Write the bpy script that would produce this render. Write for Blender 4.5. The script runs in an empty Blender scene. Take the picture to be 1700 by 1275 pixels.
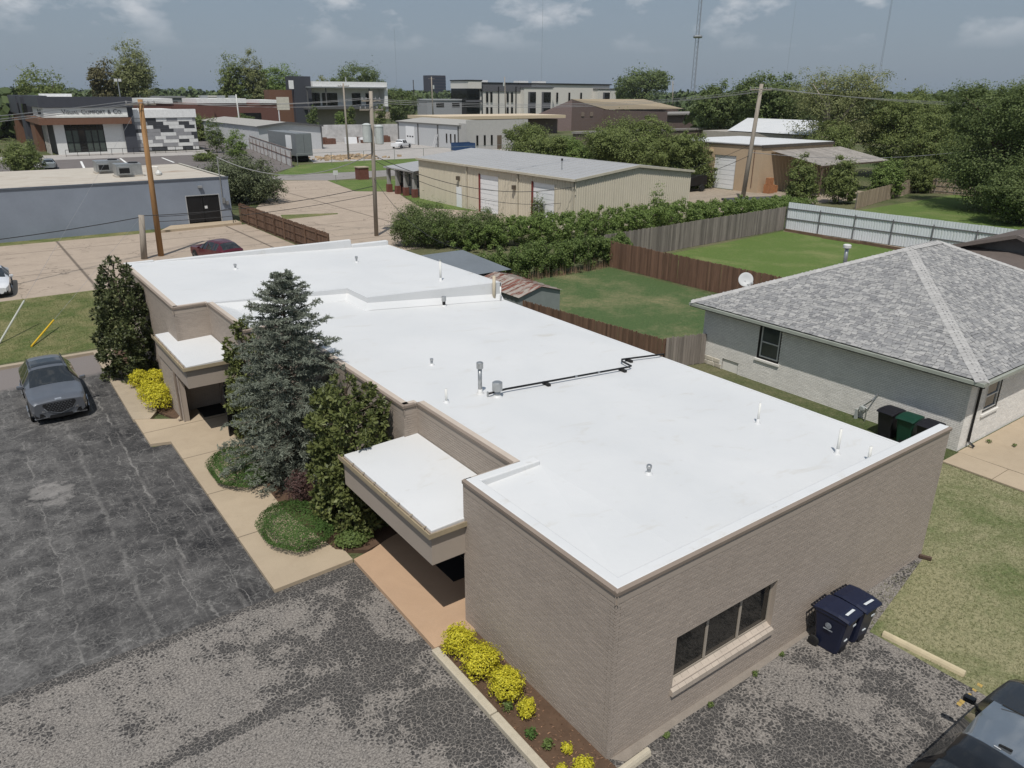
import bpy, bmesh, math, random
import numpy as np
from mathutils import Vector, Matrix
random.seed(7)
R = math.radians
scene = bpy.context.scene
col = scene.collection

# ------------------------------------------------------------------ camera
cam_d = bpy.data.cameras.new("camera")
cam = bpy.data.objects.new("camera", cam_d)
col.objects.link(cam)
CAM = Vector((-7.817, -7.597, 11.847))
YAW, PITCH, ROLL = 0.631, 0.369, 0.006
fw = Vector((math.sin(YAW) * math.cos(PITCH), math.cos(YAW) * math.cos(PITCH), -math.sin(PITCH)))
rt = Vector((math.cos(YAW), -math.sin(YAW), 0))
up = rt.cross(fw)
rt2 = rt * math.cos(ROLL) + up * math.sin(ROLL)
up2 = -rt * math.sin(ROLL) + up * math.cos(ROLL)
m = Matrix((rt2, up2, -fw)).transposed().to_4x4()
m.translation = CAM
cam.matrix_world = m
cam_d.sensor_width = 36
cam_d.lens = 36 * 1247.8 / 1700
cam_d.clip_start = 0.1
cam_d.clip_end = 20000
scene.camera = cam

# ------------------------------------------------------------------ sun and sky
SUN_DIR = Vector((0.36, 0.40, -1.0)).normalized()      # the way the light travels
sun_d = bpy.data.lights.new("sun", 'SUN')
sun_d.energy = 3.5
sun_d.angle = R(0.53)
sun_d.color = (1.0, 0.955, 0.89)
sun = bpy.data.objects.new("sun", sun_d)
col.objects.link(sun)
sun.rotation_euler = SUN_DIR.to_track_quat('-Z', 'Y').to_euler()
sun.location = (-30, -35, 90)

world = bpy.data.worlds.new("World")
scene.world = world
world.use_nodes = True
wn, wl = world.node_tree.nodes, world.node_tree.links
wn.clear()
w_out = wn.new("ShaderNodeOutputWorld")
w_bg = wn.new("ShaderNodeBackground")
sky = wn.new("ShaderNodeTexSky")
sky.sky_type = 'NISHITA'
sky.sun_disc = False
sky.sun_elevation = math.asin(-SUN_DIR.z)
sky.sun_rotation = math.atan2(-SUN_DIR.x, -SUN_DIR.y)
sky.altitude = 300
sky.air_density = 1.3
sky.dust_density = 2.0
sky.ozone_density = 2.5
tc = wn.new("ShaderNodeTexCoord")
# a thin grey-blue veil over the clear sky, the same all round
veil = wn.new("ShaderNodeMix"); veil.data_type = 'RGBA'
veil.inputs[0].default_value = 0.80
veil.inputs[7].default_value = (2.25, 2.88, 3.75, 1)
wl.new(sky.outputs[0], veil.inputs[6])
# scattered fair-weather clouds
mp = wn.new("ShaderNodeMapping"); mp.inputs['Scale'].default_value = (1, 1, 2.0)
mp.inputs['Location'].default_value = (0.37, 0.11, 0.05)
wl.new(tc.outputs['Generated'], mp.inputs[0])
n1 = wn.new("ShaderNodeTexNoise"); n1.inputs['Scale'].default_value = 11.0
n1.inputs['Detail'].default_value = 8; n1.inputs['Roughness'].default_value = 0.56
wl.new(mp.outputs[0], n1.inputs['Vector'])
cr = wn.new("ShaderNodeValToRGB")
cr.color_ramp.elements[0].position = 0.515; cr.color_ramp.elements[0].color = (0, 0, 0, 1)
cr.color_ramp.elements[1].position = 0.635; cr.color_ramp.elements[1].color = (1, 1, 1, 1)
wl.new(n1.outputs[0], cr.inputs[0])
sx = wn.new("ShaderNodeSeparateXYZ"); wl.new(tc.outputs['Generated'], sx.inputs[0])
mr = wn.new("ShaderNodeMapRange")
mr.inputs[1].default_value = 0.045; mr.inputs[2].default_value = 0.085
mr.inputs[3].default_value = 0.0; mr.inputs[4].default_value = 0.9
wl.new(sx.outputs[2], mr.inputs[0])
mm = wn.new("ShaderNodeMath"); mm.operation = 'MULTIPLY'
wl.new(cr.outputs[0], mm.inputs[0]); wl.new(mr.outputs[0], mm.inputs[1])
n2 = wn.new("ShaderNodeTexNoise"); n2.inputs['Scale'].default_value = 30.0
wl.new(mp.outputs[0], n2.inputs['Vector'])
cc = wn.new("ShaderNodeMix"); cc.data_type = 'RGBA'
cc.inputs[6].default_value = (3.4, 4.0, 4.7, 1); cc.inputs[7].default_value = (7.6, 7.7, 7.9, 1)
wl.new(n2.outputs[0], cc.inputs[0])
cm = wn.new("ShaderNodeMix"); cm.data_type = 'RGBA'
wl.new(mm.outputs[0], cm.inputs[0]); wl.new(veil.outputs[2], cm.inputs[6]); wl.new(cc.outputs[2], cm.inputs[7])
wl.new(cm.outputs[2], w_bg.inputs[0])
w_bg.inputs[1].default_value = 0.09
wl.new(w_bg.outputs[0], w_out.inputs[0])

vs = scene.view_settings
vs.view_transform = 'Standard'; vs.look = 'None'; vs.gamma = 1; vs.use_curve_mapping = False
vs.exposure = 0.12
scene.cycles.use_denoising = True
scene.cycles.max_bounces = 6
scene.cycles.diffuse_bounces = 3
scene.cycles.transparent_max_bounces = 6

# ------------------------------------------------------------------ materials
MATS = {}
def nodes_of(mat):
    return mat.node_tree.nodes, mat.node_tree.links
def base_mat(name, rough=0.8, metal=0.0, spec=0.3):
    mt = bpy.data.materials.new(name); mt.use_nodes = True
    b = mt.node_tree.nodes["Principled BSDF"]
    b.inputs['Roughness'].default_value = rough
    b.inputs['Metallic'].default_value = metal
    b.inputs['Specular IOR Level'].default_value = spec
    return mt, b
def c4(c): return (c[0], c[1], c[2], 1)
def noise(n, l, vec, scale, detail=4, rough=0.55, dist=0.0):
    t = n.new("ShaderNodeTexNoise")
    t.inputs['Scale'].default_value = scale; t.inputs['Detail'].default_value = detail
    t.inputs['Roughness'].default_value = rough; t.inputs['Distortion'].default_value = dist
    l.new(vec, t.inputs['Vector']); return t.outputs[0]
def ramp(n, l, fac, stops):
    r = n.new("ShaderNodeValToRGB"); e = r.color_ramp.elements
    while len(e) < len(stops): e.new(0.5)
    for i, (p, c) in enumerate(stops):
        e[i].position = p
        e[i].color = c4(c) if not isinstance(c, (int, float)) else (c, c, c, 1)
    l.new(fac, r.inputs[0]); return r.outputs[0]
def mix(n, l, fac, a, b, blend='MIX'):
    x = n.new("ShaderNodeMix"); x.data_type = 'RGBA'; x.blend_type = blend
    for sock, v in ((0, fac), (6, a), (7, b)):
        if isinstance(v, (int, float)): x.inputs[sock].default_value = v
        elif isinstance(v, tuple): x.inputs[sock].default_value = c4(v)
        else: l.new(v, x.inputs[sock])
    return x.outputs[2]
def mth(n, l, op, a, b=None, clamp=False):
    x = n.new("ShaderNodeMath"); x.operation = op; x.use_clamp = clamp
    for i, v in enumerate((a, b)):
        if v is None: continue
        if isinstance(v, (int, float)): x.inputs[i].default_value = v
        else: l.new(v, x.inputs[i])
    return x.outputs[0]
def pos(n, l, scale=None, rot=None):
    g = n.new("ShaderNodeNewGeometry")
    if scale is None and rot is None: return g.outputs['Position']
    mpn = n.new("ShaderNodeMapping")
    if scale: mpn.inputs['Scale'].default_value = scale
    if rot: mpn.inputs['Rotation'].default_value = rot
    l.new(g.outputs['Position'], mpn.inputs[0]); return mpn.outputs[0]
def bump(n, l, bs, h, strength=0.3, dist=0.02):
    bn = n.new("ShaderNodeBump"); bn.inputs['Strength'].default_value = strength
    bn.inputs['Distance'].default_value = dist
    l.new(h, bn.inputs['Height']); l.new(bn.outputs[0], bs.inputs['Normal'])

def plain(name, c, rough=0.7, metal=0.0, var=0.12, scale=2.0, fine=0.06, spec=0.3, bmp=0.0, island=0.0, stretch=None):
    """a colour with large and fine mottling, optional variation from piece to piece"""
    if name in MATS: return MATS[name]
    mt, b = base_mat(name, rough, metal, spec); n, l = nodes_of(mt)
    p = pos(n, l, stretch)
    big = noise(n, l, p, scale, 5, 0.6)
    fin = noise(n, l, p, scale * 14, 3, 0.6)
    k = lambda f: tuple(max(0.0, min(1.0, x * f)) for x in c)
    a = mix(n, l, ramp(n, l, big, [(0.3, 0.0), (0.7, 1.0)]), k(1 - var), k(1 + var))
    a = mix(n, l, fine * 3, a, mix(n, l, fin, k(0.6), k(1.4)))
    if island:
        g = n.new("ShaderNodeNewGeometry"); oi = n.new("ShaderNodeObjectInfo")
        s = mth(n, l, 'FRACT', mth(n, l, 'ADD', g.outputs['Random Per Island'], oi.outputs['Random']))
        v = mth(n, l, 'ADD', mth(n, l, 'MULTIPLY', s, 2 * island), 1 - island)
        a = mix(n, l, 1.0, a, v, 'MULTIPLY')
    l.new(a, b.inputs['Base Color'])
    if bmp: bump(n, l, b, fin, bmp, 0.01)
    MATS[name] = mt; return mt

def foliage(name, dark, light, trans=0.25, rough=0.55, spec=0.25):
    if name in MATS: return MATS[name]
    mt, b = base_mat(name, rough, 0, spec); n, l = nodes_of(mt)
    g = n.new("ShaderNodeNewGeometry")
    r = g.outputs['Random Per Island']
    big = noise(n, l, g.outputs['Position'], 0.9, 3)
    f = mth(n, l, 'ADD', mth(n, l, 'MULTIPLY', r, 0.65), mth(n, l, 'MULTIPLY', big, 0.45), True)
    c = mix(n, l, f, dark, light)
    l.new(c, b.inputs['Base Color'])
    tr = n.new("ShaderNodeBsdfTranslucent"); l.new(c, tr.inputs[0])
    ms = n.new("ShaderNodeMixShader"); ms.inputs[0].default_value = trans
    l.new(b.outputs[0], ms.inputs[1]); l.new(tr.outputs[0], ms.inputs[2])
    l.new(ms.outputs[0], n["Material Output"].inputs[0])
    MATS[name] = mt; return mt

def asphalt_sealed():
    mt, b = base_mat("sealed_asphalt", 0.85, 0, 0.25); n, l = nodes_of(mt)
    p = pos(n, l)
    big = noise(n, l, p, 0.33, 6, 0.62, 0.6)
    med = noise(n, l, p, 1.2, 7, 0.68, 0.3)
    fin = noise(n, l, p, 14, 6, 0.8)
    strk = noise(n, l, pos(n, l, (2.6, 0.22, 1)), 1.3, 6, 0.72, 0.2)
    bm_ = mth(n, l, 'ADD', mth(n, l, 'MULTIPLY', big, 0.6), mth(n, l, 'MULTIPLY', med, 0.4))
    base = mix(n, l, ramp(n, l, bm_, [(0.38, 0.0), (0.64, 1.0)]), (0.013, 0.013, 0.015), (0.090, 0.087, 0.085))
    base = mix(n, l, ramp(n, l, med, [(0.50, 0.0), (0.74, 0.55)]), base, (0.15, 0.144, 0.139))
    base = mix(n, l, ramp(n, l, strk, [(0.54, 0.0), (0.74, 0.6)]), base, (0.21, 0.20, 0.19))
    base = mix(n, l, ramp(n, l, fin, [(0.46, 0.0), (0.72, 0.30)]), base, (0.20, 0.193, 0.185))
    base = mix(n, l, ramp(n, l, noise(n, l, p, 34, 3, 0.8), [(0.48, 0.0), (0.68, 0.5)]), base, (0.018, 0.018, 0.019))
    spx = n.new("ShaderNodeSeparateXYZ"); l.new(p, spx.inputs[0])
    dst = n.new("ShaderNodeMapRange"); dst.inputs[1].default_value = -5.0; dst.inputs[2].default_value = -10.5
    l.new(mth(n, l, 'ADD', spx.outputs[0], mth(n, l, 'MULTIPLY', mth(n, l, 'SUBTRACT', big, 0.5), 7.0)), dst.inputs[0])
    dusty = mix(n, l, ramp(n, l, mth(n, l, 'ADD', mth(n, l, 'MULTIPLY', fin, 0.5), mth(n, l, 'MULTIPLY', med, 0.5)), [(0.40, 0.0), (0.60, 1.0)]), (0.045, 0.044, 0.043), (0.20, 0.193, 0.185))
    base = mix(n, l, mth(n, l, 'MULTIPLY', dst.outputs[0], 0.65), base, dusty)
    for xc, wd, am in ((-3.95, 0.012, 0.5), (-4.75, 0.03, 0.55), (-5.05, 0.015, 0.5), (-6.1, 0.05, 0.3), (-7.6, 0.02, 0.4)):
        dl = mth(n, l, 'ABSOLUTE', mth(n, l, 'ADD', mth(n, l, 'SUBTRACT', spx.outputs[0], xc), mth(n, l, 'MULTIPLY', mth(n, l, 'SUBTRACT', med, 0.5), 0.5)))
        ml = ramp(n, l, noise(n, l, p, 0.7 + wd * 9, 4), [(0.42, 0.0), (0.55, am)])
        base = mix(n, l, mix(n, l, 1.0, ramp(n, l, dl, [(wd * 0.3, 1.0), (wd * 1.6, 0.0)]), ml, 'MULTIPLY'), base, (0.27, 0.26, 0.245))
    # thin pale cracks
    wob = n.new("ShaderNodeMix"); wob.data_type = 'VECTOR'
    nz = n.new("ShaderNodeTexNoise"); nz.inputs['Scale'].default_value = 1.6; nz.inputs['Detail'].default_value = 6
    l.new(p, nz.inputs['Vector'])
    va = n.new("ShaderNodeVectorMath"); va.operation = 'SCALE'; va.inputs['Scale'].default_value = 1.1
    l.new(nz.outputs['Color'], va.inputs[0])
    vb = n.new("ShaderNodeVectorMath"); vb.operation = 'ADD'; l.new(p, vb.inputs[0]); l.new(va.outputs[0], vb.inputs[1])
    for sc, w, amt in ((0.45, 0.004, 0.35), (1.9, 0.009, 0.45), (5.0, 0.022, 0.35)):
        v = n.new("ShaderNodeTexVoronoi"); v.feature = 'DISTANCE_TO_EDGE'; v.inputs['Scale'].default_value = sc
        l.new(vb.outputs[0], v.inputs['Vector'])
        f = ramp(n, l, v.outputs['Distance'], [(0.0, 1.0), (w * 1.0, 0.7), (w * 3.2, 0.0)])
        msk = ramp(n, l, noise(n, l, p, 0.6 + sc * 0.3, 4), [(0.42, 0.0), (0.58, amt)])
        base = mix(n, l, mix(n, l, 1.0, f, msk, 'MULTIPLY'), base, (0.29, 0.28, 0.265))
    # dusty band at the far end of the lot, pale patch where a repair was tipped out
    sp = n.new("ShaderNodeSeparateXYZ"); l.new(p, sp.inputs[0])
    yy = mth(n, l, 'ADD', sp.outputs[1], mth(n, l, 'MULTIPLY', mth(n, l, 'SUBTRACT', med, 0.5), 1.6))
    fb = n.new("ShaderNodeMapRange"); fb.inputs[1].default_value = 28.6; fb.inputs[2].default_value = 29.2
    l.new(yy, fb.inputs[0])
    base = mix(n, l, fb.outputs[0], base, mix(n, l, fin, (0.14, 0.125, 0.118), (0.23, 0.205, 0.195)))
    dx = mth(n, l, 'MULTIPLY', mth(n, l, 'ADD', sp.outputs[0], 7.2), 0.9)
    dy = mth(n, l, 'MULTIPLY', mth(n, l, 'SUBTRACT', sp.outputs[1], 17.8), 0.55)
    rr = mth(n, l, 'ADD', mth(n, l, 'POWER', mth(n, l, 'ABSOLUTE', dx), 2.0), mth(n, l, 'POWER', mth(n, l, 'ABSOLUTE', dy), 2.0))
    rr = mth(n, l, 'ADD', rr, mth(n, l, 'MULTIPLY', mth(n, l, 'SUBTRACT', noise(n, l, p, 2.6, 5, 0.7, 0.5), 0.5), 2.2))
    base = mix(n, l, ramp(n, l, rr, [(0.02, 0.5), (0.34, 0.0)]), base, (0.28, 0.265, 0.25))
    l.new(base, b.inputs['Base Color'])
    bump(n, l, b, fin, 0.5, 0.01)
    return mt

def asphalt_cracked():
    mt, b = base_mat("cracked_asphalt", 0.9, 0, 0.2); n, l = nodes_of(mt)
    p = pos(n, l)
    nz = n.new("ShaderNodeTexNoise"); nz.inputs['Scale'].default_value = 3.0; nz.inputs['Detail'].default_value = 5
    l.new(p, nz.inputs['Vector'])
    va = n.new("ShaderNodeVectorMath"); va.operation = 'SCALE'; va.inputs['Scale'].default_value = 0.28
    l.new(nz.outputs['Color'], va.inputs[0])
    vb = n.new("ShaderNodeVectorMath"); vb.operation = 'ADD'; l.new(p, vb.inputs[0]); l.new(va.outputs[0], vb.inputs[1])
    fin = noise(n, l, p, 22, 5, 0.82)
    big = noise(n, l, p, 0.32, 6, 0.62, 0.8)
    med = noise(n, l, p, 1.7, 5, 0.7, 0.4)
    worn = mix(n, l, ramp(n, l, fin, [(0.40, 0.0), (0.62, 1.0)]), (0.062, 0.057, 0.054), (0.31, 0.287, 0.262))
    worn = mix(n, l, ramp(n, l, med, [(0.35, 0.0), (0.65, 0.6)]), worn, mix(n, l, ramp(n, l, fin, [(0.36, 0.0), (0.62, 1.0)]), (0.105, 0.096, 0.088), (0.33, 0.30, 0.268)))
    seal = mix(n, l, ramp(n, l, fin, [(0.42, 0.0), (0.70, 1.0)]), (0.018, 0.018, 0.019), (0.085, 0.082, 0.079))
    v = n.new("ShaderNodeTexVoronoi"); v.feature = 'DISTANCE_TO_EDGE'; v.inputs['Scale'].default_value = 10.5
    l.new(vb.outputs[0], v.inputs['Vector'])
    # islands of sealer between the worn cracks: width follows the wear
    sp = n.new("ShaderNodeSeparateXYZ"); l.new(p, sp.inputs[0])
    wear = mth(n, l, 'ADD', mth(n, l, 'MULTIPLY', big, 0.75), mth(n, l, 'MULTIPLY', med, 0.42))
    # the strip along the building keeps the most sealer
    nx = n.new("ShaderNodeMapRange"); nx.inputs[1].default_value = -4.8; nx.inputs[2].default_value = -2.4
    nx.inputs[3].default_value = 0.0; nx.inputs[4].default_value = 0.09
    l.new(sp.outputs[0], nx.inputs[0])
    wear = mth(n, l, 'SUBTRACT', wear, nx.outputs[0])
    # sealed seam lines along the joints of the paving
    for yc, w in ((4.9, 0.10), (8.58, 0.16)):
        d = mth(n, l, 'ABSOLUTE', mth(n, l, 'ADD', mth(n, l, 'SUBTRACT', sp.outputs[1], yc), mth(n, l, 'MULTIPLY', mth(n, l, 'SUBTRACT', med, 0.5), 0.25)))
        f = ramp(n, l, d, [(w * 0.4, 0.22), (w * 2.5, 0.0)])
        wear = mth(n, l, 'SUBTRACT', wear, f)
    thr = n.new("ShaderNodeMapRange"); thr.inputs[1].default_value = 0.48; thr.inputs[2].default_value = 0.635
    thr.inputs[3].default_value = 0.02; thr.inputs[4].default_value = 0.44
    l.new(wear, thr.inputs[0])
    d2 = mth(n, l, 'ADD', v.outputs['Distance'], mth(n, l, 'MULTIPLY', mth(n, l, 'SUBTRACT', fin, 0.5), 0.17))
    isl = mth(n, l, 'MULTIPLY', mth(n, l, 'SUBTRACT', d2, thr.outputs[0]), 15.0, True)
    base = mix(n, l, mth(n, l, 'MULTIPLY', isl, 0.85), worn, seal)
    # a few long pale joints
    v2 = n.new("ShaderNodeTexVoronoi"); v2.feature = 'DISTANCE_TO_EDGE'; v2.inputs['Scale'].default_value = 0.5
    l.new(vb.outputs[0], v2.inputs['Vector'])
    base = mix(n, l, ramp(n, l, v2.outputs['Distance'], [(0.0, 0.22), (0.015, 0.0)]), base, (0.27, 0.25, 0.225))
    l.new(base, b.inputs['Base Color'])
    bump(n, l, b, mth(n, l, 'ADD', fin, isl), 0.4, 0.01)
    return mt

def lawn_mat(name, green, dry, dryness=0.5, scale=0.5):
    mt, b = base_mat(name, 0.9, 0, 0.1); n, l = nodes_of(mt)
    p = pos(n, l)
    big = noise(n, l, p, scale, 6, 0.65, 0.4); fin = noise(n, l, p, 9, 6, 0.85); med = noise(n, l, p, 2.6, 6, 0.75)
    f = mth(n, l, 'ADD', mth(n, l, 'MULTIPLY', big, 0.75), mth(n, l, 'MULTIPLY', med, 0.35))
    base = mix(n, l, ramp(n, l, f, [(0.62 - dryness * 0.3, 0.0), (0.82 - dryness * 0.3, 1.0)]), green, dry)
    base = mix(n, l, ramp(n, l, fin, [(0.46, 0.0), (0.66, 0.85)]), base, tuple(x * 0.40 for x in green))
    base = mix(n, l, ramp(n, l, noise(n, l, p, 13, 5, 0.85), [(0.52, 0.0), (0.70, 0.6)]), base, tuple(x * 1.5 for x in dry))
    l.new(base, b.inputs['Base Color'])
    bump(n, l, b, fin, 0.8, 0.03)
    return mt

def concrete_mat(name, c, var=0.16, cracks=0.0, joint=None, stain=(0.5, 0.5, 0.5)):
    mt, b = base_mat(name, 0.88, 0, 0.2); n, l = nodes_of(mt)
    p = pos(n, l)
    big = noise(n, l, p, 0.45, 6, 0.65, 0.5); fin = noise(n, l, p, 30, 4, 0.75); med = noise(n, l, p, 2.3, 5, 0.7, 0.3)
    k = lambda f: tuple(x * f for x in c)
    base = mix(n, l, ramp(n, l, big, [(0.3, 0.0), (0.7, 1.0)]), k(1 - var), k(1 + var))
    base = mix(n, l, ramp(n, l, med, [(0.5, 0.0), (0.75, 0.5)]), base, tuple(x * y * 1.3 for x, y in zip(c, stain)))
    base = mix(n, l, 0.22, base, mix(n, l, fin, k(0.6), k(1.4)))
    if cracks:
        nz = n.new("ShaderNodeTexNoise"); nz.inputs['Scale'].default_value = 0.9; nz.inputs['Detail'].default_value = 5
        l.new(p, nz.inputs['Vector'])
        va = n.new("ShaderNodeVectorMath"); va.operation = 'SCALE'; va.inputs['Scale'].default_value = 2.4
        l.new(nz.outputs['Color'], va.inputs[0])
        vb = n.new("ShaderNodeVectorMath"); vb.operation = 'ADD'; l.new(p, vb.inputs[0]); l.new(va.outputs[0], vb.inputs[1])
        v = n.new("ShaderNodeTexVoronoi"); v.feature = 'DISTANCE_TO_EDGE'; v.inputs['Scale'].default_value = cracks
        l.new(vb.outputs[0], v.inputs['Vector'])
        f = ramp(n, l, v.outputs['Distance'], [(0.0, 0.7), (0.006, 0.35), (0.014, 0.0)])
        msk = ramp(n, l, noise(n, l, p, 0.25, 3), [(0.42, 0.0), (0.55, 1.0)])
        base = mix(n, l, mix(n, l, 1.0, f, msk, 'MULTIPLY'), base, k(0.22))
    if joint:
        sp = n.new("ShaderNodeSeparateXYZ"); l.new(p, sp.inputs[0])
        for ax, per, off in joint:
            fr = mth(n, l, 'PINGPONG', mth(n, l, 'ADD', sp.outputs[ax], off), per / 2)
            base = mix(n, l, ramp(n, l, mth(n, l, 'DIVIDE', fr, per), [(0.004, 0.85), (0.009, 0.0)]), base, k(0.3))
    l.new(base, b.inputs['Base Color'])
    bump(n, l, b, fin, 0.25, 0.01)
    return mt

def roof_coating():
    mt, b = base_mat("white_roof_coating", 0.5, 0, 0.35); n, l = nodes_of(mt)
    p = pos(n, l)
    big = noise(n, l, p, 0.30, 5, 0.6, 0.4); st = noise(n, l, pos(n, l, (1.0, 2.6, 1)), 0.7, 6, 0.7, 0.6)
    base = mix(n, l, ramp(n, l, big, [(0.3, 0.0), (0.7, 1.0)]), (0.575, 0.585, 0.59), (0.63, 0.635, 0.635))
    base = mix(n, l, ramp(n, l, st, [(0.58, 0.0), (0.74, 0.55)]), base, (0.485, 0.46, 0.405))
    base = mix(n, l, ramp(n, l, noise(n, l, p, 5, 3, 0.6), [(0.68, 0.0), (0.76, 0.35)]), base, (0.45, 0.43, 0.39))
    l.new(base, b.inputs['Base Color'])
    bump(n, l, b, noise(n, l, p, 1.4, 4, 0.6), 0.18, 0.05)
    return mt

M = {}
M['sealed'] = asphalt_sealed(); M['cracked'] = asphalt_cracked(); M['roofwhite'] = roof_coating()
M['lawn_left'] = lawn_mat("lawn_green_left", (0.092, 0.125, 0.040), (0.23, 0.21, 0.105), 0.55)
M['lawn_right'] = lawn_mat("lawn_dry_right", (0.105, 0.140, 0.050), (0.28, 0.262, 0.155), 0.62, 0.30)
M['lawn_back'] = lawn_mat("lawn_back", (0.066, 0.112, 0.042), (0.22, 0.20, 0.11), 0.32, 0.22)
M['lawn_bright'] = lawn_mat("lawn_bright", (0.100, 0.155, 0.040), (0.19, 0.21, 0.085), 0.3, 0.25)
M['ground'] = lawn_mat("town_ground", (0.06, 0.085, 0.03), (0.18, 0.165, 0.10), 0.5, 0.05)
M['walk'] = concrete_mat("pale_concrete", (0.40, 0.325, 0.235), 0.10, stain=(0.62, 0.6, 0.58), joint=((1, 3.0, 0.35),))
M['kerb'] = concrete_mat("kerb_concrete", (0.36, 0.30, 0.225), 0.18)
M['porch'] = concrete_mat("stained_porch", (0.43, 0.295, 0.195), 0.12, stain=(0.8, 0.82, 0.85))
M['lotconc'] = concrete_mat("tan_lot_concrete", (0.365, 0.300, 0.240), 0.11, cracks=0.22, joint=((0, 14.0, 1.5), (1, 9.0, 1.0)))
M['street'] = concrete_mat("street_grey", (0.24, 0.225, 0.215), 0.12, cracks=0.1)
M['vclot'] = concrete_mat("far_lot_asphalt", (0.15, 0.135, 0.13), 0.15)
M['gravel'] = concrete_mat("gravel_yard", (0.36, 0.34, 0.32), 0.15)
M['soil'] = plain("bed_soil", (0.10, 0.062, 0.04), 0.95, var=0.4, scale=5, fine=0.2, bmp=1.0)
M['dirt'] = plain("bare_dirt", (0.30, 0.25, 0.195), 0.95, var=0.25, scale=2, fine=0.15, bmp=0.5)
M['taupe'] = plain("taupe_brick_paint", (0.345, 0.294, 0.250), 0.72, var=0.06, scale=0.5, fine=0.03, island=0.055)
M['taupe_smooth'] = plain("taupe_stucco", (0.35, 0.298, 0.25), 0.75, var=0.05, scale=0.7, fine=0.03)
M['taupe_dark'] = plain("taupe_trim", (0.235, 0.190, 0.155), 0.55, var=0.08, scale=1.5)
M['gutter'] = plain("tan_gutter", (0.33, 0.27, 0.18), 0.6, var=0.2, scale=2.0, fine=0.1)
M['mortar'] = plain("painted_mortar", (0.46, 0.395, 0.335), 0.85, var=0.06)
M['glassdark'] = plain("dark_glass", (0.012, 0.012, 0.011), 0.06, var=0.2, spec=0.5)
M['glass'] = plain("window_glass", (0.05, 0.06, 0.065), 0.07, var=0.3, spec=0.5)
M['mullion'] = plain("bronze_mullion", (0.33, 0.29, 0.24), 0.45, var=0.05)
M['black'] = plain("black_paint", (0.012, 0.012, 0.013), 0.4, var=0.2)
M['rubber'] = plain("black_rubber", (0.02, 0.02, 0.02), 0.8, var=0.2)
M['matblack'] = plain("door_mat", (0.012, 0.012, 0.013), 0.95, var=0.2)
M['galv'] = plain("galvanised_steel", (0.42, 0.43, 0.43), 0.35, 0.75, var=0.15, scale=5)
M['pvc'] = plain("white_pvc", (0.66, 0.66, 0.63), 0.45, var=0.05)
M['tanpipe'] = plain("tan_pipe", (0.46, 0.40, 0.30), 0.6, var=0.15)
M['wood_brown'] = plain("brown_fence_wood", (0.135, 0.082, 0.055), 0.88, var=0.25, scale=1.6, fine=0.12, island=0.28, stretch=(4, 4, 0.6))
M['wood_red'] = plain("red_fence_wood", (0.155, 0.088, 0.060), 0.88, var=0.25, scale=1.6, fine=0.12, island=0.25, stretch=(4, 4, 0.6))
M['wood_grey'] = plain("grey_fence_wood", (0.20, 0.175, 0.155), 0.9, var=0.25, scale=1.6, fine=0.12, island=0.3, stretch=(4, 4, 0.6))
M['wood_tan'] = plain("tan_fence_wood", (0.34, 0.27, 0.20), 0.9, var=0.25, scale=1.6, fine=0.12, island=0.25, stretch=(4, 4, 0.6))
M['pole_new'] = plain("utility_pole_brown", (0.29, 0.165, 0.075), 0.85, var=0.3, scale=1.5, fine=0.12, stretch=(5, 5, 0.4))
M['pole_old'] = plain("utility_pole_grey", (0.29, 0.255, 0.215), 0.9, var=0.3, scale=1.5, fine=0.12, stretch=(5, 5, 0.4))
M['wire'] = plain("cable_black", (0.03, 0.03, 0.03), 0.6)
M['wire_pale'] = plain("cable_pale", (0.35, 0.35, 0.35), 0.4, 0.5)
M['xfmr'] = plain("transformer_grey", (0.47, 0.50, 0.49), 0.45, var=0.12)
M['housebrick'] = plain("white_painted_brick", (0.74, 0.715, 0.675), 0.75, var=0.07, scale=1.2, fine=0.04, island=0.06)
M['housemortar'] = plain("white_brick_mortar", (0.36, 0.34, 0.31), 0.85, var=0.1)
M['housestucco'] = plain("white_house_wall", (0.72, 0.70, 0.66), 0.8, var=0.05)
M['stone'] = plain("pale_stone", (0.48, 0.44, 0.37), 0.85, var=0.2, scale=3, island=0.2)
M['fascia_green'] = plain("grey_green_gutter", (0.31, 0.33, 0.29), 0.5, var=0.12)
M['trunk'] = plain("bark", (0.10, 0.075, 0.055), 0.95, var=0.3, scale=4, fine=0.2, bmp=0.6)
M['trunk_pale'] = plain("pale_bark", (0.36, 0.32, 0.27), 0.9, var=0.3, scale=4, fine=0.15)

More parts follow.
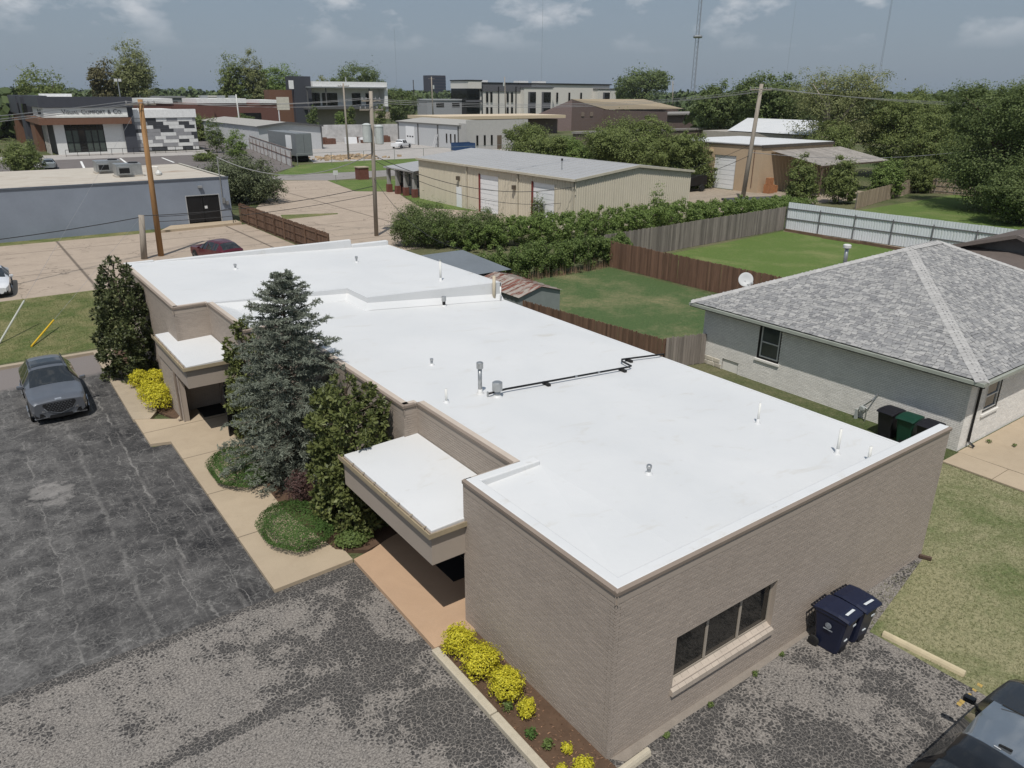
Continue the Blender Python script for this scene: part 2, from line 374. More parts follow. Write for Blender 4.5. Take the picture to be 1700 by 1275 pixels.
# ------------------------------------------------------------------ mesh helpers
OFF = {}                                  # world origin of each parent, so that parts can be written in world coordinates
class MB:
    def __init__(s): s.v = []; s.f = []
    def quad(s, *p):
        k = len(s.v); s.v.extend([tuple(q) for q in p]); s.f.append(tuple(range(k, k + len(p)))); return s
    def box(s, x0, x1, y0, y1, z0, z1):
        k = len(s.v)
        s.v += [(x0, y0, z0), (x1, y0, z0), (x1, y1, z0), (x0, y1, z0), (x0, y0, z1), (x1, y0, z1), (x1, y1, z1), (x0, y1, z1)]
        s.f += [tuple(k + i for i in q) for q in ((3, 2, 1, 0), (4, 5, 6, 7), (0, 1, 5, 4), (1, 2, 6, 5), (2, 3, 7, 6), (3, 0, 4, 7))]
        return s
    def obox(s, c, ax, ay, az):
        """box about centre c with half-axis vectors"""
        c, ax, ay, az = Vector(c), Vector(ax), Vector(ay), Vector(az); k = len(s.v)
        for sz in (-1, 1):
            for sx_, sy_ in ((-1, -1), (1, -1), (1, 1), (-1, 1)):
                s.v.append(tuple(c + ax * sx_ + ay * sy_ + az * sz))
        s.f += [tuple(k + i for i in q) for q in ((3, 2, 1, 0), (4, 5, 6, 7), (0, 1, 5, 4), (1, 2, 6, 5), (2, 3, 7, 6), (3, 0, 4, 7))]
        return s
    def bar(s, a, b, w, h, upv=(0, 0, 1)):
        a, b = Vector(a), Vector(b); d = b - a; u = Vector(upv)
        sd = d.cross(u)
        if sd.length < 1e-6: sd = Vector((1, 0, 0))
        sd.normalize(); uu = sd.cross(d).normalized()
        return s.obox((a + b) / 2, d / 2, sd * w / 2, uu * h / 2)
    def prism(s, poly, z0, z1):
        k = len(s.v); n = len(poly)
        z0f = z0 if callable(z0) else (lambda x, y: z0)
        z1f = z1 if callable(z1) else (lambda x, y: z1)
        for x, y in poly: s.v.append((x, y, z0f(x, y)))
        for x, y in poly: s.v.append((x, y, z1f(x, y)))
        s.f.append(tuple(k + i for i in reversed(range(n)))); s.f.append(tuple(k + n + i for i in range(n)))
        for i in range(n):
            j = (i + 1) % n; s.f.append((k + i, k + j, k + n + j, k + n + i))
        return s
    def ring(s, c, d, r, n):
        d = Vector(d).normalized()
        a = d.cross(Vector((0, 0, 1)))
        if a.length < 1e-4: a = Vector((1, 0, 0))
        a.normalize(); b = d.cross(a); k = len(s.v)
        for i in range(n):
            t = 2 * math.pi * i / n
            s.v.append(tuple(Vector(c) + (a * math.cos(t) + b * math.sin(t)) * r))
        return k
    def tube(s, pts, r, n=8, caps=True):
        pts = [Vector(p) for p in pts]
        rs = r if isinstance(r, (list, tuple)) else [r] * len(pts)
        ks = []
        for i, p in enumerate(pts):
            d = pts[min(i + 1, len(pts) - 1)] - pts[max(i - 1, 0)]
            ks.append(s.ring(p, d, rs[i], n))
        for a, b in zip(ks, ks[1:]):
            for i in range(n):
                j = (i + 1) % n; s.f.append((a + i, a + j, b + j, b + i))
        if caps:
            s.f.append(tuple(ks[0] + i for i in reversed(range(n)))); s.f.append(tuple(ks[-1] + i for i in range(n)))
        return s
    def lathe(s, c, prof, n=12, axis=(0, 0, 1)):
        """profile of (radius, height) about axis through c"""
        ax = Vector(axis).normalized(); ks = []
        for r, h in prof: ks.append(s.ring(Vector(c) + ax * h, ax, max(r, 1e-4), n))
        for a, b in zip(ks, ks[1:]):
            for i in range(n):
                j = (i + 1) % n; s.f.append((a + i, a + j, b + j, b + i))
        s.f.append(tuple(ks[0] + i for i in reversed(range(n)))); s.f.append(tuple(ks[-1] + i for i in range(n)))
        return s
    def build(s, name, mat, parent=None, world=True, smooth=False, bevel=0.0):
        me = bpy.data.meshes.new(name)
        vv = np.array(s.v, dtype=float)
        if parent is not None and world: vv = vv - np.array(OFF[parent.name])
        me.from_pydata([tuple(q) for q in vv], [], s.f)
        return finish(name, me, mat, parent, smooth, bevel)
def finish(name, me, mat, parent=None, smooth=False, bevel=0.0):
    me.materials.append(mat); me.update()
    if smooth:
        me.polygons.foreach_set("use_smooth", [True] * len(me.polygons))
    o = bpy.data.objects.new(name, me); col.objects.link(o)
    if parent is not None:
        o.parent = parent; OFF[o.name] = OFF[parent.name]
    else: OFF[o.name] = (0, 0, 0)
    if bevel:
        bv = o.modifiers.new("bevel", 'BEVEL'); bv.width = bevel; bv.segments = 2; bv.limit_method = 'ANGLE'
    return o
def tag(o, label, cat=None, group=None, kind=None):
    if label: o["label"] = label
    if cat: o["category"] = cat
    if group: o["group"] = group
    if kind: o["kind"] = kind
    return o
def thing(name, label, cat, loc=(0, 0, 0), rz=0.0, group=None):
    o = bpy.data.objects.new(name, None); col.objects.link(o)
    o.empty_display_size = 0.3
    o.location = loc; o.rotation_euler = (0, 0, rz); OFF[o.name] = tuple(loc)
    return tag(o, label, cat, group)
def structure(name, mb, mat, label=None):
    o = mb.build(name, mat); o["kind"] = "structure"
    if label: o["label"] = label
    return o
def poly_sheet(name, pts, z, mat, label):
    mb = MB(); mb.quad(*[(x, y, z) for x, y in pts])
    return structure(name, mb, mat, label)
def copy_part(src, parent, loc=None):
    c = src.copy(); col.objects.link(c); c.parent = parent; OFF[c.name] = OFF[parent.name]
    if loc is not None: c.location = loc
    return c
def copy_tree(o, parent=None):
    c = o.copy(); col.objects.link(c); c.parent = parent
    OFF[c.name] = OFF.get(o.name, (0, 0, 0))
    for ch in list(o.children): copy_tree(ch, c)
    return c

# fast leaf meshes: quads (n,4,3)
def quads_object(name, Q, mat, parent=None, smooth=False):
    Q = np.asarray(Q, dtype=np.float32)
    if parent is not None: Q = Q - np.array(OFF[parent.name], dtype=np.float32)
    n, kk = Q.shape[0], Q.shape[1]
    me = bpy.data.meshes.new(name)
    me.vertices.add(n * kk); me.vertices.foreach_set("co", Q.reshape(-1))
    me.loops.add(n * kk); me.loops.foreach_set("vertex_index", np.arange(n * kk, dtype=np.int32))
    me.polygons.add(n); me.polygons.foreach_set("loop_start", np.arange(0, n * kk, kk, dtype=np.int32))
    try: me.polygons.foreach_set("loop_total", np.full(n, kk, dtype=np.int32))
    except Exception: pass
    me.update(calc_edges=True); me.validate()
    return finish(name, me, mat, parent, smooth)
def unit(v): return v / np.maximum(np.linalg.norm(v, axis=-1, keepdims=True), 1e-9)
def leaf_quads(rng, C, Nrm, size, aspect=2.0, droop=0.0):
    """one rhombic leaf at each centre, lying across its normal"""
    n = len(C)
    Nrm = unit(Nrm)
    t = unit(np.cross(Nrm, unit(rng.normal(size=(n, 3)))))
    t[:, 2] -= droop; t = unit(t)
    b = unit(np.cross(Nrm, t))
    s = size * rng.uniform(0.65, 1.3, size=(n, 1))
    w = s / aspect
    return np.stack([C - t * s * 0.5, C + b * w * 0.5 + t * s * 0.05, C + t * s * 0.5, C - b * w * 0.5 + t * s * 0.05], axis=1)
def blob_points(rng, blobs, n, clumps=40, clump_r=0.22, shell=0.55):
    """leaf centres in clumps through the outer part of a set of ellipsoids; returns centres and outward normals"""
    blobs = np.array(blobs, dtype=float)
    vol = (blobs[:, 3] * blobs[:, 4] * blobs[:, 5]) ** (2 / 3.); pr = vol / vol.sum()
    cl_b = rng.choice(len(blobs), size=clumps, p=pr)
    d = unit(rng.normal(size=(clumps, 3)))
    r = rng.uniform(shell, 1.0, size=(clumps, 1)) ** 0.6
    cc = blobs[cl_b, :3] + d * r * blobs[cl_b, 3:6]
    cr = clump_r * blobs[cl_b, 3:6].mean(axis=1) * rng.uniform(0.6, 1.35, size=clumps)
    idx = rng.integers(0, clumps, size=n)
    dd = unit(rng.normal(size=(n, 3))) * (rng.uniform(0.15, 1, size=(n, 1)) ** 0.5)
    P = cc[idx] + dd * cr[idx][:, None] * np.array([1.15, 1.15, 0.8])
    out = unit(dd * 0.8 + d[idx] * 0.5 + np.array([0, 0, 0.5]) + rng.normal(size=(n, 3)) * 0.45)
    return P, out
def branchy(mb, base, tips, r0, rng, bend=0.15, n=6):
    base = Vector(base)
    for t in tips:
        t = Vector(t); d = t - base
        mid = base + d * 0.5 + Vector((rng.normal(), rng.normal(), abs(rng.normal()))) * bend * d.length * 0.4
        mb.tube([base, mid, t], [r0, r0 * 0.6, r0 * 0.15], n)
def make_tree(name, label, cat, base, blobs, nleaf, size, mat, seed, clumps=60, clump_r=0.24, shell=0.5, trunk_r=0.2, trunk_mat=None, group=None, aspect=1.7, droop=0.0, limbs=7):
    """blobs are relative to the base"""
    rng = np.random.default_rng(seed)
    t = thing(name, label, cat, base, 0, group)
    bl = [(base[0] + b[0], base[1] + b[1], base[2] + b[2], b[3], b[4], b[5]) for b in blobs]
    P, N = blob_points(rng, bl, int(nleaf * 0.85), int(clumps * 2.4), clump_r * 0.72, shell)
    P2, N2 = blob_points(rng, bl, int(nleaf * 0.25), 400, 0.45, 0.1)
    P, N = np.concatenate([P, P2]), np.concatenate([N, N2])
    P[:, 2] = np.maximum(P[:, 2], base[2] + 0.05)
    mb = MB()
    top = max(b[2] for b in blobs); fork = top * 0.45
    mb.tube([base, (base[0] + trunk_r * 0.3, base[1], base[2] + fork)], [trunk_r * 1.25, trunk_r * 0.8], 8)
    tips = []
    for i in range(limbs):
        b = bl[i % len(bl)]
        d = unit(rng.normal(size=3)); tips.append((b[0] + d[0] * b[3] * 0.7, b[1] + d[1] * b[4] * 0.7, b[2] + abs(d[2]) * b[5] * 0.7))
    branchy(mb, (base[0] + trunk_r * 0.3, base[1], base[2] + fork), tips, trunk_r * 0.7, rng)
    mb.build("trunk", trunk_mat or M['trunk'], t, smooth=True)
    quads_object("crown", leaf_quads(rng, P, N, size, aspect, droop), mat, t)
    return t

# running-bond bricks on a wall: origin o (bottom corner), u along the wall, nrm outwards
BRICK_CACHE = {}
def brick_mesh(L, D, H, mat):
    key = (round(L, 3), round(D, 3), round(H, 3), mat.name)
    if key not in BRICK_CACHE:
        mb = MB(); mb.box(-L / 2, L / 2, -D / 2, D / 2, -H / 2, H / 2)
        me = bpy.data.meshes.new("brick"); me.from_pydata(mb.v, [], mb.f); me.materials.append(mat); BRICK_CACHE[key] = me
    return BRICK_CACHE[key]
def brick_wall(parent, o, u, nrm, length, zt, mat, openings=(), single=0, bl=0.203, bh=0.0677, seed=1, near=None, z_from=0.0, jit=0.0015, proud=0.008):
    rng = random.Random(seed)
    o, u, nrm = Vector(o), Vector(u).normalized(), Vector(nrm).normalized()
    bricks = []
    k, z = 0, z_from
    while True:
        ztop = zt(0) if callable(zt) else zt
        if z + bh > ztop + 1e-6: break
        s = -bl / 2 if k % 2 else 0.0
        while s < length - 0.02:
            a = s + 0.005 if s > 0.0 else -0.012
            b = s + bl - 0.005 if s + bl < length else length + 0.012
            s += bl
            if b - a < 0.03: continue
            cz = z + bh / 2
            segs = [(a, b)]
            for (u0, u1, z0, z1) in openings:
                if z0 - 0.02 < cz < z1 + 0.02:
                    ns = []
                    for p, q in segs:
                        if q <= u0 or p >= u1: ns.append((p, q)); continue
                        if p < u0 - 0.02: ns.append((p, u0))
                        if q > u1 + 0.02: ns.append((u1, q))
                    segs = ns
            for p, q in segs:
                bricks.append((p, q, z + 0.006, z + bh - 0.006, proud + rng.uniform(-jit, jit)))
        z += bh; k += 1
    full = [i for i, b in enumerate(bricks) if abs((b[1] - b[0]) - (bl - 0.01)) < 1e-3]
    chosen = set()
    if single and near is not None:
        key = lambda i: (o + u * ((bricks[i][0] + bricks[i][1]) / 2) + Vector((0, 0, bricks[i][2])) - Vector(near)).length
        chosen = set(sorted(full, key=key)[:single])
    rot = math.atan2(u.y, u.x)
    D = 0.03
    me = brick_mesh(bl - 0.01, D, bh - 0.012, mat)
    off = Vector(OFF[parent.name])
    rest = MB()
    for i, (p, q, z0, z1, pr) in enumerate(bricks):
        c = o + u * ((p + q) / 2) + nrm * (pr - D / 2) + Vector((0, 0, (z0 + z1) / 2))
        if i in chosen:
            b = bpy.data.objects.new("brick", me); col.objects.link(b); b.parent = parent
            b.location = c - off; b.rotation_euler = (0, 0, rot)
        else:
            rest.obox(c, u * (q - p) / 2, nrm * (D / 2), Vector((0, 0, (z1 - z0) / 2)))
    ob = rest.build("brickwork", mat, parent); ob["kind"] = "stuff"
    return ob
def board_fence(name, label, a, b, h, mat, post_mat, bw=0.14, group=None, posts_side=1, seed=3, z0=0.02, post_every=2.4, rails=True, tilt=0.004, post_extra=0.0, cat='fence'):
    """a fence of upright boards, each its own part"""
    rng = random.Random(seed)
    a, b = Vector((a[0], a[1], 0)), Vector((b[0], b[1], 0)); d = b - a; L = d.length; u = d.normalized()
    nrm = Vector((-u.y, u.x, 0)) * posts_side
    t = thing(name, label, cat, tuple(a), 0, group)
    mb = MB(); mb.box(-bw / 2 + 0.006, bw / 2 - 0.006, -0.009, 0.009, z0, h)
    # dog-eared top
    me = bpy.data.meshes.new("board")
    w = bw / 2 - 0.005; th = 0.010; hh = h
    pr = [(-w, z0), (w, z0), (w, hh - 0.05), (w - 0.035, hh), (-w + 0.035, hh), (-w, hh - 0.05)]
    vs_ = [(x, -th, z) for x, z in pr] + [(x, th, z) for x, z in pr]
    fs = [tuple(reversed(range(6)))[::-1], tuple(range(11, 5, -1))] + [(i, i + 6, (i + 1) % 6 + 6, (i + 1) % 6) for i in range(6)]
    me.from_pydata(vs_, [], fs); me.materials.append(mat)
    n = int(L / bw)
    rot = math.atan2(u.y, u.x)
    for i in range(n):
        o = bpy.data.objects.new("board", me); col.objects.link(o); o.parent = t
        p = u * ((i + 0.5) * L / n) + nrm * rng.uniform(-0.006, 0.006)
        o.location = (p.x, p.y, rng.uniform(-0.03, 0.02)); o.rotation_euler = (0, rng.gauss(0, tilt), rot + rng.gauss(0, 0.01))
        o.scale = (L / n / bw, 1, rng.uniform(0.985, 1.012))
    k = max(1, round(L / post_every))
    for i in range(k + 1):
        p = a + u * min(L - 0.05, max(0.05, i * L / k)) + nrm * 0.105
        MB().obox((p.x, p.y, (h + post_extra) / 2 - 0.05), u * 0.045, nrm * 0.045, Vector((0, 0, (h + post_extra) / 2 - 0.04))).build("post", post_mat, t)
    if rails:
        for zr in (0.3, h * 0.5, h - 0.28):
            p, q = a + nrm * 0.038, b + nrm * 0.038
            MB().bar((p.x, p.y, zr), (q.x, q.y, zr), 0.04, 0.085).build("rail", post_mat, t)
    return t
def sag(a, b, drop, n=14):
    a, b = Vector(a), Vector(b); out = []
    for i in range(n + 1):
        t = i / n; p = a.lerp(b, t); p.z -= drop * 4 * t * (1 - t); out.append(p)
    return out
def wire(name, label, a, b, drop, r=0.018, mat=None, group='overhead wires'):
    o = MB().tube(sag(a, b, drop), r, 5).build(name, mat or M['wire'])
    return tag(o, label, 'wire', group)

# ------------------------------------------------------------------ the ground
g = MB(); S = 9000
g.quad((-S, -S, 0), (S, -S, 0), (S, S, 0), (-S, S, 0))
structure("ground", g, M['ground'])
Z1, Z2, Z3 = 0.004, 0.008, 0.012
poly_sheet("parking_lot", [(-60, 8.58), (-3.25, 8.58), (-3.25, 19.45), (-3.9, 19.45), (-3.9, 32.4), (-60, 32.4)], Z1, M['sealed'], "sealed dark asphalt car park left of the building")
poly_sheet("parking_lot", [(-60, -60), (40, -60), (40, -7.5), (7.75, -7.5), (7.75, -0.9), (11.7, -0.9), (11.7, 0.05), (-1.1, 0.05), (-1.1, 8.9), (-3.25, 8.9), (-3.25, 8.58), (-60, 8.58)], Z1, M['cracked'], "worn alligator-cracked asphalt in front of the building")
# bare dusty strip along the foot of the front wall
poly_sheet("dirt_strip", [(0.1, 0.0), (0.3, -0.22), (2, -0.16), (4, -0.18), (6, -0.12), (7.4, -0.1), (7.4, 0.0)], Z2, plain("dusty_edge", (0.235, 0.205, 0.175), 0.95, var=0.25, scale=3, fine=0.2), "dusty strip along the foot of the brick wall")
poly_sheet("lawn", [(7.8, -7.5), (40, -7.5), (40, -0.4), (17.95, -0.4), (17.95, 2.3), (16.6, 14.0), (11.7, 14.0), (11.7, -0.1), (7.6, -0.9)], Z2, M['lawn_right'], "dry patchy lawn between the front wall and the white brick house")
poly_sheet("lawn", [(-60, 32.9), (-3.0, 32.9), (-2.6, 31.6), (11.7, 31.6), (11.7, 45.9), (-60, 45.9)], Z2, M['lawn_left'], "mown green lawn beyond the car park kerb")
poly_sheet("lawn", [(16.4, 14.6), (29.9, 14.6), (29.9, 32.2), (15.9, 32.2)], Z1, M['lawn_back'], "back yard lawn inside the brown fences")
poly_sheet("lawn", [(30.1, 12), (55.0, 12), (54.9, 34.6), (30.6, 32.6)], Z1, M['lawn_bright'], "bright mown lawn in front of the white metal fence")
poly_sheet("lawn", [(57, 16), (99, 16), (99, 39), (70, 38), (60, 36)], Z1, M['lawn_bright'], "bright lawn beyond the white metal fence")
poly_sheet("parking_lot", [(-60, 45.9), (14.4, 45.9), (14.4, 66.2), (-60, 66.2)], Z1, M['lotconc'], "tan cracked concrete lot behind the building")
poly_sheet("grass_strip", [(-60, 66.2), (6.2, 66.2), (6.2, 67.95), (-60, 67.95)], Z1, M['lawn_left'], "narrow grass strip at the foot of the blue wall")
poly_sheet("parking_lot", [(14.9, 45.9), (39.2, 47.5), (38.0, 60.0), (35.8, 63.5), (33.9, 67.0), (36.0, 74), (38.3, 81.0), (34.1, 84.3), (36.3, 98.2), (30.0, 102.0), (26, 92), (14.9, 68)], Z1, M['lotconc'], "tan concrete forecourt in front of the cream metal building")
poly_sheet("grass_island", [(18.3, 66.9), (24.3, 67.3), (24.6, 68.0), (19.2, 70.1)], Z2, M['lawn_left'], "slim grass island in the tan forecourt")
poly_sheet("lawn", [(36.3, 98.0), (34.3, 84.5), (38.3, 81.3), (44, 82), (46, 94)], Z2, M['lawn_bright'], "triangle of grass beside the brick mailbox")
poly_sheet("lawn", [(33.9, 67.0), (35.8, 63.6), (38.2, 60.0), (38.3, 81.0), (36.1, 73)], Z2, M['lawn_bright'], "strip of grass along the cream metal building")
poly_sheet("street", [(-60, 103), (29.9, 103), (36.3, 98.2), (60, 99.5), (160, 99.5), (160, 107), (60, 107), (31, 108.5), (-60, 110)], Z2, M['street'], "grey street running behind the cream metal building")
poly_sheet("verge", [(32, 108.6), (60, 107.1), (160, 107.1), (160, 121), (52, 126), (42, 124)], Z1, M['lawn_bright'], "grass verge beyond the grey street")
poly_sheet("alley", [(30, 108.7), (40.2, 121), (48, 165), (62, 240), (74, 300), (62, 300), (40, 178), (33, 140), (24, 112)], Z2, M['vclot'], "dark alley beside the corrugated fence")
poly_sheet("gravel_yard", [(46, 127), (110, 124), (110, 180), (62, 200), (56, 160), (50, 140)], Z1, M['gravel'], "pale gravel yard with the white pickup truck")
poly_sheet("parking_lot", [(-60, 88), (16, 88), (24, 112), (33, 140), (36, 157), (-60, 157)], Z1, M['vclot'], "dark car park in front of the patterned shop")
poly_sheet("pavement", [(-60, 157), (36, 157), (40, 170), (-60, 170)], Z2, M['gravel'], "pale pavement in front of the patterned shop")
poly_sheet("dirt_yard", [(57, 46), (90, 42), (90, 56), (76.2, 58), (76.2, 70), (57, 70)], Z1, M['dirt'], "bare dirt yard in front of the tan block garage")
for i, (x0, y0, x1, y1) in enumerate(((12.2, 151.6, 10.3, 133.9), (19.25, 155.1, 18.1, 142), (26.1, 152.6, 25.4, 140.4), (5.6, 152, 3.4, 134))):
    mb = MB(); mb.bar((x0, y0, Z3 + 0.003), (x1, y1, Z3 + 0.003), 0.35, 0.006)
    tag(mb.build("parking_line", plain("white_line_paint", (0.7, 0.7, 0.68), 0.7, var=0.1)), ["white parking line beside the grey far car", "white parking line in front of the shop's glass", "white parking line in front of the patterned panels", "white parking line left of the grey far car"][i], "parking line", "white lines of the far car park")

# ------------------------------------------------------------------ walks, kerbs, beds
mb = MB()
mb.prism([(-3.30, 8.72), (-1.12, 8.80), (-1.12, 9.6), (-0.2, 9.9), (-0.2, 17.4), (-0.2, 19.0), (-0.75, 22.0), (-2.2, 21.9), (-2.62, 21.35), (-3.45, 21.9), (-3.95, 22.2), (-3.95, 19.55), (-3.30, 19.35)], 0.0, 0.11)
structure("pavement", mb, M['walk'], "pale concrete pavement between the car park and the planted beds")
mb = MB(); mb.prism([(-1.10, 4.50), (1.36, 4.50), (1.36, 9.35), (0.6, 9.35), (-0.5, 8.9), (-1.10, 8.78)], 0.0, 0.115)
structure("porch_floor", mb, M['porch'], "orange-tan stained concrete porch under the near canopy")
mb = MB(); mb.prism([(-4.0, 22.2), (-3.45, 21.9), (-3.05, 22.6), (-3.1, 31.8), (-3.1, 32.2), (-60, 32.75), (-60, 32.25), (-3.9, 31.9)], 0.0, 0.13)
structure("kerb", mb, M['kerb'], "wide concrete kerb round the corner of the car park")
mb = MB()
mb.prism([(-3.05, 22.6), (-2.62, 21.4), (-2.3, 21.5), (-2.05, 31.4), (-3.08, 31.8)], 0.0, 0.09)
structure("planting_bed", mb, M['soil'], "soil bed with yellow shrubs by the far porch")
mb = MB(); mb.prism([(-1.0, -0.4), (0.02, -0.3), (0.02, 4.45), (-1.0, 4.45)], 0.0, 0.08)
structure("planting_bed", mb, M['soil'], "soil bed along the near brick wall")
mb = MB(); mb.prism([(-1.7, 12.2), (-1.3, 9.5), (-0.6, 8.95), (0.9, 9.35), (0.9, 17.5), (-0.3, 17.6), (-1.6, 16.6)], 0.0, 0.118)
structure("planting_bed", mb, M['soil'], "soil bed under the cedar and the magnolias")
speck = plain("speckled_concrete", (0.46, 0.41, 0.32), 0.9, var=0.25, scale=6, fine=0.25, bmp=0.8)
mb = MB(); yy = 4.45
for k, L in enumerate((2.35, 2.5, 2.3)):
    o = MB().box(-1.22, -1.03, yy - L + 0.02, yy, 0.0, 0.16 - 0.01 * k).build("kerb", speck, bevel=0.02)
    tag(o, ["speckled kerb block touching the orange porch", "second speckled kerb block from the porch", "speckled kerb block nearest the camera"][k], None, None, "structure"); yy -= L
def wheel_stop(label, a, b, w=0.18, h=0.14, mat=None):
    a, b = Vector(a), Vector(b); d = (b - a); u = d.normalized(); s = Vector((-u.y, u.x, 0)); mb = MB()
    prof = [(-w / 2, 0.0), (w / 2, 0.0), (w / 2 - 0.02, h * 0.6), (w / 2 - 0.055, h), (-w / 2 + 0.055, h), (-w / 2 + 0.02, h * 0.6)]
    for e, p in enumerate((a, b)):
        for q, z in prof: mb.v.append(tuple(p + s * q + Vector((0, 0, z + 0.004))))
    mb.f += [tuple(range(5, -1, -1)), tuple(range(6, 12))] + [(i, (i + 1) % 6, (i + 1) % 6 + 6, i + 6) for i in range(6)]
    o = mb.build("wheel_stop", mat or speck, bevel=0.012); tag(o, label, "wheel stop"); return o
wheel_stop("pale concrete wheel stop at the edge of the dry lawn", (7.74, -1.15, 0), (7.92, -2.92, 0), 0.17, 0.13, plain("pale_wheel_stop", (0.50, 0.43, 0.29), 0.9, var=0.15, scale=4, fine=0.1))
wheel_stop("speckled concrete wheel stop lying along the front wall", (-0.05, -0.36, 0), (0.80, -0.33, 0), 0.18, 0.14)
rng = random.Random(5); pl = thing("parking_line", "flaked yellow parking line beside the black car", "parking line", (7.4, -3.24, 0.0))
for k in range(9):
    x = 6.92 + k * 0.115
    if rng.random() < 0.25: continue
    w_ = rng.uniform(0.03, 0.06); d_ = rng.uniform(0.04, 0.06)
    MB().quad((x, -3.24 - w_, Z3), (x + d_ * 2, -3.24 - w_ * 0.8, Z3), (x + d_ * 1.9, -3.24 + w_, Z3), (x + 0.01, -3.24 + w_ * 0.7, Z3)).build("paint_flake", plain("yellow_line_paint", (0.40, 0.28, 0.09), 0.8, var=0.3, scale=8, fine=0.2), pl)
mb = MB(); mb.obox((11.66, -0.16, 0.07), (0.06, -0.14, 0), (0.04, 0.02, 0), (0, 0, 0.045))
tag(mb.build("wood_block", plain("old_wood_block", (0.09, 0.06, 0.045), 0.9, var=0.3), bevel=0.01), "short brown wood block at the far corner of the front wall", "wood block")
o = MB().box(0.55, 1.30, 6.35, 7.5, 0.116, 0.128).build("door_mat", M['matblack']); tag(o, "black mat on the orange porch under the near canopy", "door mat")
o = MB().box(-1.72, -0.82, 20.85, 21.95, 0.111, 0.125).build("door_mat", M['matblack']); tag(o, "black mat under the far canopy", "door mat")

# ------------------------------------------------------------------ the white-roofed building
HB, HF = 3.90, 4.28
bld = thing("commercial_building", "long taupe painted brick building with a white coated flat roof", "building", (0, 0, 0))
zm = lambda x, y=0: 3.89 - 0.0867 * (x - 0.93)           # near and middle roof
zf = lambda x, y=0: 4.27 - 0.0400 * (x + 2.0)            # far roof
# walls: (a, b, outward normal, top)
def wall(a, b, nrm, top, openings=(), single=0, seed=1, z_from=0.0, label=None, bricks=True):
    a, b, nrm = Vector((a[0], a[1], 0)), Vector((b[0], b[1], 0)), Vector((nrm[0], nrm[1], 0))
    u = (b - a).normalized(); L = (b - a).length; T = 0.2
    mb = MB(); cuts = sorted({0.0, L} | {c for o_ in openings for c in o_[:2]})
    for p, q in zip(cuts, cuts[1:]):
        spans = [(z_from, top)]
        for (u0, u1, z0, z1) in openings:
            if u0 <= p + 1e-6 and q <= u1 + 1e-6: spans = [(z_from, z0), (z1, top)]
        for z0, z1 in spans:
            if z1 - z0 < 0.01: continue
            mb.obox(a + u * (p + q) / 2 - nrm * T / 2 + Vector((0, 0, (z0 + z1) / 2)), u * (q - p) / 2, nrm * T / 2, Vector((0, 0, (z1 - z0) / 2)))
    w = mb.build("wall", M['mortar'] if bricks else M['taupe_smooth'], bld)
    if label: w["label"] = label
    if bricks: brick_wall(w, a, u, nrm, L, top - 0.02, M['taupe'], openings, single, seed=seed, near=CAM, z_from=z_from)
    return w
WIN = (1.68, 4.88, 0.88, 2.09)
wall((0, 0), (11.72, 0), (0, -1), HB, [WIN], 190, 1)
wall((0, 4.9), (0, 0), (-1, 0), HB, (), 110, 2)
wall((0, 4.9), (1.36, 4.9), (0, 1), HB, bricks=False)
wall((1.36, 9.38), (1.36, 4.9), (-1, 0), HB, (), 0, 3)
wall((0.93, 9.38), (1.36, 9.38), (0, -1), HB, (), 0, 4)
wall((0.93, 17.55), (0.93, 9.38), (-1, 0), HB, [(1.2, 2.3, 0.1, 2.3), (3.6, 4.8, 0.9, 2.2)], 0, 5)
wall((-0.73, 17.55), (0.93, 17.55), (0, -1), HF, (), 0, 6)
wall((-0.73, 22.0), (-0.73, 17.55), (-1, 0), HF, (), 0, 7)
wall((-2.0, 22.0), (-0.73, 22.0), (0, -1), HF, (), 0, 8)
wall((-2.0, 31.5), (-2.0, 22.0), (-1, 0), HF, (), 0, 9)
wall((11.72, 31.5), (-2.0, 31.5), (0, 1), 3.7, bricks=False)
wall((11.72, 0), (11.72, 31.5), (1, 0), 2.85, bricks=False)
wall((-2.45, 23.55), (-2.45, 20.85), (-1, 0), 2.15, (), 0, 10)
wall((-2.0, 23.55), (-2.45, 23.55), (0, 1), 2.15, bricks=False)
wall((-2.45, 20.85), (-2.25, 20.85), (0, -1), 2.15, bricks=False)
# stucco frieze boards and the metal edge along the top of every front wall
def trim_run(a, b, nrm, top, ext0=0.0, ext1=0.0, frieze=True):
    a, b, nrm = Vector((a[0], a[1], 0)), Vector((b[0], b[1], 0)), Vector((nrm[0], nrm[1], 0))
    u = (b - a).normalized(); a2, b2 = a - u * ext0, b + u * ext1; c = (a2 + b2) / 2; h = (b2 - a2) / 2
    mb = MB()
    for p0, p1 in ((a2, b2),):
        k = len(mb.v)
        for e in (p0, p1):
            for q, z in ((-0.03, top + 0.012), (0.048, top - 0.012), (0.044, top - 0.085), (0.0, top - 0.095)):
                mb.v.append(tuple(e + nrm * q + Vector((0, 0, z))))
        mb.f += [(k, k + 1, k + 5, k + 4), (k + 1, k + 2, k + 6, k + 5), (k + 2, k + 3, k + 7, k + 6), (k, k + 3, k + 2, k + 1), (k + 4, k + 5, k + 6, k + 7)]
    mb.build("metal_edge", M['taupe_dark'], bld)
    if frieze:
        MB().obox(c + nrm * 0.006 + Vector((0, 0, top - 0.20)), h + u * (0.006 if ext1 else 0.0), nrm * 0.006, Vector((0, 0, 0.085))).build("frieze_board", M['taupe_smooth'], bld)
trim_run((0, 0), (11.72, 0), (0, -1), HB, 0.044, 0.0)
trim_run((0, 4.9), (0, 0), (-1, 0), HB, 0.0, 0.042)
trim_run((1.36, 9.36), (1.36, 4.92), (-1, 0), HB)
trim_run((0.94, 9.38), (1.28, 9.38), (0, -1), HB)
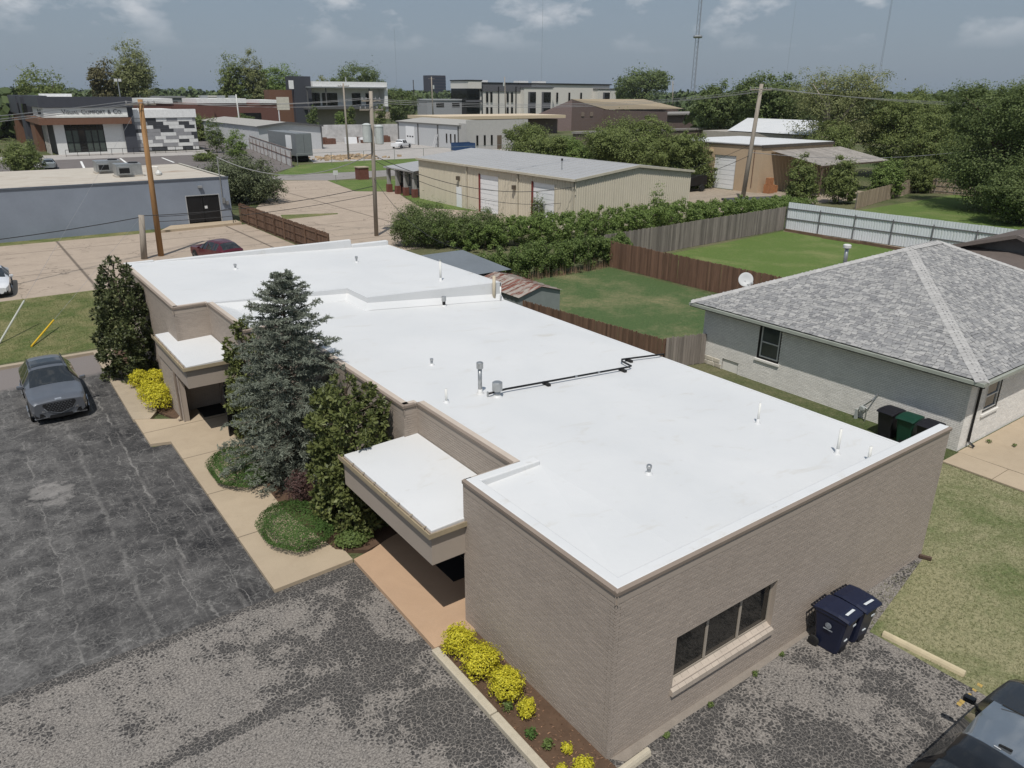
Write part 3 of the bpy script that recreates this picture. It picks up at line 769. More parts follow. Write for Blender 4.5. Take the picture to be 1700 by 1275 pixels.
trim_run((0.93, 17.53), (0.93, 9.38), (-1, 0), HB, 0.0, 0.042)
trim_run((-0.73, 17.55), (0.90, 17.55), (0, -1), HF, 0.042)
trim_run((-0.73, 21.92), (-0.73, 17.55), (-1, 0), HF, 0.0, 0.042)
trim_run((-2.0, 22.0), (-0.81, 22.0), (0, -1), HF, 0.042)
trim_run((-2.0, 31.5), (-2.0, 22.0), (-1, 0), HF, 0.0, 0.042)
# roof sheets
ins = 0.03
mb = MB()
def rq(*pts): mb.quad(*pts)
rq((1.36, 4.62, zm(1.36)), (11.75, 4.62, zm(11.75)), (11.75, 20.1, zm(11.75)), (1.36, 20.1, zm(1.36)))
rq((1.95, 0.28, zm(1.95)), (11.75, 0.28, zm(11.75)), (11.75, 4.62, zm(11.75)), (1.95, 4.62, zm(1.95)))
rq((0.28, 0.28, 3.87), (1.95, 0.28, zm(1.95)), (1.95, 4.62, zm(1.95)), (0.28, 4.62, 3.74))
rq((0.96, 9.38, zm(0.96)), (1.36, 9.41, zm(1.36)), (1.36, 17.55, zm(1.36)), (0.96, 17.55, zm(0.96)))
rq((1.36, 20.1, zm(1.36)), (5.05, 20.1, zm(5.05)), (5.05, 22.0, zm(5.05)), (1.36, 22.0, zm(1.36)))
rq((-0.70, 17.58, HF), (0.2, 18.2, 3.93), (0.2, 22.0, 3.93), (-0.70, 22.0, HF))
rq((0.2, 18.2, 3.93), (1.36, 18.2, zm(1.36)), (1.36, 22.0, zm(1.36)), (0.2, 22.0, 3.93))
rq((-0.70, 17.58, HF), (0.93, 17.58, HF - 0.3), (1.36, 18.2, zm(1.36)), (0.2, 18.2, 3.93))
rq((0.93, 17.58, HF - 0.3), (0.96, 17.55, zm(0.96)), (1.36, 17.55, zm(1.36)), (1.36, 18.2, zm(1.36)))
roof_a = mb.build("roof", M['roofwhite'], bld)
# parapets of the near block
def para(name, poly, z0, z1, bev=0.03):
    p = MB().prism(poly, z0, z1).build(name, M['roofwhite'], bld, bevel=bev); return p
para("parapet", [(0.03, 0.02), (11.72, 0.02), (11.72, 0.28), (0.28, 0.28), (0.28, 4.62), (1.36, 4.62), (1.94, 4.62), (1.94, 4.87), (0.03, 4.87)], 2.8, HB + 0.015)
# far roof
mb = MB()
rq((-1.97, 22.03, zf(-1.97)), (5.05, 22.03, zf(5.05)), (5.05, 31.4, zf(5.05)), (-1.97, 31.4, zf(-1.97)))
rq((5.05, 20.12, zf(5.05)), (11.75, 20.12, zf(11.75)), (11.75, 31.4, zf(11.75)), (5.05, 31.4, zf(5.05)))
mb.build("roof", M['roofwhite'], bld)
mb = MB()
cant = 0.26
for (xa, ya, xb, yb, nx_, ny_) in ((-0.70, 22.0, 5.05, 22.0, 0, -1), (5.05, 22.0, 5.05, 20.1, -1, 0), (5.05, 20.1, 11.75, 20.1, 0, -1)):
    k0, k1 = zf(xa) + 0.03, zf(xb) + 0.03
    b0, b1 = (zm(xa) if xa > 0.5 else 3.95), zm(xb)
    rq((xa, ya, k0), (xb, yb, k1), (xb, yb, b1 + cant), (xa, ya, b0 + cant))
    rq((xa, ya, b0 + cant), (xb, yb, b1 + cant), (xb + nx_ * cant, yb + ny_ * cant, b1 + 0.01), (xa + nx_ * cant, ya + ny_ * cant, b0 + 0.01))
    rq((xa, ya, k0), (xb, yb, k1), (xb - nx_ * 0.3, yb - ny_ * 0.3, k1 - 0.02), (xa - nx_ * 0.3, ya - ny_ * 0.3, k0 - 0.02))
for (cx_, cy_) in ((5.05, 20.1),):
    b_ = zm(cx_); rq((cx_, cy_, b_ + cant), (cx_ - cant, cy_, b_ + 0.01), (cx_ - cant, cy_ - cant, b_ + 0.01), (cx_, cy_ - cant, b_ + 0.01))
mb.build("roof_step", M['roofwhite'], bld, bevel=0.03)
para("parapet", [(-0.65, 31.28), (9.5, 31.28), (9.5, 31.52), (-0.65, 31.52)], 3.5, 4.25)
para("parapet", [(9.5, 31.20), (11.74, 31.20), (11.74, 31.52), (9.5, 31.52)], 3.3, 3.98)
para("parapet", [(-1.97, 31.36), (-0.65, 31.36), (-0.65, 31.52), (-1.97, 31.52)], 3.5, 4.30)
# white drip edge along the back
mb = MB(); mb.prism([(11.70, 0.05), (11.79, 0.05), (11.79, 20.1), (11.70, 20.1)], 2.80, 2.968)
mb.prism([(11.70, 20.1), (11.79, 20.1), (11.79, 31.5), (11.70, 31.5)], 3.58, 3.732)
mb.build("drip_edge", M['roofwhite'], bld)

# canopies
def canopy(x0, x1, y0, y1, zb, zt, gut=True):
    c = MB().box(x0, x1, y0, y1, zb, zt - 0.05).build("canopy", M['taupe_smooth'], bld)
    # gutter trough along the outer edge and the near end
    mb = MB()
    mb.prism([(x0 - 0.11, y0 - 0.10), (x0 - 0.095, y0 - 0.085), (x0 - 0.095, y1 + 0.1), (x0 - 0.11, y1 + 0.1)], zt - 0.12, zt + 0.005)
    mb.prism([(x0 - 0.11, y0 - 0.10), (x1 - 0.02, y0 - 0.10), (x1 - 0.02, y0 - 0.085), (x0 - 0.095, y0 - 0.085)], zt - 0.12, zt + 0.005)
    mb.box(x0 - 0.10, x0 + 0.03, y0 - 0.09, y1 + 0.1, zt - 0.13, zt - 0.10)
    mb.box(x0 + 0.03, x1 - 0.02, y0 - 0.09, y0 + 0.03, zt - 0.13, zt - 0.10)
    mb.build("gutter", M['gutter'], c)
    yy_ = y0 + 0.25
    while yy_ < y1:
        MB().bar((x0 - 0.10, yy_, zt + 0.008), (x0 + 0.02, yy_, zt + 0.012), 0.025, 0.008).build("gutter_strap", M['gutter'], c)
        yy_ += 0.62
    MB().prism([(x0 + 0.02, y0 + 0.02), (x1, y0 + 0.02), (x1, y1 - 0.0), (x0 + 0.02, y1 - 0.0)], zt - 0.06, lambda x, y: zt + 0.01 + 0.03 * (x - x0)).build("canopy_roof", M['roofwhite'], c, bevel=0.02)
    MB().box(x0 - 0.012, x1 - 0.01, y0 - 0.012, y0 + 0.01, zt - 0.30, zt - 0.135).build("fascia_board", M['taupe_smooth'], c)
    MB().box(x0 - 0.012, x0 + 0.01, y0 + 0.01, y1, zt - 0.30, zt - 0.135).build("fascia_board", M['taupe_smooth'], c)
    return c
canopy(-0.88, 1.335, 4.86, 9.45, 2.03, 2.90)
# the inner end of the near canopy rests against the near block
c2 = canopy(-2.52, -0.76, 18.85, 23.5, 2.12, 2.92)
# front window
win = MB()
x0, x1, z0, z1 = 1.68, 4.88, 0.88, 2.09
win.box(x0, x1, 0.11, 0.16, z0 + 0.06, z0 + 0.10).box(x0, x1, 0.11, 0.16, z1 - 0.04, z1)
for xm in (x0 + 0.02, 2.76, 3.82, x1 - 0.02 - 0.0): win.box(xm - 0.035, xm + 0.035, 0.105, 0.158, z0 + 0.10, z1 - 0.04)
wobj = win.build("window", M['mullion'], bld)
for a, b in ((x0 + 0.055, 2.725), (2.795, 3.785), (3.855, x1 - 0.055)):
    MB().box(a, b, 0.125, 0.14, z0 + 0.10, z1 - 0.04).build("pane", M['glassdark'], wobj)
sl = MB(); k = 0
nb = 16
for i in range(nb):
    a = x0 - 0.02 + i * (x1 - x0 + 0.04) / nb; b = a + (x1 - x0 + 0.04) / nb - 0.006
    s_ = MB()
    s_.v += [(a, 0.15, z0 + 0.075), (b, 0.15, z0 + 0.075), (b, -0.075, z0 - 0.07), (a, -0.075, z0 - 0.07), (a, 0.15, z0 - 0.19), (b, 0.15, z0 - 0.19), (b, -0.075, z0 - 0.19), (a, -0.075, z0 - 0.19)]
    s_.f += [(0, 3, 2, 1), (4, 5, 6, 7), (3, 7, 6, 2), (0, 1, 5, 4), (1, 2, 6, 5), (0, 4, 7, 3)]
    s_.build("sill_brick", plain("sill_paint", (0.42, 0.36, 0.30), 0.75, var=0.08, island=0.05), wobj)
for xr in (x0 + 0.004, x1 - 0.004): MB().box(xr - 0.012, xr + 0.012, -0.012, 0.12, z0, z1).build("reveal", M['taupe_smooth'], wobj)
MB().box(x0, x1, -0.008, 0.12, z1 - 0.004, z1 + 0.02).build("lintel", M['taupe_smooth'], wobj)
MB().box(x0 - 0.1, x1 + 0.1, 0.8, 0.82, 0.3, 2.4).build("blind", plain("dark_blind", (0.05, 0.045, 0.035), 0.9), wobj)
# courtyard door and window behind the trees
d_ = MB().box(0.99, 1.03, 15.25, 16.35, 0.12, 2.28).build("door", M['glassdark'], bld)
w2 = MB().box(0.99, 1.03, 12.75, 13.95, 0.9, 2.2).build("window", M['glassdark'], bld)
# far porch: glazed black door and its open leaf, a downspout by the screen wall
d_ = MB().box(-0.80, -0.75, 19.1, 21.1, 0.11, 2.10).build("door", M['glassdark'], bld)
MB().bar((-0.84, 19.9, 1.0), (-0.84, 19.9, 1.4), 0.03, 0.03).build("handle", M['galv'], d_)
MB().bar((-0.80, 19.0, 1.1), (-1.45, 18.55, 1.1), 0.05, 1.95).build("door", M['black'], bld)
d_ = MB().box(1.315, 1.34, 6.4, 7.5, 0.12, 2.02).build("door", M['glassdark'], bld)
MB().tube([(-2.50, 21.05, 2.15), (-2.50, 21.05, 0.2), (-2.62, 21.05, 0.14)], 0.045, 6).build("downspout", M['taupe_dark'], bld)

# ------------------------------------------------------------------ things on the roof
def vent_pipe(label, x, y, z, h, r, mat, cap=None, group='roof vents', lean=0.0, flash=True):
    t = thing("vent_pipe", label, "vent pipe", (x, y, z), 0, group)
    MB().tube([(x, y, z - 0.05), (x + lean, y, z + h)], r, 12).build("pipe", mat, t, smooth=True)
    if flash: MB().lathe((x, y, z - 0.02), [(r + 0.075, 0), (r + 0.065, 0.015), (r + 0.02, 0.06), (r + 0.008, 0.16 if h > 0.4 else 0.08)], 14).build("flashing", M['roofwhite'], t, smooth=True)
    if cap: MB().lathe((x + lean, y, z + h), cap, 14).build("cap", M['galv'], t, smooth=False)
    return t
vent_pipe("white plastic vent pipe nearest the wheelie bins of the white house", 9.4, 1.62, zm(9.4), 0.70, 0.038, M['pvc'])
vent_pipe("white plastic vent pipe in front of the white house wall", 9.3, 4.02, zm(9.3), 0.62, 0.032, M['pvc'])
vent_pipe("short metal roof vent at the middle of the near roof", 3.9, 3.05, zm(3.9), 0.16, 0.045, M['galv'], [(0.055, -0.02), (0.065, 0.0), (0.065, 0.06), (0.05, 0.08)])
vent_pipe("tall metal flue with a round cap beside the fat flue", 3.45, 9.40, zm(3.45), 0.78, 0.06, M['galv'], [(0.05, -0.02), (0.10, 0.0), (0.10, 0.17), (0.07, 0.19)])
vent_pipe("short fat metal flue with a drum cap where the black gas line starts", 3.75, 8.95, zm(3.75), 0.2, 0.09, M['galv'], [(0.12, -0.02), (0.15, 0.0), (0.15, 0.24), (0.12, 0.26)])
vent_pipe("small metal roof vent left of the tall flue", 3.55, 12.35, zm(3.55), 0.17, 0.04, M['galv'], [(0.05, -0.02), (0.055, 0.0), (0.055, 0.05)])
vent_pipe("white vent pipe left of the tall flue near the wall edge", 2.15, 9.15, zm(2.15), 0.40, 0.035, M['pvc'])
vent_pipe("square-capped flue in front of the white roof step", 8.4, 19.62, zm(8.4), 0.22, 0.07, M['black'], [(0.085, 0.0), (0.10, 0.02), (0.10, 0.21), (0.08, 0.22)])
vent_pipe("tall white vent pipe on the far roof", 9.5, 21.7, zf(9.5), 0.92, 0.05, M['pvc'], [(0.05, -0.01), (0.06, 0.0), (0.06, 0.05)])
vent_pipe("tan capped flue at the back corner of the roof step", 11.3, 20.0, zm(11.3) - 0.02, 1.15, 0.075, M['tanpipe'], None, flash=False)
tag(MB().tube([(11.52, 19.8, 3.0), (11.52, 19.8, 3.62)], 0.035, 8).build("conduit", M['pvc'], smooth=True), "thin white conduit beside the tan flue", "conduit")
vent_pipe("small metal vent on the far roof nearest the red car", 2.2, 28.1, zf(2.2), 0.16, 0.045, M['galv'], [(0.05, -0.02), (0.07, 0.0), (0.07, 0.08)])
vent_pipe("small metal vent on the far roof near the grey utility pole", 7.95, 27.3, zf(7.95), 0.2, 0.045, M['galv'], [(0.05, -0.02), (0.07, 0.0), (0.07, 0.1)])
vent_pipe("slim white pipe stub at the right rim of the near roof", 9.75, 0.95, zm(9.75), 0.4, 0.04, M['pvc'])
gl = thing("gas_line", "black gas line on blocks crossing the white roof", "gas line", (4.0, 9.0, zm(4.0)))
zg = lambda x: zm(x) + 0.11
MB().tube([(3.5, 9.02, zg(3.5)), (4.2, 9.15, zg(4.2)), (9.45, 9.35, zg(9.45)), (9.60, 9.40, zg(9.6)), (9.70, 9.95, zg(9.7)), (9.86, 10.12, zg(9.86)), (11.85, 10.02, zg(11.85)), (11.95, 10.02, zg(11.95) - 0.3), (11.95, 10.02, 1.2)], 0.034, 8).build("pipe", M['black'], gl, smooth=True)
for x, y in ((5.75, 9.22), (9.1, 9.33), (10.15, 10.1)):
    MB().obox((x + 0.02, y - 0.02, zm(x) + 0.045), (0.06, 0, -0.005), (0, 0.15, 0), (0, 0, 0.045)).build("support_block", M['rubber'], gl, bevel=0.01)
for x in (7.0, 8.0):
    MB().lathe((x, 9.257 + (x - 7) * 0.038, zg(x)), [(0.042, -0.05), (0.042, 0.05)], 8, (1, 0.04, -0.087)).build("coupling", M['galv'], gl)
MB().bar((3.48, 9.05, zm(3.5)), (3.48, 9.05, zm(3.5) + 0.16), 0.03, 0.06).build("bracket", M['galv'], gl)

# ------------------------------------------------------------------ plants round the building
F = {}
F['magnolia'] = foliage("magnolia_leaf", (0.046, 0.066, 0.020), (0.185, 0.205, 0.068), 0.2, 0.5, 0.3)
F['magnolia2'] = foliage("magnolia_leaf_dark", (0.026, 0.040, 0.016), (0.115, 0.130, 0.052), 0.15, 0.5, 0.3)
F['cedar'] = foliage("cedar_needles", (0.100, 0.118, 0.088), (0.300, 0.328, 0.265), 0.3, 0.75)
F['yellow'] = foliage("yellow_shrub_leaf", (0.33, 0.33, 0.03), (0.78, 0.70, 0.06), 0.35)
F['juniper'] = foliage("juniper_green", (0.055, 0.105, 0.030), (0.105, 0.180, 0.050), 0.25, 0.8, 0.1)
F['barberry'] = foliage("barberry_leaf", (0.055, 0.030, 0.028), (0.13, 0.075, 0.065), 0.2)
F['vine'] = foliage("vine_leaf", (0.074, 0.115, 0.032), (0.215, 0.285, 0.090), 0.4)
F['vine2'] = foliage("vine_leaf_bright", (0.088, 0.138, 0.036), (0.250, 0.335, 0.100), 0.4)
F['tree'] = foliage("tree_leaf", (0.085, 0.118, 0.036), (0.250, 0.295, 0.100), 0.4)
F['tree_light'] = foliage("tree_leaf_light", (0.120, 0.140, 0.055), (0.31, 0.33, 0.145), 0.4)
F['tree_dark'] = foliage("tree_leaf_dark", (0.064, 0.095, 0.032), (0.190, 0.240, 0.085), 0.38)
F['tree_dry'] = foliage("tree_leaf_dry", (0.065, 0.062, 0.028), (0.17, 0.155, 0.075), 0.2)
F['olive'] = foliage("olive_leaf", (0.045, 0.058, 0.028), (0.16, 0.185, 0.095), 0.2)

def magnolia(label, base, h, prof, nclump, seed, mat, group='magnolia trees along the front'):
    """evergreen of big leaf rosettes set on uneven lumps; prof gives radius at height fraction"""
    rng = np.random.default_rng(seed)
    t = thing("magnolia_tree", label, "tree", base, 0, group)
    bx, by, bz = base
    mb = MB(); mb.tube([(bx, by, bz), (bx + 0.05, by, bz + h * 0.55), (bx, by + 0.04, bz + h * 0.93)], [0.11, 0.07, 0.02], 8)
    fr = np.linspace(0, 1, len(prof))
    nl = 105; f = (np.arange(nl) + rng.uniform(0, 1, nl)) / nl; f = np.clip(f, 0.03, 0.985); a = np.arange(nl) * 2.39996 + rng.normal(size=nl) * 0.3
    rr_ = np.interp(f, fr, prof); lr = rng.uniform(0.16, 0.40, nl) * np.clip(rr_, 0.4, 1.1)
    q = np.maximum(0.05, rr_ * rng.uniform(0.72, 1.10, nl) - lr * 0.6)
    LC = np.stack([bx + q * np.cos(a), by + q * np.sin(a), bz + h * f], axis=1)
    idx = rng.choice(nl, size=nclump, p=lr ** 2 / np.sum(lr ** 2))
    d = unit(rng.normal(size=(nclump, 3)) + np.stack([np.cos(a[idx]), np.sin(a[idx]), np.full(nclump, 0.35)], axis=1) * 0.9)
    C = LC[idx] + d * lr[idx][:, None] * rng.uniform(0.65, 1.1, (nclump, 1)) * np.array([1, 1, 0.85])
    D = d + np.array([0, 0, 0.45])
    for i in range(0, nl, 2): mb.tube([(bx, by, max(bz + 0.1, LC[i][2] - 0.35)), tuple(LC[i])], [0.022, 0.008], 4, False)
    mb.build("trunk", M['trunk'], t)
    k = 8
    P = np.repeat(C, k, axis=0); DD = unit(np.repeat(D, k, axis=0)); n = len(P)
    spread = unit(rng.normal(size=(n, 3)) * 0.75 + DD * 0.75)
    L = rng.uniform(0.10, 0.20, size=(n, 1)); W = L * 0.44
    tip = P + spread * L; side = unit(np.cross(spread, DD + rng.normal(size=(n, 3)) * 0.3)); mid = P + spread * L * 0.55
    quads_object("crown", np.stack([P, mid + side * W * 0.5, tip, mid - side * W * 0.5], axis=1), mat, t)
    return t
magnolia("tall dark magnolia at the far corner of the building by the lawn", (-3.0, 27.3, 0.08), 5.3, [1.0, 1.05, 1.1, 1.12, 1.15, 1.0, 1.05, 0.9, 0.75, 0.55, 0.15], 2100, 3, F['magnolia2'])
magnolia("olive-green magnolia standing between the cedar and the near canopy", (-0.25, 10.45, 0.1), 4.55, [0.95, 1.05, 1.05, 1.0, 1.1, 1.05, 1.0, 1.05, 0.95, 0.7, 0.2], 2100, 8, F['magnolia'])
magnolia("magnolia mostly hidden behind the cedar by the far canopy", (-0.75, 17.9, 0.1), 4.35, [0.55, 0.6, 0.65, 0.7, 0.7, 0.7, 0.7, 0.65, 0.6, 0.45, 0.15], 900, 12, F['magnolia'])

def cedar(label, base, apex, seed=4):
    rng = np.random.default_rng(seed)
    t = thing("cedar_tree", label, "tree", base)
    B, A = np.array(base, float), np.array(apex, float); H = A[2] - B[2]
    mb = MB(); mb.tube([base, tuple(B + (A - B) * 0.5 + np.array([0.06, 0, 0])), apex], [0.16, 0.09, 0.012], 8)
    fr = [0, 0.06, 0.14, 0.28, 0.45, 0.62, 0.74, 0.86, 0.95, 1.0]
    rad = [1.3, 1.65, 1.85, 1.85, 1.66, 1.38, 1.05, 0.76, 0.44, 0.14]
    Q = []
    nb = 340
    for i in range(nb):
        f = (i / nb) ** 1.06
        f = min(0.995, f + rng.normal() * 0.006)
        a = i * 2.39996 + rng.normal() * 0.25
        L = np.interp(f, fr, rad) * rng.choice([0.6, 0.8, 1.0, 1.0, 1.12, 1.12 if f < 0.3 else 1.3]) * rng.uniform(0.85, 1.05)
        o = B + (A - B) * f
        d = np.array([math.cos(a), math.sin(a), 0.0])
        side = np.array([-d[1], d[0], 0.0])
        rise = rng.uniform(0.04, 0.30) + 0.42 * max(0, f - 0.55)
        pts = []
        for s in np.linspace(0, 1, 7):
            droop = -0.30 * L * s * s * (1 - f) + (0.10 * L * max(0, s - 0.7))
            pts.append(o + d * L * s + side * 0.10 * L * math.sin(s * 3 + i) * s + np.array([0, 0, rise * L * s + droop]))
        pts = np.array(pts)
        if i % 2 == 0: mb.tube([tuple(p) for p in pts[::2]], [0.022, 0.015, 0.009, 0.004], 4, False)
        # flat sprays of twigs either side
        nt = int(9 + 15 * L)
        for j in range(nt):
            s = rng.uniform(0.22, 1.0); x = s * 6; k = min(5, int(x)); p = pts[k] + (pts[k + 1] - pts[k]) * (x - k)
            sg = 1 if j % 2 else -1
            tl = (0.16 + 0.34 * (1 - s)) * min(1.0, L) * rng.uniform(0.6, 1.2)
            td = unit(d * rng.uniform(0.4, 1.0) + side * sg * rng.uniform(0.3, 1.0) + np.array([0, 0, rng.uniform(-0.16, 0.22)]))
            m_ = 9
            ss = rng.uniform(0.0, 1.0, size=(m_, 1))
            c = p + td * tl * ss
            nd = unit(td * rng.uniform(0.3, 1.1, size=(m_, 1)) + rng.normal(size=(m_, 3)) * np.array([0.6, 0.6, 0.55]))
            ln = rng.uniform(0.06, 0.115, size=(m_, 1)); wd = unit(np.cross(nd, rng.normal(size=(m_, 3)))) * 0.0155
            Q.append(np.stack([c - wd, c + wd, c + nd * ln + wd * 0.35, c + nd * ln - wd * 0.35], axis=1))
    mb.build("trunk", M['trunk'], t)
    quads_object("crown", np.concatenate(Q), F['cedar'], t)
    return t
cedar("big blue-grey cedar in front of the building", (-0.75, 14.45, 0.1), (-0.28, 14.5, 6.75))

def round_shrub(label, x, y, z, rx, ry, rz, mat, seed, n=3000, size=0.055, group=None, name='shrub', shell=0.82, aspect=1.7, stem=True, lump=0.08):
    rng = np.random.default_rng(seed)
    t = thing(name, label, "shrub", (x, y, z), 0, group)
    d = unit(rng.normal(size=(n, 3))); d[:, 2] = np.where(d[:, 2] < -0.55, -d[:, 2], d[:, 2])
    lm = 1 + lump * np.sin(5 * d[:, :1] + seed) * np.cos(6 * d[:, 1:2]) + lump * 0.9 * np.sin(9 * d[:, 2:3] + 4 * d[:, :1] + seed)
    r = rng.uniform(shell, 1.03, size=(n, 1)) * lm
    C = np.array([x, y, z + rz * 0.85]) + d * r * np.array([rx, ry, rz])
    C[:, 2] = np.maximum(C[:, 2], z + 0.01)
    N = unit(d + rng.normal(size=(n, 3)) * 0.55 + np.array([0, 0, 0.25]))
    if stem:
        mb = MB(); branchy(mb, (x, y, z), [tuple(C[i]) for i in range(0, 12)], 0.02, rng, 0.1, 5); mb.build("stem", M['trunk'], t)
    quads_object("foliage", leaf_quads(rng, C, N, size, aspect), mat, t)
    return t
for i, (x, y, r, h, lab) in enumerate((
        (-0.70, 4.10, 0.37, 0.36, "round yellow shrub beside the orange porch"),
        (-0.66, 3.25, 0.42, 0.40, "largest round yellow shrub, second from the orange porch"),
        (-0.62, 2.38, 0.37, 0.38, "round yellow shrub third from the orange porch"),
        (-0.60, 1.72, 0.20, 0.22, "small yellow shrub at the end of the row by the near wall"),
        (-0.62, -0.05, 0.22, 0.22, "small yellow shrub by the front corner of the building"),
        (-3.02, 25.7, 0.42, 0.42, "yellow shrub beside the tall dark magnolia"),
        (-2.45, 25.2, 0.46, 0.46, "yellow shrub against the wall of the far porch"),
        (-2.95, 24.05, 0.50, 0.45, "left yellow shrub of the clump by the far porch"),
        (-2.42, 23.35, 0.50, 0.45, "right yellow shrub of the clump by the far porch"),
        (-2.90, 22.75, 0.62, 0.52, "front yellow shrub of the clump by the far porch"))):
    n_ = int(3600 * (r / 0.4) ** 2) if i < 5 else 2200
    round_shrub(lab, x, y, 0.085, r, r, h, F['yellow'], 20 + i, max(900, n_), 0.05 if i < 5 else 0.07, 'yellow shrubs', shell=0.62, lump=0.15)
round_shrub("low green juniper mound on the walk under the cedar", -2.0, 15.45, 0.11, 0.98, 1.42, 0.33, F['juniper'], 41, 14000, 0.055, 'juniper mounds', 'juniper_mound', 0.9, 2.6, False, 0.05)
round_shrub("low green juniper mound nearest the orange porch", -1.85, 10.95, 0.11, 1.0, 1.35, 0.33, F['juniper'], 42, 14000, 0.055, 'juniper mounds', 'juniper_mound', 0.9, 2.6, False, 0.05)
round_shrub("dark purple barberry between the cedar and the magnolia", -1.15, 12.3, 0.11, 0.5, 0.5, 0.62, F['barberry'], 43, 3500, 0.05, None, 'barberry_shrub', 0.45)
round_shrub("low mixed plants at the foot of the olive-green magnolia", -0.75, 9.55, 0.11, 0.55, 0.42, 0.2, F['vine'], 44, 1500, 0.08, None, 'ground_plant', 0.7)
# small bed plants
rng_ = random.Random(9)
for i, (x, y, c, lab) in enumerate(((-0.75, 0.85, 'vine', "small green plant in the near bed by the kerb"), (-0.5, 0.55, 'yellow', "tiny yellow sprig in the near bed"), (-0.85, 1.25, 'juniper', "dark green plant below the small yellow shrub"), (-0.9, 0.25, 'yellow', "low yellow flower in the near bed"), (-0.8, 2.05, 'vine', "green weed in the near bed between yellow shrubs"))):
    round_shrub(lab, x, y, 0.085, 0.13, 0.13, 0.11, F[c], 60 + i, 160, 0.07, 'bed plants', 'bed_plant', 0.3, 2.5, False)
for i, (x, y, lab) in enumerate(((1.35, -0.28, "weed tuft at the wall foot left of the window"), (2.7, -0.25, "weed tuft at the wall foot under the window"), (4.2, -0.22, "weed tuft at the wall foot right of the window"), (5.2, -0.2, "weed tuft at the wall foot beside the bins"))):
    round_shrub(lab, x, y, 0.01, 0.09, 0.07, 0.06, F['vine'], 70 + i, 90, 0.06, 'weeds along the wall', 'weed', 0.2, 2.5, False)
# fallen mulch and flowers by the far bed
mb = MB(); rr = random.Random(4)
for i in range(700):
    x, y = (rr.uniform(-0.98, -0.02), rr.uniform(-0.3, 4.4)) if i < 450 else (rr.uniform(-3.0, -2.55), rr.uniform(21.9, 26))
    a = rr.uniform(0, 6.28); s = rr.uniform(0.015, 0.05)
    mb.quad((x - s * math.cos(a), y - s * math.sin(a), 0.087), (x + 0.01 * math.sin(a), y - 0.01 * math.cos(a), 0.095), (x + s * math.cos(a), y + s * math.sin(a), 0.09), (x - 0.01 * math.sin(a), y + 0.01 * math.cos(a), 0.1))
tag(mb.build("mulch", plain("mulch_chips", (0.20, 0.12, 0.075), 0.95, var=0.4, island=0.6)), "brown wood mulch strewn over the planting beds", "mulch", None, "stuff")

# grass blades on the lawn beside the front wall
rng = np.random.default_rng(77)
def grass(name, label, poly_test, box, n, h, mat, seed):
    r = np.random.default_rng(seed)
    P = np.stack([r.uniform(box[0], box[1], n), r.uniform(box[2], box[3], n), np.full(n, 0.006)], axis=1)
    P = P[poly_test(P)]; n = len(P)
    a = r.uniform(0, 2 * math.pi, n); d = np.stack([np.cos(a), np.sin(a), np.zeros(n)], axis=1)
    lean = np.stack([r.normal(size=n) * 0.5, r.normal(size=n) * 0.5, np.ones(n)], axis=1) * (h * r.uniform(0.5, 1.3, size=(n, 1)))
    w = d * 0.006
    Q = np.stack([P - w, P + w, P + lean], axis=1)
    return tag(quads_object(name, Q, mat), label, "grass", None, "stuff")
F['grass_dry'] = foliage("grass_blade_dry", (0.085, 0.125, 0.035), (0.27, 0.245, 0.125), 0.3)
F['grass_green'] = foliage("grass_blade_green", (0.05, 0.095, 0.022), (0.17, 0.19, 0.06), 0.3)
grass("grass", "short dry grass between the front wall and the white house", lambda P: (P[:, 0] > 7.7 + np.maximum(0, (-P[:, 1] - 2)) * 0.05) & ~((P[:, 0] < 11.75) & (P[:, 1] > -0.1)), (7.7, 18, -6.5, 8), 60000, 0.05, F['grass_dry'], 5)
grass("grass", "short green grass beyond the car park kerb", lambda P: P[:, 1] > 33.0, (-12, -2.2, 33, 45.6), 30000, 0.07, F['grass_green'], 6)

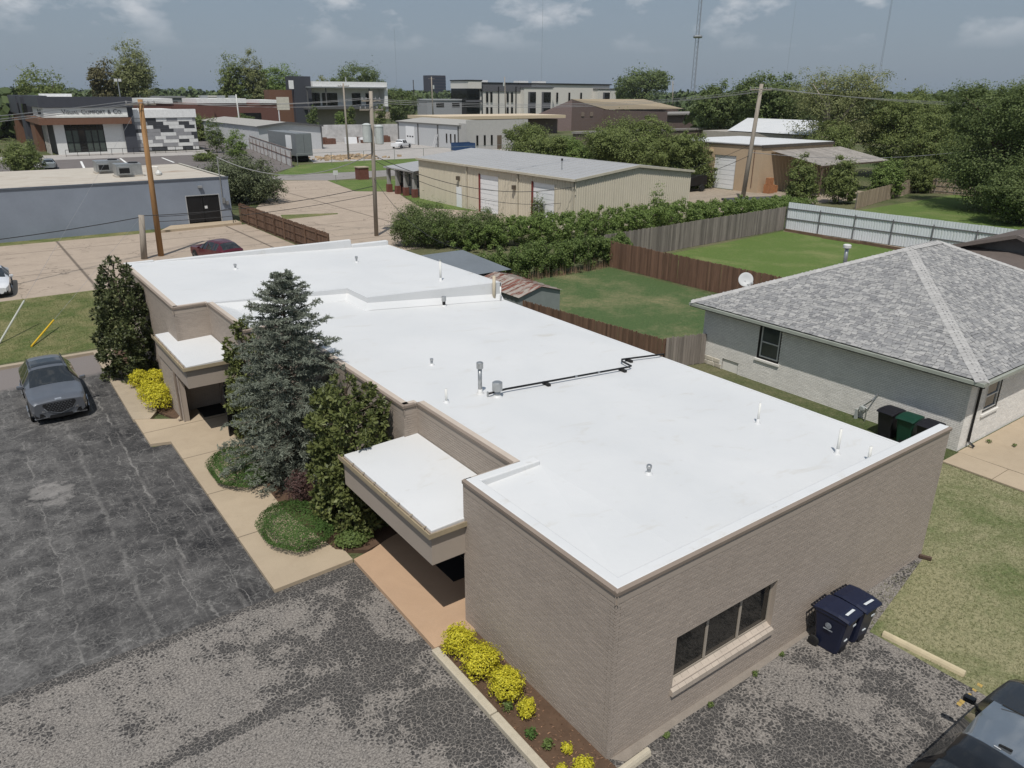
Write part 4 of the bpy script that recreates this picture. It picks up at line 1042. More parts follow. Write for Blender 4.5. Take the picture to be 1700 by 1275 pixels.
# ------------------------------------------------------------------ wheelie bins
navy = plain("bin_navy", (0.010, 0.014, 0.036), 0.42, var=0.1, spec=0.4)
bin_black = plain("bin_black", (0.014, 0.014, 0.018), 0.45, var=0.1)
bin_green = plain("bin_green", (0.008, 0.045, 0.028), 0.45, var=0.1)
white_print = plain("white_print", (0.62, 0.66, 0.68), 0.6, var=0.1)
def wheelie_bin(label, loc, rz, mat, sticker=True, group='wheelie bins'):
    """front of the bin faces local -y, hinge and wheels at +y"""
    t = thing("wheelie_bin", label, "bin", loc, rz, group)
    mb = MB(); secs = [(0.0, 0.24, -0.26, 0.27), (0.10, 0.245, -0.29, 0.28), (0.55, 0.275, -0.345, 0.325), (0.93, 0.305, -0.40, 0.37), (0.945, 0.325, -0.42, 0.385), (1.0, 0.325, -0.42, 0.385)]
    rings = []
    for z, w, f, b in secs:
        c = 0.05; k = len(mb.v)
        for x, y in ((-w + c, f), (w - c, f), (w, f + c), (w, b - c), (w - c, b), (-w + c, b), (-w, b - c), (-w, f + c)): mb.v.append((x, y, z + 0.012))
        rings.append(k)
    for a, b in zip(rings, rings[1:]):
        for i in range(8): mb.f.append((a + i, a + (i + 1) % 8, b + (i + 1) % 8, b + i))
    mb.f.append(tuple(rings[0] + i for i in reversed(range(8)))); mb.f.append(tuple(rings[-1] + i for i in range(8)))
    body = mb.build("body", mat, t, world=False, bevel=0.012)
    MB().box(-0.12, 0.12, -0.30, -0.24, 0.03, 0.34).build("foot_recess", bin_black, body, world=False)
    lid = MB(); k = 0; rows = [(-0.47, 1.000, 0.30), (-0.44, 1.045, 0.335), (-0.2, 1.085, 0.34), (0.15, 1.09, 0.34), (0.36, 1.06, 0.335), (0.40, 1.02, 0.32)]
    for y, z, w in rows:
        for x in (-w, -w * 0.8, 0, w * 0.8, w): lid.v.append((x, y, z + 0.012 - (0.03 if abs(x) == w else 0)))
    for i in range(len(rows) - 1):
        for j in range(4): a = i * 5 + j; lid.f.append((a, a + 1, a + 6, a + 5))
    b0 = len(lid.v)
    for y, z, w in ((-0.47, 0.985, 0.30), (-0.44, 0.985, 0.34), (0.40, 0.99, 0.33)):
        lid.v += [(-w, y, z), (w, y, z)]
    lid.f += [(0, 4, b0 + 1, b0)[::-1], (0, 5, 10, 15, 20, 25, b0 + 4, b0), (4, b0 + 1, b0 + 5, 29, 24, 19, 14, 9), (25, 26, 27, 28, 29, b0 + 5, b0 + 4)]
    ld = lid.build("lid", mat, t, world=False, bevel=0.008)
    # handle with its bars along the hinge
    hb = MB(); hb.tube([(-0.28, 0.46, 0.99), (0.28, 0.46, 0.99)], 0.016, 8)
    for x in (-0.28, -0.17, -0.06, 0.06, 0.17, 0.28): hb.bar((x, 0.37, 0.985), (x, 0.47, 0.995), 0.025, 0.05)
    hb.build("handle", bin_black, t, world=False)
    for s in (-1, 1):
        w = MB().lathe((s * 0.305 - 0.03, 0.26, 0.13), [(0.09, 0), (0.125, 0.006), (0.125, 0.052), (0.09, 0.06)], 18, (1, 0, 0)).build("wheel", M['rubber'], t, world=False)
        MB().lathe((s * 0.305 - 0.034, 0.26, 0.13), [(0.05, 0), (0.05, 0.068)], 12, (1, 0, 0)).build("hub", bin_black, w, world=False)
    if sticker:
        MB().obox((0.0, -0.30, 1.097), (0.16, 0, 0), (0, 0.032, -0.005), (0, 0, 0.004)).build("sticker", white_print, ld, world=False)
        MB().obox((0.05, -0.425, 0.80), (0.06, 0, 0), (0, 0.004, 0), (0, 0, 0.02)).build("number_label", white_print, body, world=False)
        MB().obox((-0.02, -0.325, 0.36), (0.06, 0, 0), (0, 0.012, 0), (0, 0, 0.014)).build("grab_bar", white_print, body, world=False)
        lg = MB().lathe((-0.318, -0.02, 0.72), [(0.075, 0), (0.075, -0.006)], 16, (1, 0, 0.04)).build("logo", plain("logo_print", (0.22, 0.24, 0.27), 0.7, var=0.6, scale=18), body, world=False)
        MB().obox((-0.315, -0.02, 0.61), (0.004, 0, 0), (0, 0.11, 0.0), (0, 0, 0.012)).build("logo_line", plain("logo_print", (0.22, 0.24, 0.27)), body, world=False)
    return t
wheelie_bin("navy wheelie bin nearest the window of the front wall", (6.42, -0.62, 0.004), R(3), navy)
wheelie_bin("navy wheelie bin on the lawn side of the pair by the front wall", (7.13, -0.66, 0.004), R(-2), navy)
wheelie_bin("black wheelie bin by the gas meter of the white house", (18.55, 4.75, 0), R(-92), bin_black, False, 'bins by the white house')
wheelie_bin("green wheelie bin between two black bins at the white house", (18.5, 4.02, 0), R(-88), bin_green, False, 'bins by the white house')
wheelie_bin("black wheelie bin at the corner of the white house", (18.5, 3.28, 0), R(-90), bin_black, False, 'bins by the white house')

# ------------------------------------------------------------------ the white brick house
HX0, HY0, HY1, HX1, EZ = 19.3, 2.58, 14.35, 33.4, 2.86
hs = thing("brick_house", "white painted brick house with a grey shingled hip roof", "house", (HX0, HY0, 0))
def hwall(a, b, nrm, openings=(), single=0, seed=1, bricks=True):
    a, b, nrm = Vector((a[0], a[1], 0)), Vector((b[0], b[1], 0)), Vector((nrm[0], nrm[1], 0)); top = EZ - 0.02
    u = (b - a).normalized(); L = (b - a).length; T = 0.2; mb = MB()
    cuts = sorted({0.0, L} | {c for o_ in openings for c in o_[:2]})
    for p, q in zip(cuts, cuts[1:]):
        spans = [(0, top)]
        for (u0, u1, z0, z1) in openings:
            if u0 <= p + 1e-6 and q <= u1 + 1e-6: spans = [(0, z0), (z1, top)]
        for z0, z1 in spans:
            if z1 - z0 > 0.01: mb.obox(a + u * (p + q) / 2 - nrm * T / 2 + Vector((0, 0, (z0 + z1) / 2)), u * (q - p) / 2, nrm * T / 2, Vector((0, 0, (z1 - z0) / 2)))
    w = mb.build("wall", M['housemortar'], hs)
    if bricks: brick_wall(w, a, u, nrm, L, top, M['housebrick'], openings, single, seed=seed, near=CAM, jit=0.003)
W1 = (HY1 - 11.32, HY1 - 10.2, 1.08, 2.62)
hwall((HX0, HY1), (HX0, HY0), (-1, 0), [W1, (HY1 - 13.1, HY1 - 12.2, 0.0, 0.55)], 300, 21)
W2 = (1.35, 2.55, 1.12, 2.35)
hwall((HX0, HY0), (HX1, HY0), (0, -1), [W2], 0, 22)
MB().box(HX1 - 0.2, HX1, HY0 + 0.2, HY1, 0, EZ).build("wall", M['housestucco'], hs)
MB().box(HX0 + 0.2, HX1, HY1 - 0.2, HY1, 0, EZ).build("wall", M['housestucco'], hs)
def house_window(p0, u, nrm, w, z0, z1):
    p0, u, nrm = Vector((p0[0], p0[1], 0)), Vector((u[0], u[1], 0)), Vector((nrm[0], nrm[1], 0))
    def bx(mb, a, b, za, zb, d0, d1): mb.obox(p0 + u * (a + b) / 2 + nrm * (d0 + d1) / 2 + Vector((0, 0, (za + zb) / 2)), u * (b - a) / 2, nrm * (d1 - d0) / 2, Vector((0, 0, (zb - za) / 2))); return mb
    fr = MB(); bx(fr, 0, 0.09, z0, z1, -0.12, -0.03); bx(fr, w - 0.06, w, z0, z1, -0.12, -0.03); bx(fr, 0.09, w - 0.06, z0, z0 + 0.08, -0.12, -0.03); bx(fr, 0.09, w - 0.06, z1 - 0.06, z1, -0.12, -0.03)
    o = fr.build("window", M['black'], hs)
    sh = MB(); bx(sh, 0.11, 0.16, z0 + 0.09, z1 - 0.07, -0.10, -0.02); bx(sh, w - 0.13, w - 0.08, z0 + 0.09, z1 - 0.07, -0.10, -0.02); bx(sh, 0.16, w - 0.13, z0 + 0.09, z0 + 0.14, -0.10, -0.02); bx(sh, 0.16, w - 0.13, (z0 + z1) / 2 - 0.02, (z0 + z1) / 2 + 0.03, -0.10, -0.02)
    sh.build("sash", plain("white_sash", (0.55, 0.55, 0.53), 0.5), o)
    pn = MB(); bx(pn, 0.16, w - 0.13, z0 + 0.14, (z0 + z1) / 2 - 0.02, -0.075, -0.06); pn.build("pane", M['glass'], o)
    pn = MB(); bx(pn, 0.16, w - 0.13, (z0 + z1) / 2 + 0.03, z1 - 0.07, -0.075, -0.06); pn.build("pane", M['glass'], o)
    sl = MB(); bx(sl, -0.06, w + 0.06, z0 - 0.10, z0 - 0.01, -0.1, 0.075); sl.build("sill", M['housestucco'], o)
house_window((HX0, 11.32), (0, -1), (-1, 0), 1.12, 1.08, 2.62)
house_window((HX0 + 1.35, HY0), (1, 0), (0, -1), 1.2, 1.12, 2.35)
# blocked cellar hatch with stones
MB().box(HX0 + 0.05, HX0 + 0.1, 12.2, 13.1, 0, 0.55).build("hatch", M['housestucco'], hs)
for i in range(2):
    for j in range(3):
        MB().box(HX0 - 0.03, HX0 + 0.02, 13.15 + j * 0.4 + i * 0.1, 13.52 + j * 0.4 + i * 0.1, 0.02 + i * 0.22, 0.21 + i * 0.22).build("stone", M['stone'], hs, bevel=0.02)
# hip roof: eaves 0.5 m out
ex0, ey0, ey1, ex1 = 18.8, 2.1, 14.85, 34.0
ry, rz_, rx0, rx1 = (ey0 + ey1) / 2, 5.72, ex0 + 6.36, 27.7
shingle = plain("roof_deck", (0.12, 0.12, 0.125), 0.9)
mb = MB()
A0, A1, B0, B1, Ra, Rb = (ex0, ey0, EZ + 0.05), (ex0, ey1, EZ + 0.05), (ex1, ey0, EZ + 0.05), (ex1, ey1, EZ + 0.05), (rx0, ry, rz_), (rx1, ry, rz_)
mb.quad(A1, A0, Ra); mb.quad(A0, B0, Rb, Ra); mb.quad(B0, B1, Rb); mb.quad(B1, A1, Ra, Rb)
roof = mb.build("roof", shingle, hs)
def shingle_mat():
    mt, b = base_mat("grey_shingles", 0.9, 0, 0.15); n, l = nodes_of(mt)
    gg = n.new("ShaderNodeNewGeometry"); oi = n.new("ShaderNodeObjectInfo")
    s = mth(n, l, 'FRACT', mth(n, l, 'ADD', gg.outputs['Random Per Island'], oi.outputs['Random']))
    c = ramp(n, l, s, [(0.0, (0.165, 0.167, 0.175)), (0.25, (0.225, 0.227, 0.232)), (0.5, (0.29, 0.288, 0.286)), (0.8, (0.35, 0.346, 0.338)), (1.0, (0.42, 0.412, 0.40))])
    f = noise(n, l, gg.outputs['Position'], 60, 3, 0.8)
    c = mix(n, l, 0.3, c, mix(n, l, f, (0.08, 0.08, 0.085), (0.48, 0.475, 0.46)))
    l.new(c, b.inputs['Base Color']); bump(n, l, b, f, 0.4, 0.01); return mt
SH = shingle_mat()
sme = bpy.data.meshes.new("shingle")
SW, SE, ST = 0.30, 0.128, 0.018
q = MB(); q.box(-SW / 2 + 0.009, SW / 2 - 0.009, 0, SE * 1.25, 0.002, ST); sme.from_pydata(q.v, [], q.f); sme.materials.append(SH)
rs = random.Random(11); cand = []
def shingle_face(eave_a, eave_b, top_a, top_b):
    ea, eb, ta, tb = map(Vector, (eave_a, eave_b, top_a, top_b))
    u = (eb - ea).normalized(); mid = (ta + tb) / 2 - ea
    up_ = (mid - u * mid.dot(u)); H_ = up_.length; up_.normalize(); nn = u.cross(up_)
    if nn.z < 0: nn = -nn
    L = (eb - ea).length; la, lb = (ta - ea).dot(u), (tb - ea).dot(u)
    k, h = 0, 0.0
    while h < H_ - 0.05:
        f = h / H_; s0, s1 = la * f, L + (lb - L) * f
        s = s0 + (rs.uniform(0, SW) - SW)
        while s < s1:
            w = rs.choice((0.14, 0.18, 0.22, 0.30))
            a_, b_ = max(s, s0), min(s + w, s1)
            if b_ - a_ > 0.05:
                c = ea + u * ((a_ + b_) / 2) + up_ * h + nn * (0.006 + rs.choice((0.0, 0.014)))
                cand.append((c, u, up_, nn, b_ - a_))
            s += w
        h += SE; k += 1
shingle_face(A1, A0, Ra, Ra); shingle_face(A0, B0, Ra, Rb)
order = sorted(range(len(cand)), key=lambda i: (cand[i][0] - CAM).length if cand[i][4] > 0.21 else 999)
pick = set(order[:300]); rest = MB(); off = Vector(OFF[roof.name])
for i, (c, u, up_, nn, w) in enumerate(cand):
    if i in pick:
        o = bpy.data.objects.new("shingle", sme); col.objects.link(o); o.parent = roof
        mt_ = Matrix((u, up_, nn)).transposed().to_4x4(); mt_.translation = c - off
        o.matrix_local = mt_ @ Matrix.Diagonal((w / SW, 1, 1, 1))
    else: rest.obox(c + up_ * SE * 0.62 + nn * ST / 2, u * (w / 2 - 0.009), up_ * SE * 0.62, nn * (ST / 2))
ob = rest.build("shingle_field", SH, roof); ob["kind"] = "stuff"
# hip and ridge caps
capm = plain("hip_cap_shingle", (0.385, 0.378, 0.368), 0.9, var=0.1, scale=5, fine=0.08, island=0.08)
def cap_run(a, b):
    a, b = Vector(a), Vector(b); d = (b - a); L = d.length; d.normalize(); s = d.cross(Vector((0, 0, 1))).normalized(); n_ = s.cross(d); mb = MB(); x = 0.0
    while x < L:
        p = a + d * x; k = len(mb.v); e = min(0.26, L - x)
        for q_ in (p, p + d * e):
            for sx_, dz in ((-0.23, -0.045), (0, 0.04), (0.23, -0.045)): mb.v.append(tuple(q_ + s * sx_ + Vector((0, 0, dz + 0.012 + (0.012 if q_ == p else 0)))))
        mb.f += [(k, k + 1, k + 4, k + 3), (k + 1, k + 2, k + 5, k + 4), (k, k + 1, k + 2)]; x += 0.24
    o = mb.build("hip_cap", capm, roof); o["kind"] = "stuff"
for a, b in ((A0, Ra), (A1, Ra), (Ra, Rb), (B0, Rb)): cap_run(a, b)
# soffit, fascia and gutters
MB().box(ex0 + 0.02, ex1 - 0.02, ey0 + 0.02, ey1 - 0.02, EZ - 0.04, EZ + 0.0).build("soffit", M['black'], hs)
for a, b in (((ex0 - 0.05, ey1, EZ - 0.04), (ex0 - 0.05, ey0 - 0.1, EZ - 0.04)), ((ex0, ey0 - 0.05, EZ - 0.04), (ex1, ey0 - 0.05, EZ - 0.04))):
    MB().bar(a, b, 0.11, 0.12).build("gutter", M['fascia_green'], hs)
    MB().bar((a[0] + 0.045, a[1] + (0.045 if a[0] > 18.78 else 0), a[2] - 0.09), (b[0] + 0.045, b[1] + (0.045 if a[0] > 18.78 else 0), b[2] - 0.09), 0.05, 0.055).build("fascia", M['black'], hs)
MB().tube([(ex0 + 0.55, ey0 - 0.02, EZ - 0.1), (HX0 + 0.62, HY0 - 0.07, EZ - 0.4), (HX0 + 0.62, HY0 - 0.07, 0.25), (HX0 + 0.62, HY0 - 0.3, 0.12)], 0.05, 6).build("downspout", M['black'], hs)
MB().tube([(26.9, 12.3, 3.75), (26.85, 12.3, 4.95)], 0.09, 12).build("flue", M['galv'], hs, smooth=True)
MB().lathe((26.85, 12.3, 4.90), [(0.13, 0), (0.19, 0.04), (0.19, 0.17), (0.14, 0.2)], 14).build("flue_cap", plain("white_flue_cap", (0.6, 0.6, 0.58), 0.5), hs)
MB().tube([(28.3, 12.0, 3.9), (28.3, 12.0, 4.35)], 0.05, 8).build("vent", M['black'], hs)
# satellite dish on the back slope
ds = thing("satellite_dish", "pale satellite dish beyond the left eave of the white house", "satellite dish", (22.3, 14.5, 3.0))
prof = [(0.0, 0.0), (0.12, 0.008), (0.24, 0.032), (0.34, 0.066), (0.355, 0.07), (0.34, 0.075), (0.2, 0.03), (0.0, 0.012)]
MB().lathe((22.55, 14.75, 3.45), prof, 20, (-0.65, -0.62, 0.35)).build("reflector", plain("dish_grey", (0.52, 0.53, 0.53), 0.5, var=0.05), ds, smooth=True)
MB().tube([(22.5, 14.75, 3.42), (22.6, 14.6, 2.95)], 0.025, 6).build("mast", M['galv'], ds)
MB().tube([(22.55, 14.75, 3.2), (22.45, 14.3, 3.35)], 0.015, 5).build("feed_arm", M['galv'], ds)
MB().obox((22.45, 14.3, 3.38), (0.05, 0, 0), (0, 0.04, 0), (0, 0, 0.05)).build("feed_horn", plain("dish_grey", (0.52, 0.53, 0.53)), ds)
# gas meter
gm = thing("gas_meter", "grey gas meter with pipes on the white house wall", "gas meter", (19.1, 6.1, 0))
MB().tube([(19.1, 5.95, 0.0), (19.1, 5.95, 0.55), (19.1, 6.1, 0.6)], 0.025, 6).build("pipe", M['galv'], gm)
MB().lathe((19.02, 6.12, 0.5), [(0.08, 0), (0.12, 0.03), (0.12, 0.14), (0.08, 0.17)], 12, (1, 0, 0)).build("meter_body", plain("meter_grey", (0.35, 0.37, 0.36), 0.5), gm)
MB().tube([(19.1, 6.15, 0.55), (19.1, 5.8, 0.95), (19.2, 5.72, 1.15), (19.3, 5.72, 1.15)], 0.03, 6).build("pipe", M['galv'], gm)
MB().obox((19.1, 6.32, 0.2), (0.06, 0, 0), (0, 0.05, 0), (0, 0, 0.2)).build("regulator", plain("meter_grey", (0.35, 0.37, 0.36)), gm)
# house path
mb = MB()
for poly in ([(18.0, 2.45), (19.2, 2.45), (19.2, 0.85), (18.0, 0.85)], [(18.0, 0.83), (19.2, 0.83), (19.3, -1.6), (18.0, -1.4)]):
    structure("path", MB().prism(poly, 0, 0.055), M['walk'], "concrete path slab at the corner of the white house" if poly[0][1] > 1 else "concrete path slab on the lawn near the white house")
structure("driveway", MB().prism([(19.22, 2.5), (33, 2.5), (33, -3), (19.35, -3)], 0, 0.05), M['walk'], "concrete apron in front of the white house")
for i, (x, y) in enumerate(((20.9, 2.2), (21.3, 1.5), (22.0, 0.9))):
    round_shrub(["weed in the concrete apron nearest the white house wall", "weed in the middle of the concrete apron", "weed in the concrete apron farthest from the wall"][i], x, y, 0.05, 0.12, 0.1, 0.07, F['vine'], 90 + i, 80, 0.07, 'weeds in the apron', 'weed', 0.2, 2.5, False)
# the brown-roofed house behind
h2 = thing("house", "house with a brown shingled gable roof behind the white house", "house", (40, 5, 0))
br = plain("brown_shingles", (0.115, 0.095, 0.085), 0.92, var=0.15, scale=3, fine=0.15)
MB().box(35.2, 56, -2, 12.4, 0, 2.7).build("wall", plain("beige_wall", (0.33, 0.29, 0.24), 0.8), h2)
mb = MB(); mb.quad((34.6, 13.0, 2.72), (34.6, -2, 2.72), (39.2, -2, 3.75), (39.2, 12.7, 3.75)); mb.quad((34.6, 13.0, 2.72), (39.2, 12.7, 3.75), (54, 13.2, 2.72)); mb.build("roof", br, h2)
mb = MB(); mb.quad((38.4, 12.55, 3.78), (54, 12.9, 3.78), (54, 9.5, 4.75), (38.9, 9.5, 4.75)); mb.quad((38.4, 6.4, 3.78), (38.9, 9.5, 4.75), (54, 9.5, 4.75), (54, 6.4, 3.78)); mb.build("gable_roof", br, h2)
MB().bar((38.35, 12.6, 3.72), (38.85, 9.5, 4.69), 0.06, 0.2).build("rake_board", plain("rake_brown", (0.16, 0.135, 0.12), 0.7), h2); MB().bar((38.35, 6.4, 3.72), (38.85, 9.5, 4.69), 0.06, 0.2).build("rake_board", plain("rake_brown", (0.16, 0.135, 0.12), 0.7), h2)
mb = MB(); mb.quad((39.3, 12.2, 3.6), (39.3, 6.6, 3.6), (39.3, 9.5, 4.6)); mb.build("gable", plain("gable_board", (0.15, 0.14, 0.13), 0.8), h2)

# ------------------------------------------------------------------ vehicles (front towards local -y)
def paint(name, c, rough=0.28, metal=0.5, coat=0.6):
    if name in MATS: return MATS[name]
    mt, b = base_mat(name, rough, metal, 0.5); n, l = nodes_of(mt)
    f = noise(n, l, pos(n, l), 3.0, 4); l.new(mix(n, l, f, tuple(x * 0.88 for x in c), tuple(min(1, x * 1.1) for x in c)), b.inputs['Base Color'])
    b.inputs['Coat Weight'].default_value = coat; b.inputs['Coat Roughness'].default_value = 0.08
    MATS[name] = mt; return mt
chrome = plain("chrome", (0.55, 0.56, 0.58), 0.2, 0.9, var=0.05)
lampglass = plain("lamp_glass", (0.09, 0.095, 0.10), 0.12, 0.0, var=0.3, spec=0.6)
redlamp = plain("red_lamp", (0.20, 0.01, 0.01), 0.2)
cglass = plain("car_glass", (0.016, 0.019, 0.021), 0.03, 0.0, var=0.1, spec=0.9)
grille_m = plain("grille_black", (0.015, 0.015, 0.016), 0.4)
dplate = plain("plate_white", (0.6, 0.6, 0.6), 0.5)
def vehicle(name, label, cat, loc, rz, st, mat, group=None, glass_st=None, wheel_r=0.36, axles=(0.9, 3.75), roofglass=None, cladding=True, detail=True, side_st=None, grille=None):
    """st: stations from nose to tail: (y, zbottom, zmid, zbelt, ztop, wbottom, wbelt, wtop); glass_st: windscreen (a,b), rear (c,d) in y"""
    t = thing(name, label, cat, loc, rz, group)
    S = np.array(st, float); ys = S[:, 0]
    yy = np.unique(np.concatenate([np.linspace(ys[0], ys[-1], 64), ys, [v for pr in (glass_st or []) for v in pr], [v for pr in (side_st or []) for v in pr]]))
    def smooth(col_):
        v = S[:, col_]; out = np.interp(yy, ys, v)
        # slight rounding of the profile
        k = np.interp(yy - 0.07, ys, v) + np.interp(yy + 0.07, ys, v)
        return out * 0.5 + k * 0.25
    zb, zmid, zbelt, zt, wb, wbelt, wt = [smooth(i) for i in range(1, 8)]
    rings = []
    for i in range(len(yy)):
        R_ = [(0.0, zb[i]), (wb[i] * 0.9, zb[i]), (wb[i], zb[i] + 0.08), ((wb[i] + wbelt[i]) / 2 + 0.035, (zb[i] + zmid[i]) / 2), (wbelt[i] + 0.015, zmid[i]), (wbelt[i], zbelt[i]),
              (wt[i] + (wbelt[i] - wt[i]) * 0.12, zbelt[i] + (zt[i] - zbelt[i]) * 0.86), (wt[i] * 0.90, zt[i] - 0.012), (wt[i] * 0.5, zt[i] + 0.018), (0.0, zt[i] + 0.026)]
        rings.append([(x, z) for x, z in R_])
    nr = len(rings[0])
    groups = {}
    def put(key, quad): groups.setdefault(key, MB()).quad(*quad)
    for i in range(len(yy) - 1):
        ym = (yy[i] + yy[i + 1]) / 2
        for j in range(nr - 1):
            for sgn in (1, -1):
                q = [(sgn * rings[i][j][0], yy[i], rings[i][j][1]), (sgn * rings[i][j + 1][0], yy[i], rings[i][j + 1][1]), (sgn * rings[i + 1][j + 1][0], yy[i + 1], rings[i + 1][j + 1][1]), (sgn * rings[i + 1][j][0], yy[i + 1], rings[i + 1][j][1])]
                key = 'body'
                if j <= 1 and cladding: key = 'sill'
                if glass_st:
                    (wa, wb_), (ra, rb) = glass_st
                    if j >= 6 and wa < ym < wb_: key = 'windscreen'
                    if j >= 6 and ra < ym < rb: key = 'rear_window'
                    if roofglass and j >= 7 and roofglass[0] < ym < roofglass[1]: key = 'sunroof'
                    if j == 5 and any(a < ym < b for a, b in (side_st or [])): key = ('side_window', sgn, [k for k, (a, b) in enumerate(side_st) if a < ym < b][0])
                put(key, q if sgn == 1 else q[::-1])
    for e, i in ((0, 0), (1, len(yy) - 1)):
        pts = [(x, yy[i], z) for x, z in rings[i]] + [(-x, yy[i], z) for x, z in reversed(rings[i][1:-1])]
        put('body', pts if e else pts[::-1])
    mats = {'body': mat, 'sill': M['rubber'], 'windscreen': cglass, 'rear_window': cglass, 'sunroof': cglass}
    body = None
    for key in sorted(groups, key=lambda k: 0 if k == 'body' else 1):
        nm = key if isinstance(key, str) else key[0]
        o = groups[key].build(nm, mats.get(nm, cglass), t, world=False, smooth=True)
        # weld for smooth shading
        bm = bmesh.new(); bm.from_mesh(o.data); bmesh.ops.remove_doubles(bm, verts=bm.verts, dist=0.0005)
        bmesh.ops.recalc_face_normals(bm, faces=bm.faces); bm.to_mesh(o.data); bm.free()
        try: o.data.set_sharp_from_angle(angle=R(34))
        except Exception: pass
        if key == 'body': body = o
    for ay in axles:
        w_ = float(np.interp(ay, yy, wbelt))
        for sgn in (1, -1):
            x = sgn * (w_ - 0.005)
            MB().lathe((x, ay, wheel_r), [(wheel_r + 0.055, 0.0), (wheel_r + 0.055, 0.022 * 1)], 26, (sgn, 0, 0)).build("wheel_arch", M['rubber'], body, world=False)
            wh = MB().lathe((x, ay, wheel_r), [(wheel_r * 0.7, 0.026), (wheel_r, 0.03), (wheel_r, 0.045), (wheel_r * 0.68, 0.05)], 24, (sgn, 0, 0)).build("wheel", M['rubber'], t, world=False)
            rim = MB(); 
            for k in range(5):
                a = k * 2 * math.pi / 5
                rim.bar((x + sgn * 0.052, ay, wheel_r), (x + sgn * 0.052, ay + math.cos(a) * wheel_r * 0.66, wheel_r + math.sin(a) * wheel_r * 0.66), 0.016, 0.075, (1, 0, 0))
            rim.lathe((x + sgn * 0.03, ay, wheel_r), [(wheel_r * 0.68, 0.0), (wheel_r * 0.68, 0.018), (wheel_r * 0.6, 0.018)], 20, (sgn, 0, 0))
            rim.build("rim", chrome, wh, world=False)
    if detail:
        # mirrors
        ym = (glass_st[0][0] + 0.32) if glass_st else 1.3
        w_ = float(np.interp(ym, yy, wbelt)); zz = float(np.interp(ym, yy, zbelt))
        for sgn in (1, -1):
            mr_ = MB().obox((sgn * (w_ + 0.13), ym, zz + 0.07), (0.105, 0.015 * sgn, 0), (0, 0.055, 0), (0, 0, 0.072)).build("mirror", mat, t, world=False, bevel=0.03)
            MB().bar((sgn * (w_ - 0.02), ym - 0.02, zz + 0.0), (sgn * (w_ + 0.08), ym, zz + 0.05), 0.05, 0.04).build("mirror_arm", M['rubber'], mr_, world=False)
    return t, body, (yy, rings, wbelt, zbelt, zt)

# stations of a sport utility: y, zb, zmid, zbelt, ztop, wb, wbelt, wtop
SUV = [(0.00, 0.30, 0.55, 0.80, 0.86, 0.72, 0.80, 0.70), (0.07, 0.25, 0.60, 0.88, 0.95, 0.82, 0.87, 0.76), (0.30, 0.24, 0.64, 0.93, 1.00, 0.89, 0.93, 0.78), (0.8, 0.24, 0.68, 0.96, 1.03, 0.91, 0.95, 0.78), (1.42, 0.24, 0.70, 1.00, 1.09, 0.92, 0.955, 0.76),
       (1.80, 0.24, 0.70, 1.01, 1.30, 0.92, 0.955, 0.70), (2.22, 0.24, 0.70, 1.02, 1.56, 0.92, 0.955, 0.63), (2.60, 0.24, 0.70, 1.03, 1.645, 0.92, 0.955, 0.60), (3.40, 0.24, 0.71, 1.05, 1.64, 0.92, 0.955, 0.59), (3.95, 0.24, 0.72, 1.08, 1.56, 0.92, 0.945, 0.57), (4.25, 0.25, 0.73, 1.09, 1.42, 0.90, 0.92, 0.60), (4.58, 0.28, 0.74, 1.06, 1.14, 0.86, 0.87, 0.70), (4.71, 0.36, 0.70, 0.96, 1.00, 0.74, 0.78, 0.66)]
SEDAN = [(0.00, 0.30, 0.46, 0.58, 0.63, 0.60, 0.66, 0.55), (0.12, 0.22, 0.52, 0.70, 0.75, 0.80, 0.84, 0.70), (0.45, 0.20, 0.56, 0.79, 0.85, 0.88, 0.91, 0.74), (1.0, 0.20, 0.60, 0.85, 0.93, 0.90, 0.93, 0.74), (1.55, 0.20, 0.62, 0.90, 1.00, 0.91, 0.935, 0.74),
         (2.05, 0.20, 0.62, 0.91, 1.20, 0.91, 0.935, 0.68), (2.75, 0.20, 0.62, 0.92, 1.42, 0.91, 0.935, 0.58), (3.2, 0.20, 0.62, 0.93, 1.45, 0.91, 0.935, 0.56), (3.75, 0.20, 0.62, 0.94, 1.40, 0.91, 0.93, 0.56), (4.35, 0.22, 0.64, 0.95, 1.12, 0.90, 0.92, 0.64), (4.75, 0.24, 0.64, 0.96, 1.03, 0.88, 0.90, 0.72), (4.95, 0.34, 0.62, 0.90, 0.95, 0.78, 0.80, 0.66)]
PICKUP = [(0.00, 0.42, 0.66, 0.92, 1.00, 0.80, 0.86, 0.80), (0.10, 0.38, 0.74, 1.06, 1.13, 0.94, 0.96, 0.86), (0.9, 0.38, 0.78, 1.12, 1.19, 0.98, 1.00, 0.86), (1.45, 0.38, 0.80, 1.14, 1.24, 0.98, 1.00, 0.84), (2.15, 0.38, 0.80, 1.15, 1.80, 0.98, 1.00, 0.72), (2.6, 0.38, 0.80, 1.16, 1.88, 0.98, 1.00, 0.70), (3.6, 0.38, 0.80, 1.16, 1.87, 0.98, 1.00, 0.70), (3.82, 0.38, 0.80, 1.17, 1.80, 0.98, 1.00, 0.72), (3.92, 0.38, 0.80, 1.17, 1.24, 0.98, 1.00, 0.90), (4.2, 0.38, 0.80, 1.17, 1.22, 0.98, 1.00, 0.92), (5.7, 0.40, 0.80, 1.17, 1.22, 0.98, 1.00, 0.92), (5.8, 0.48, 0.80, 1.14, 1.18, 0.94, 0.96, 0.9)]

grey_paint = paint("slate_grey_paint", (0.155, 0.165, 0.185), 0.30, 0.55)
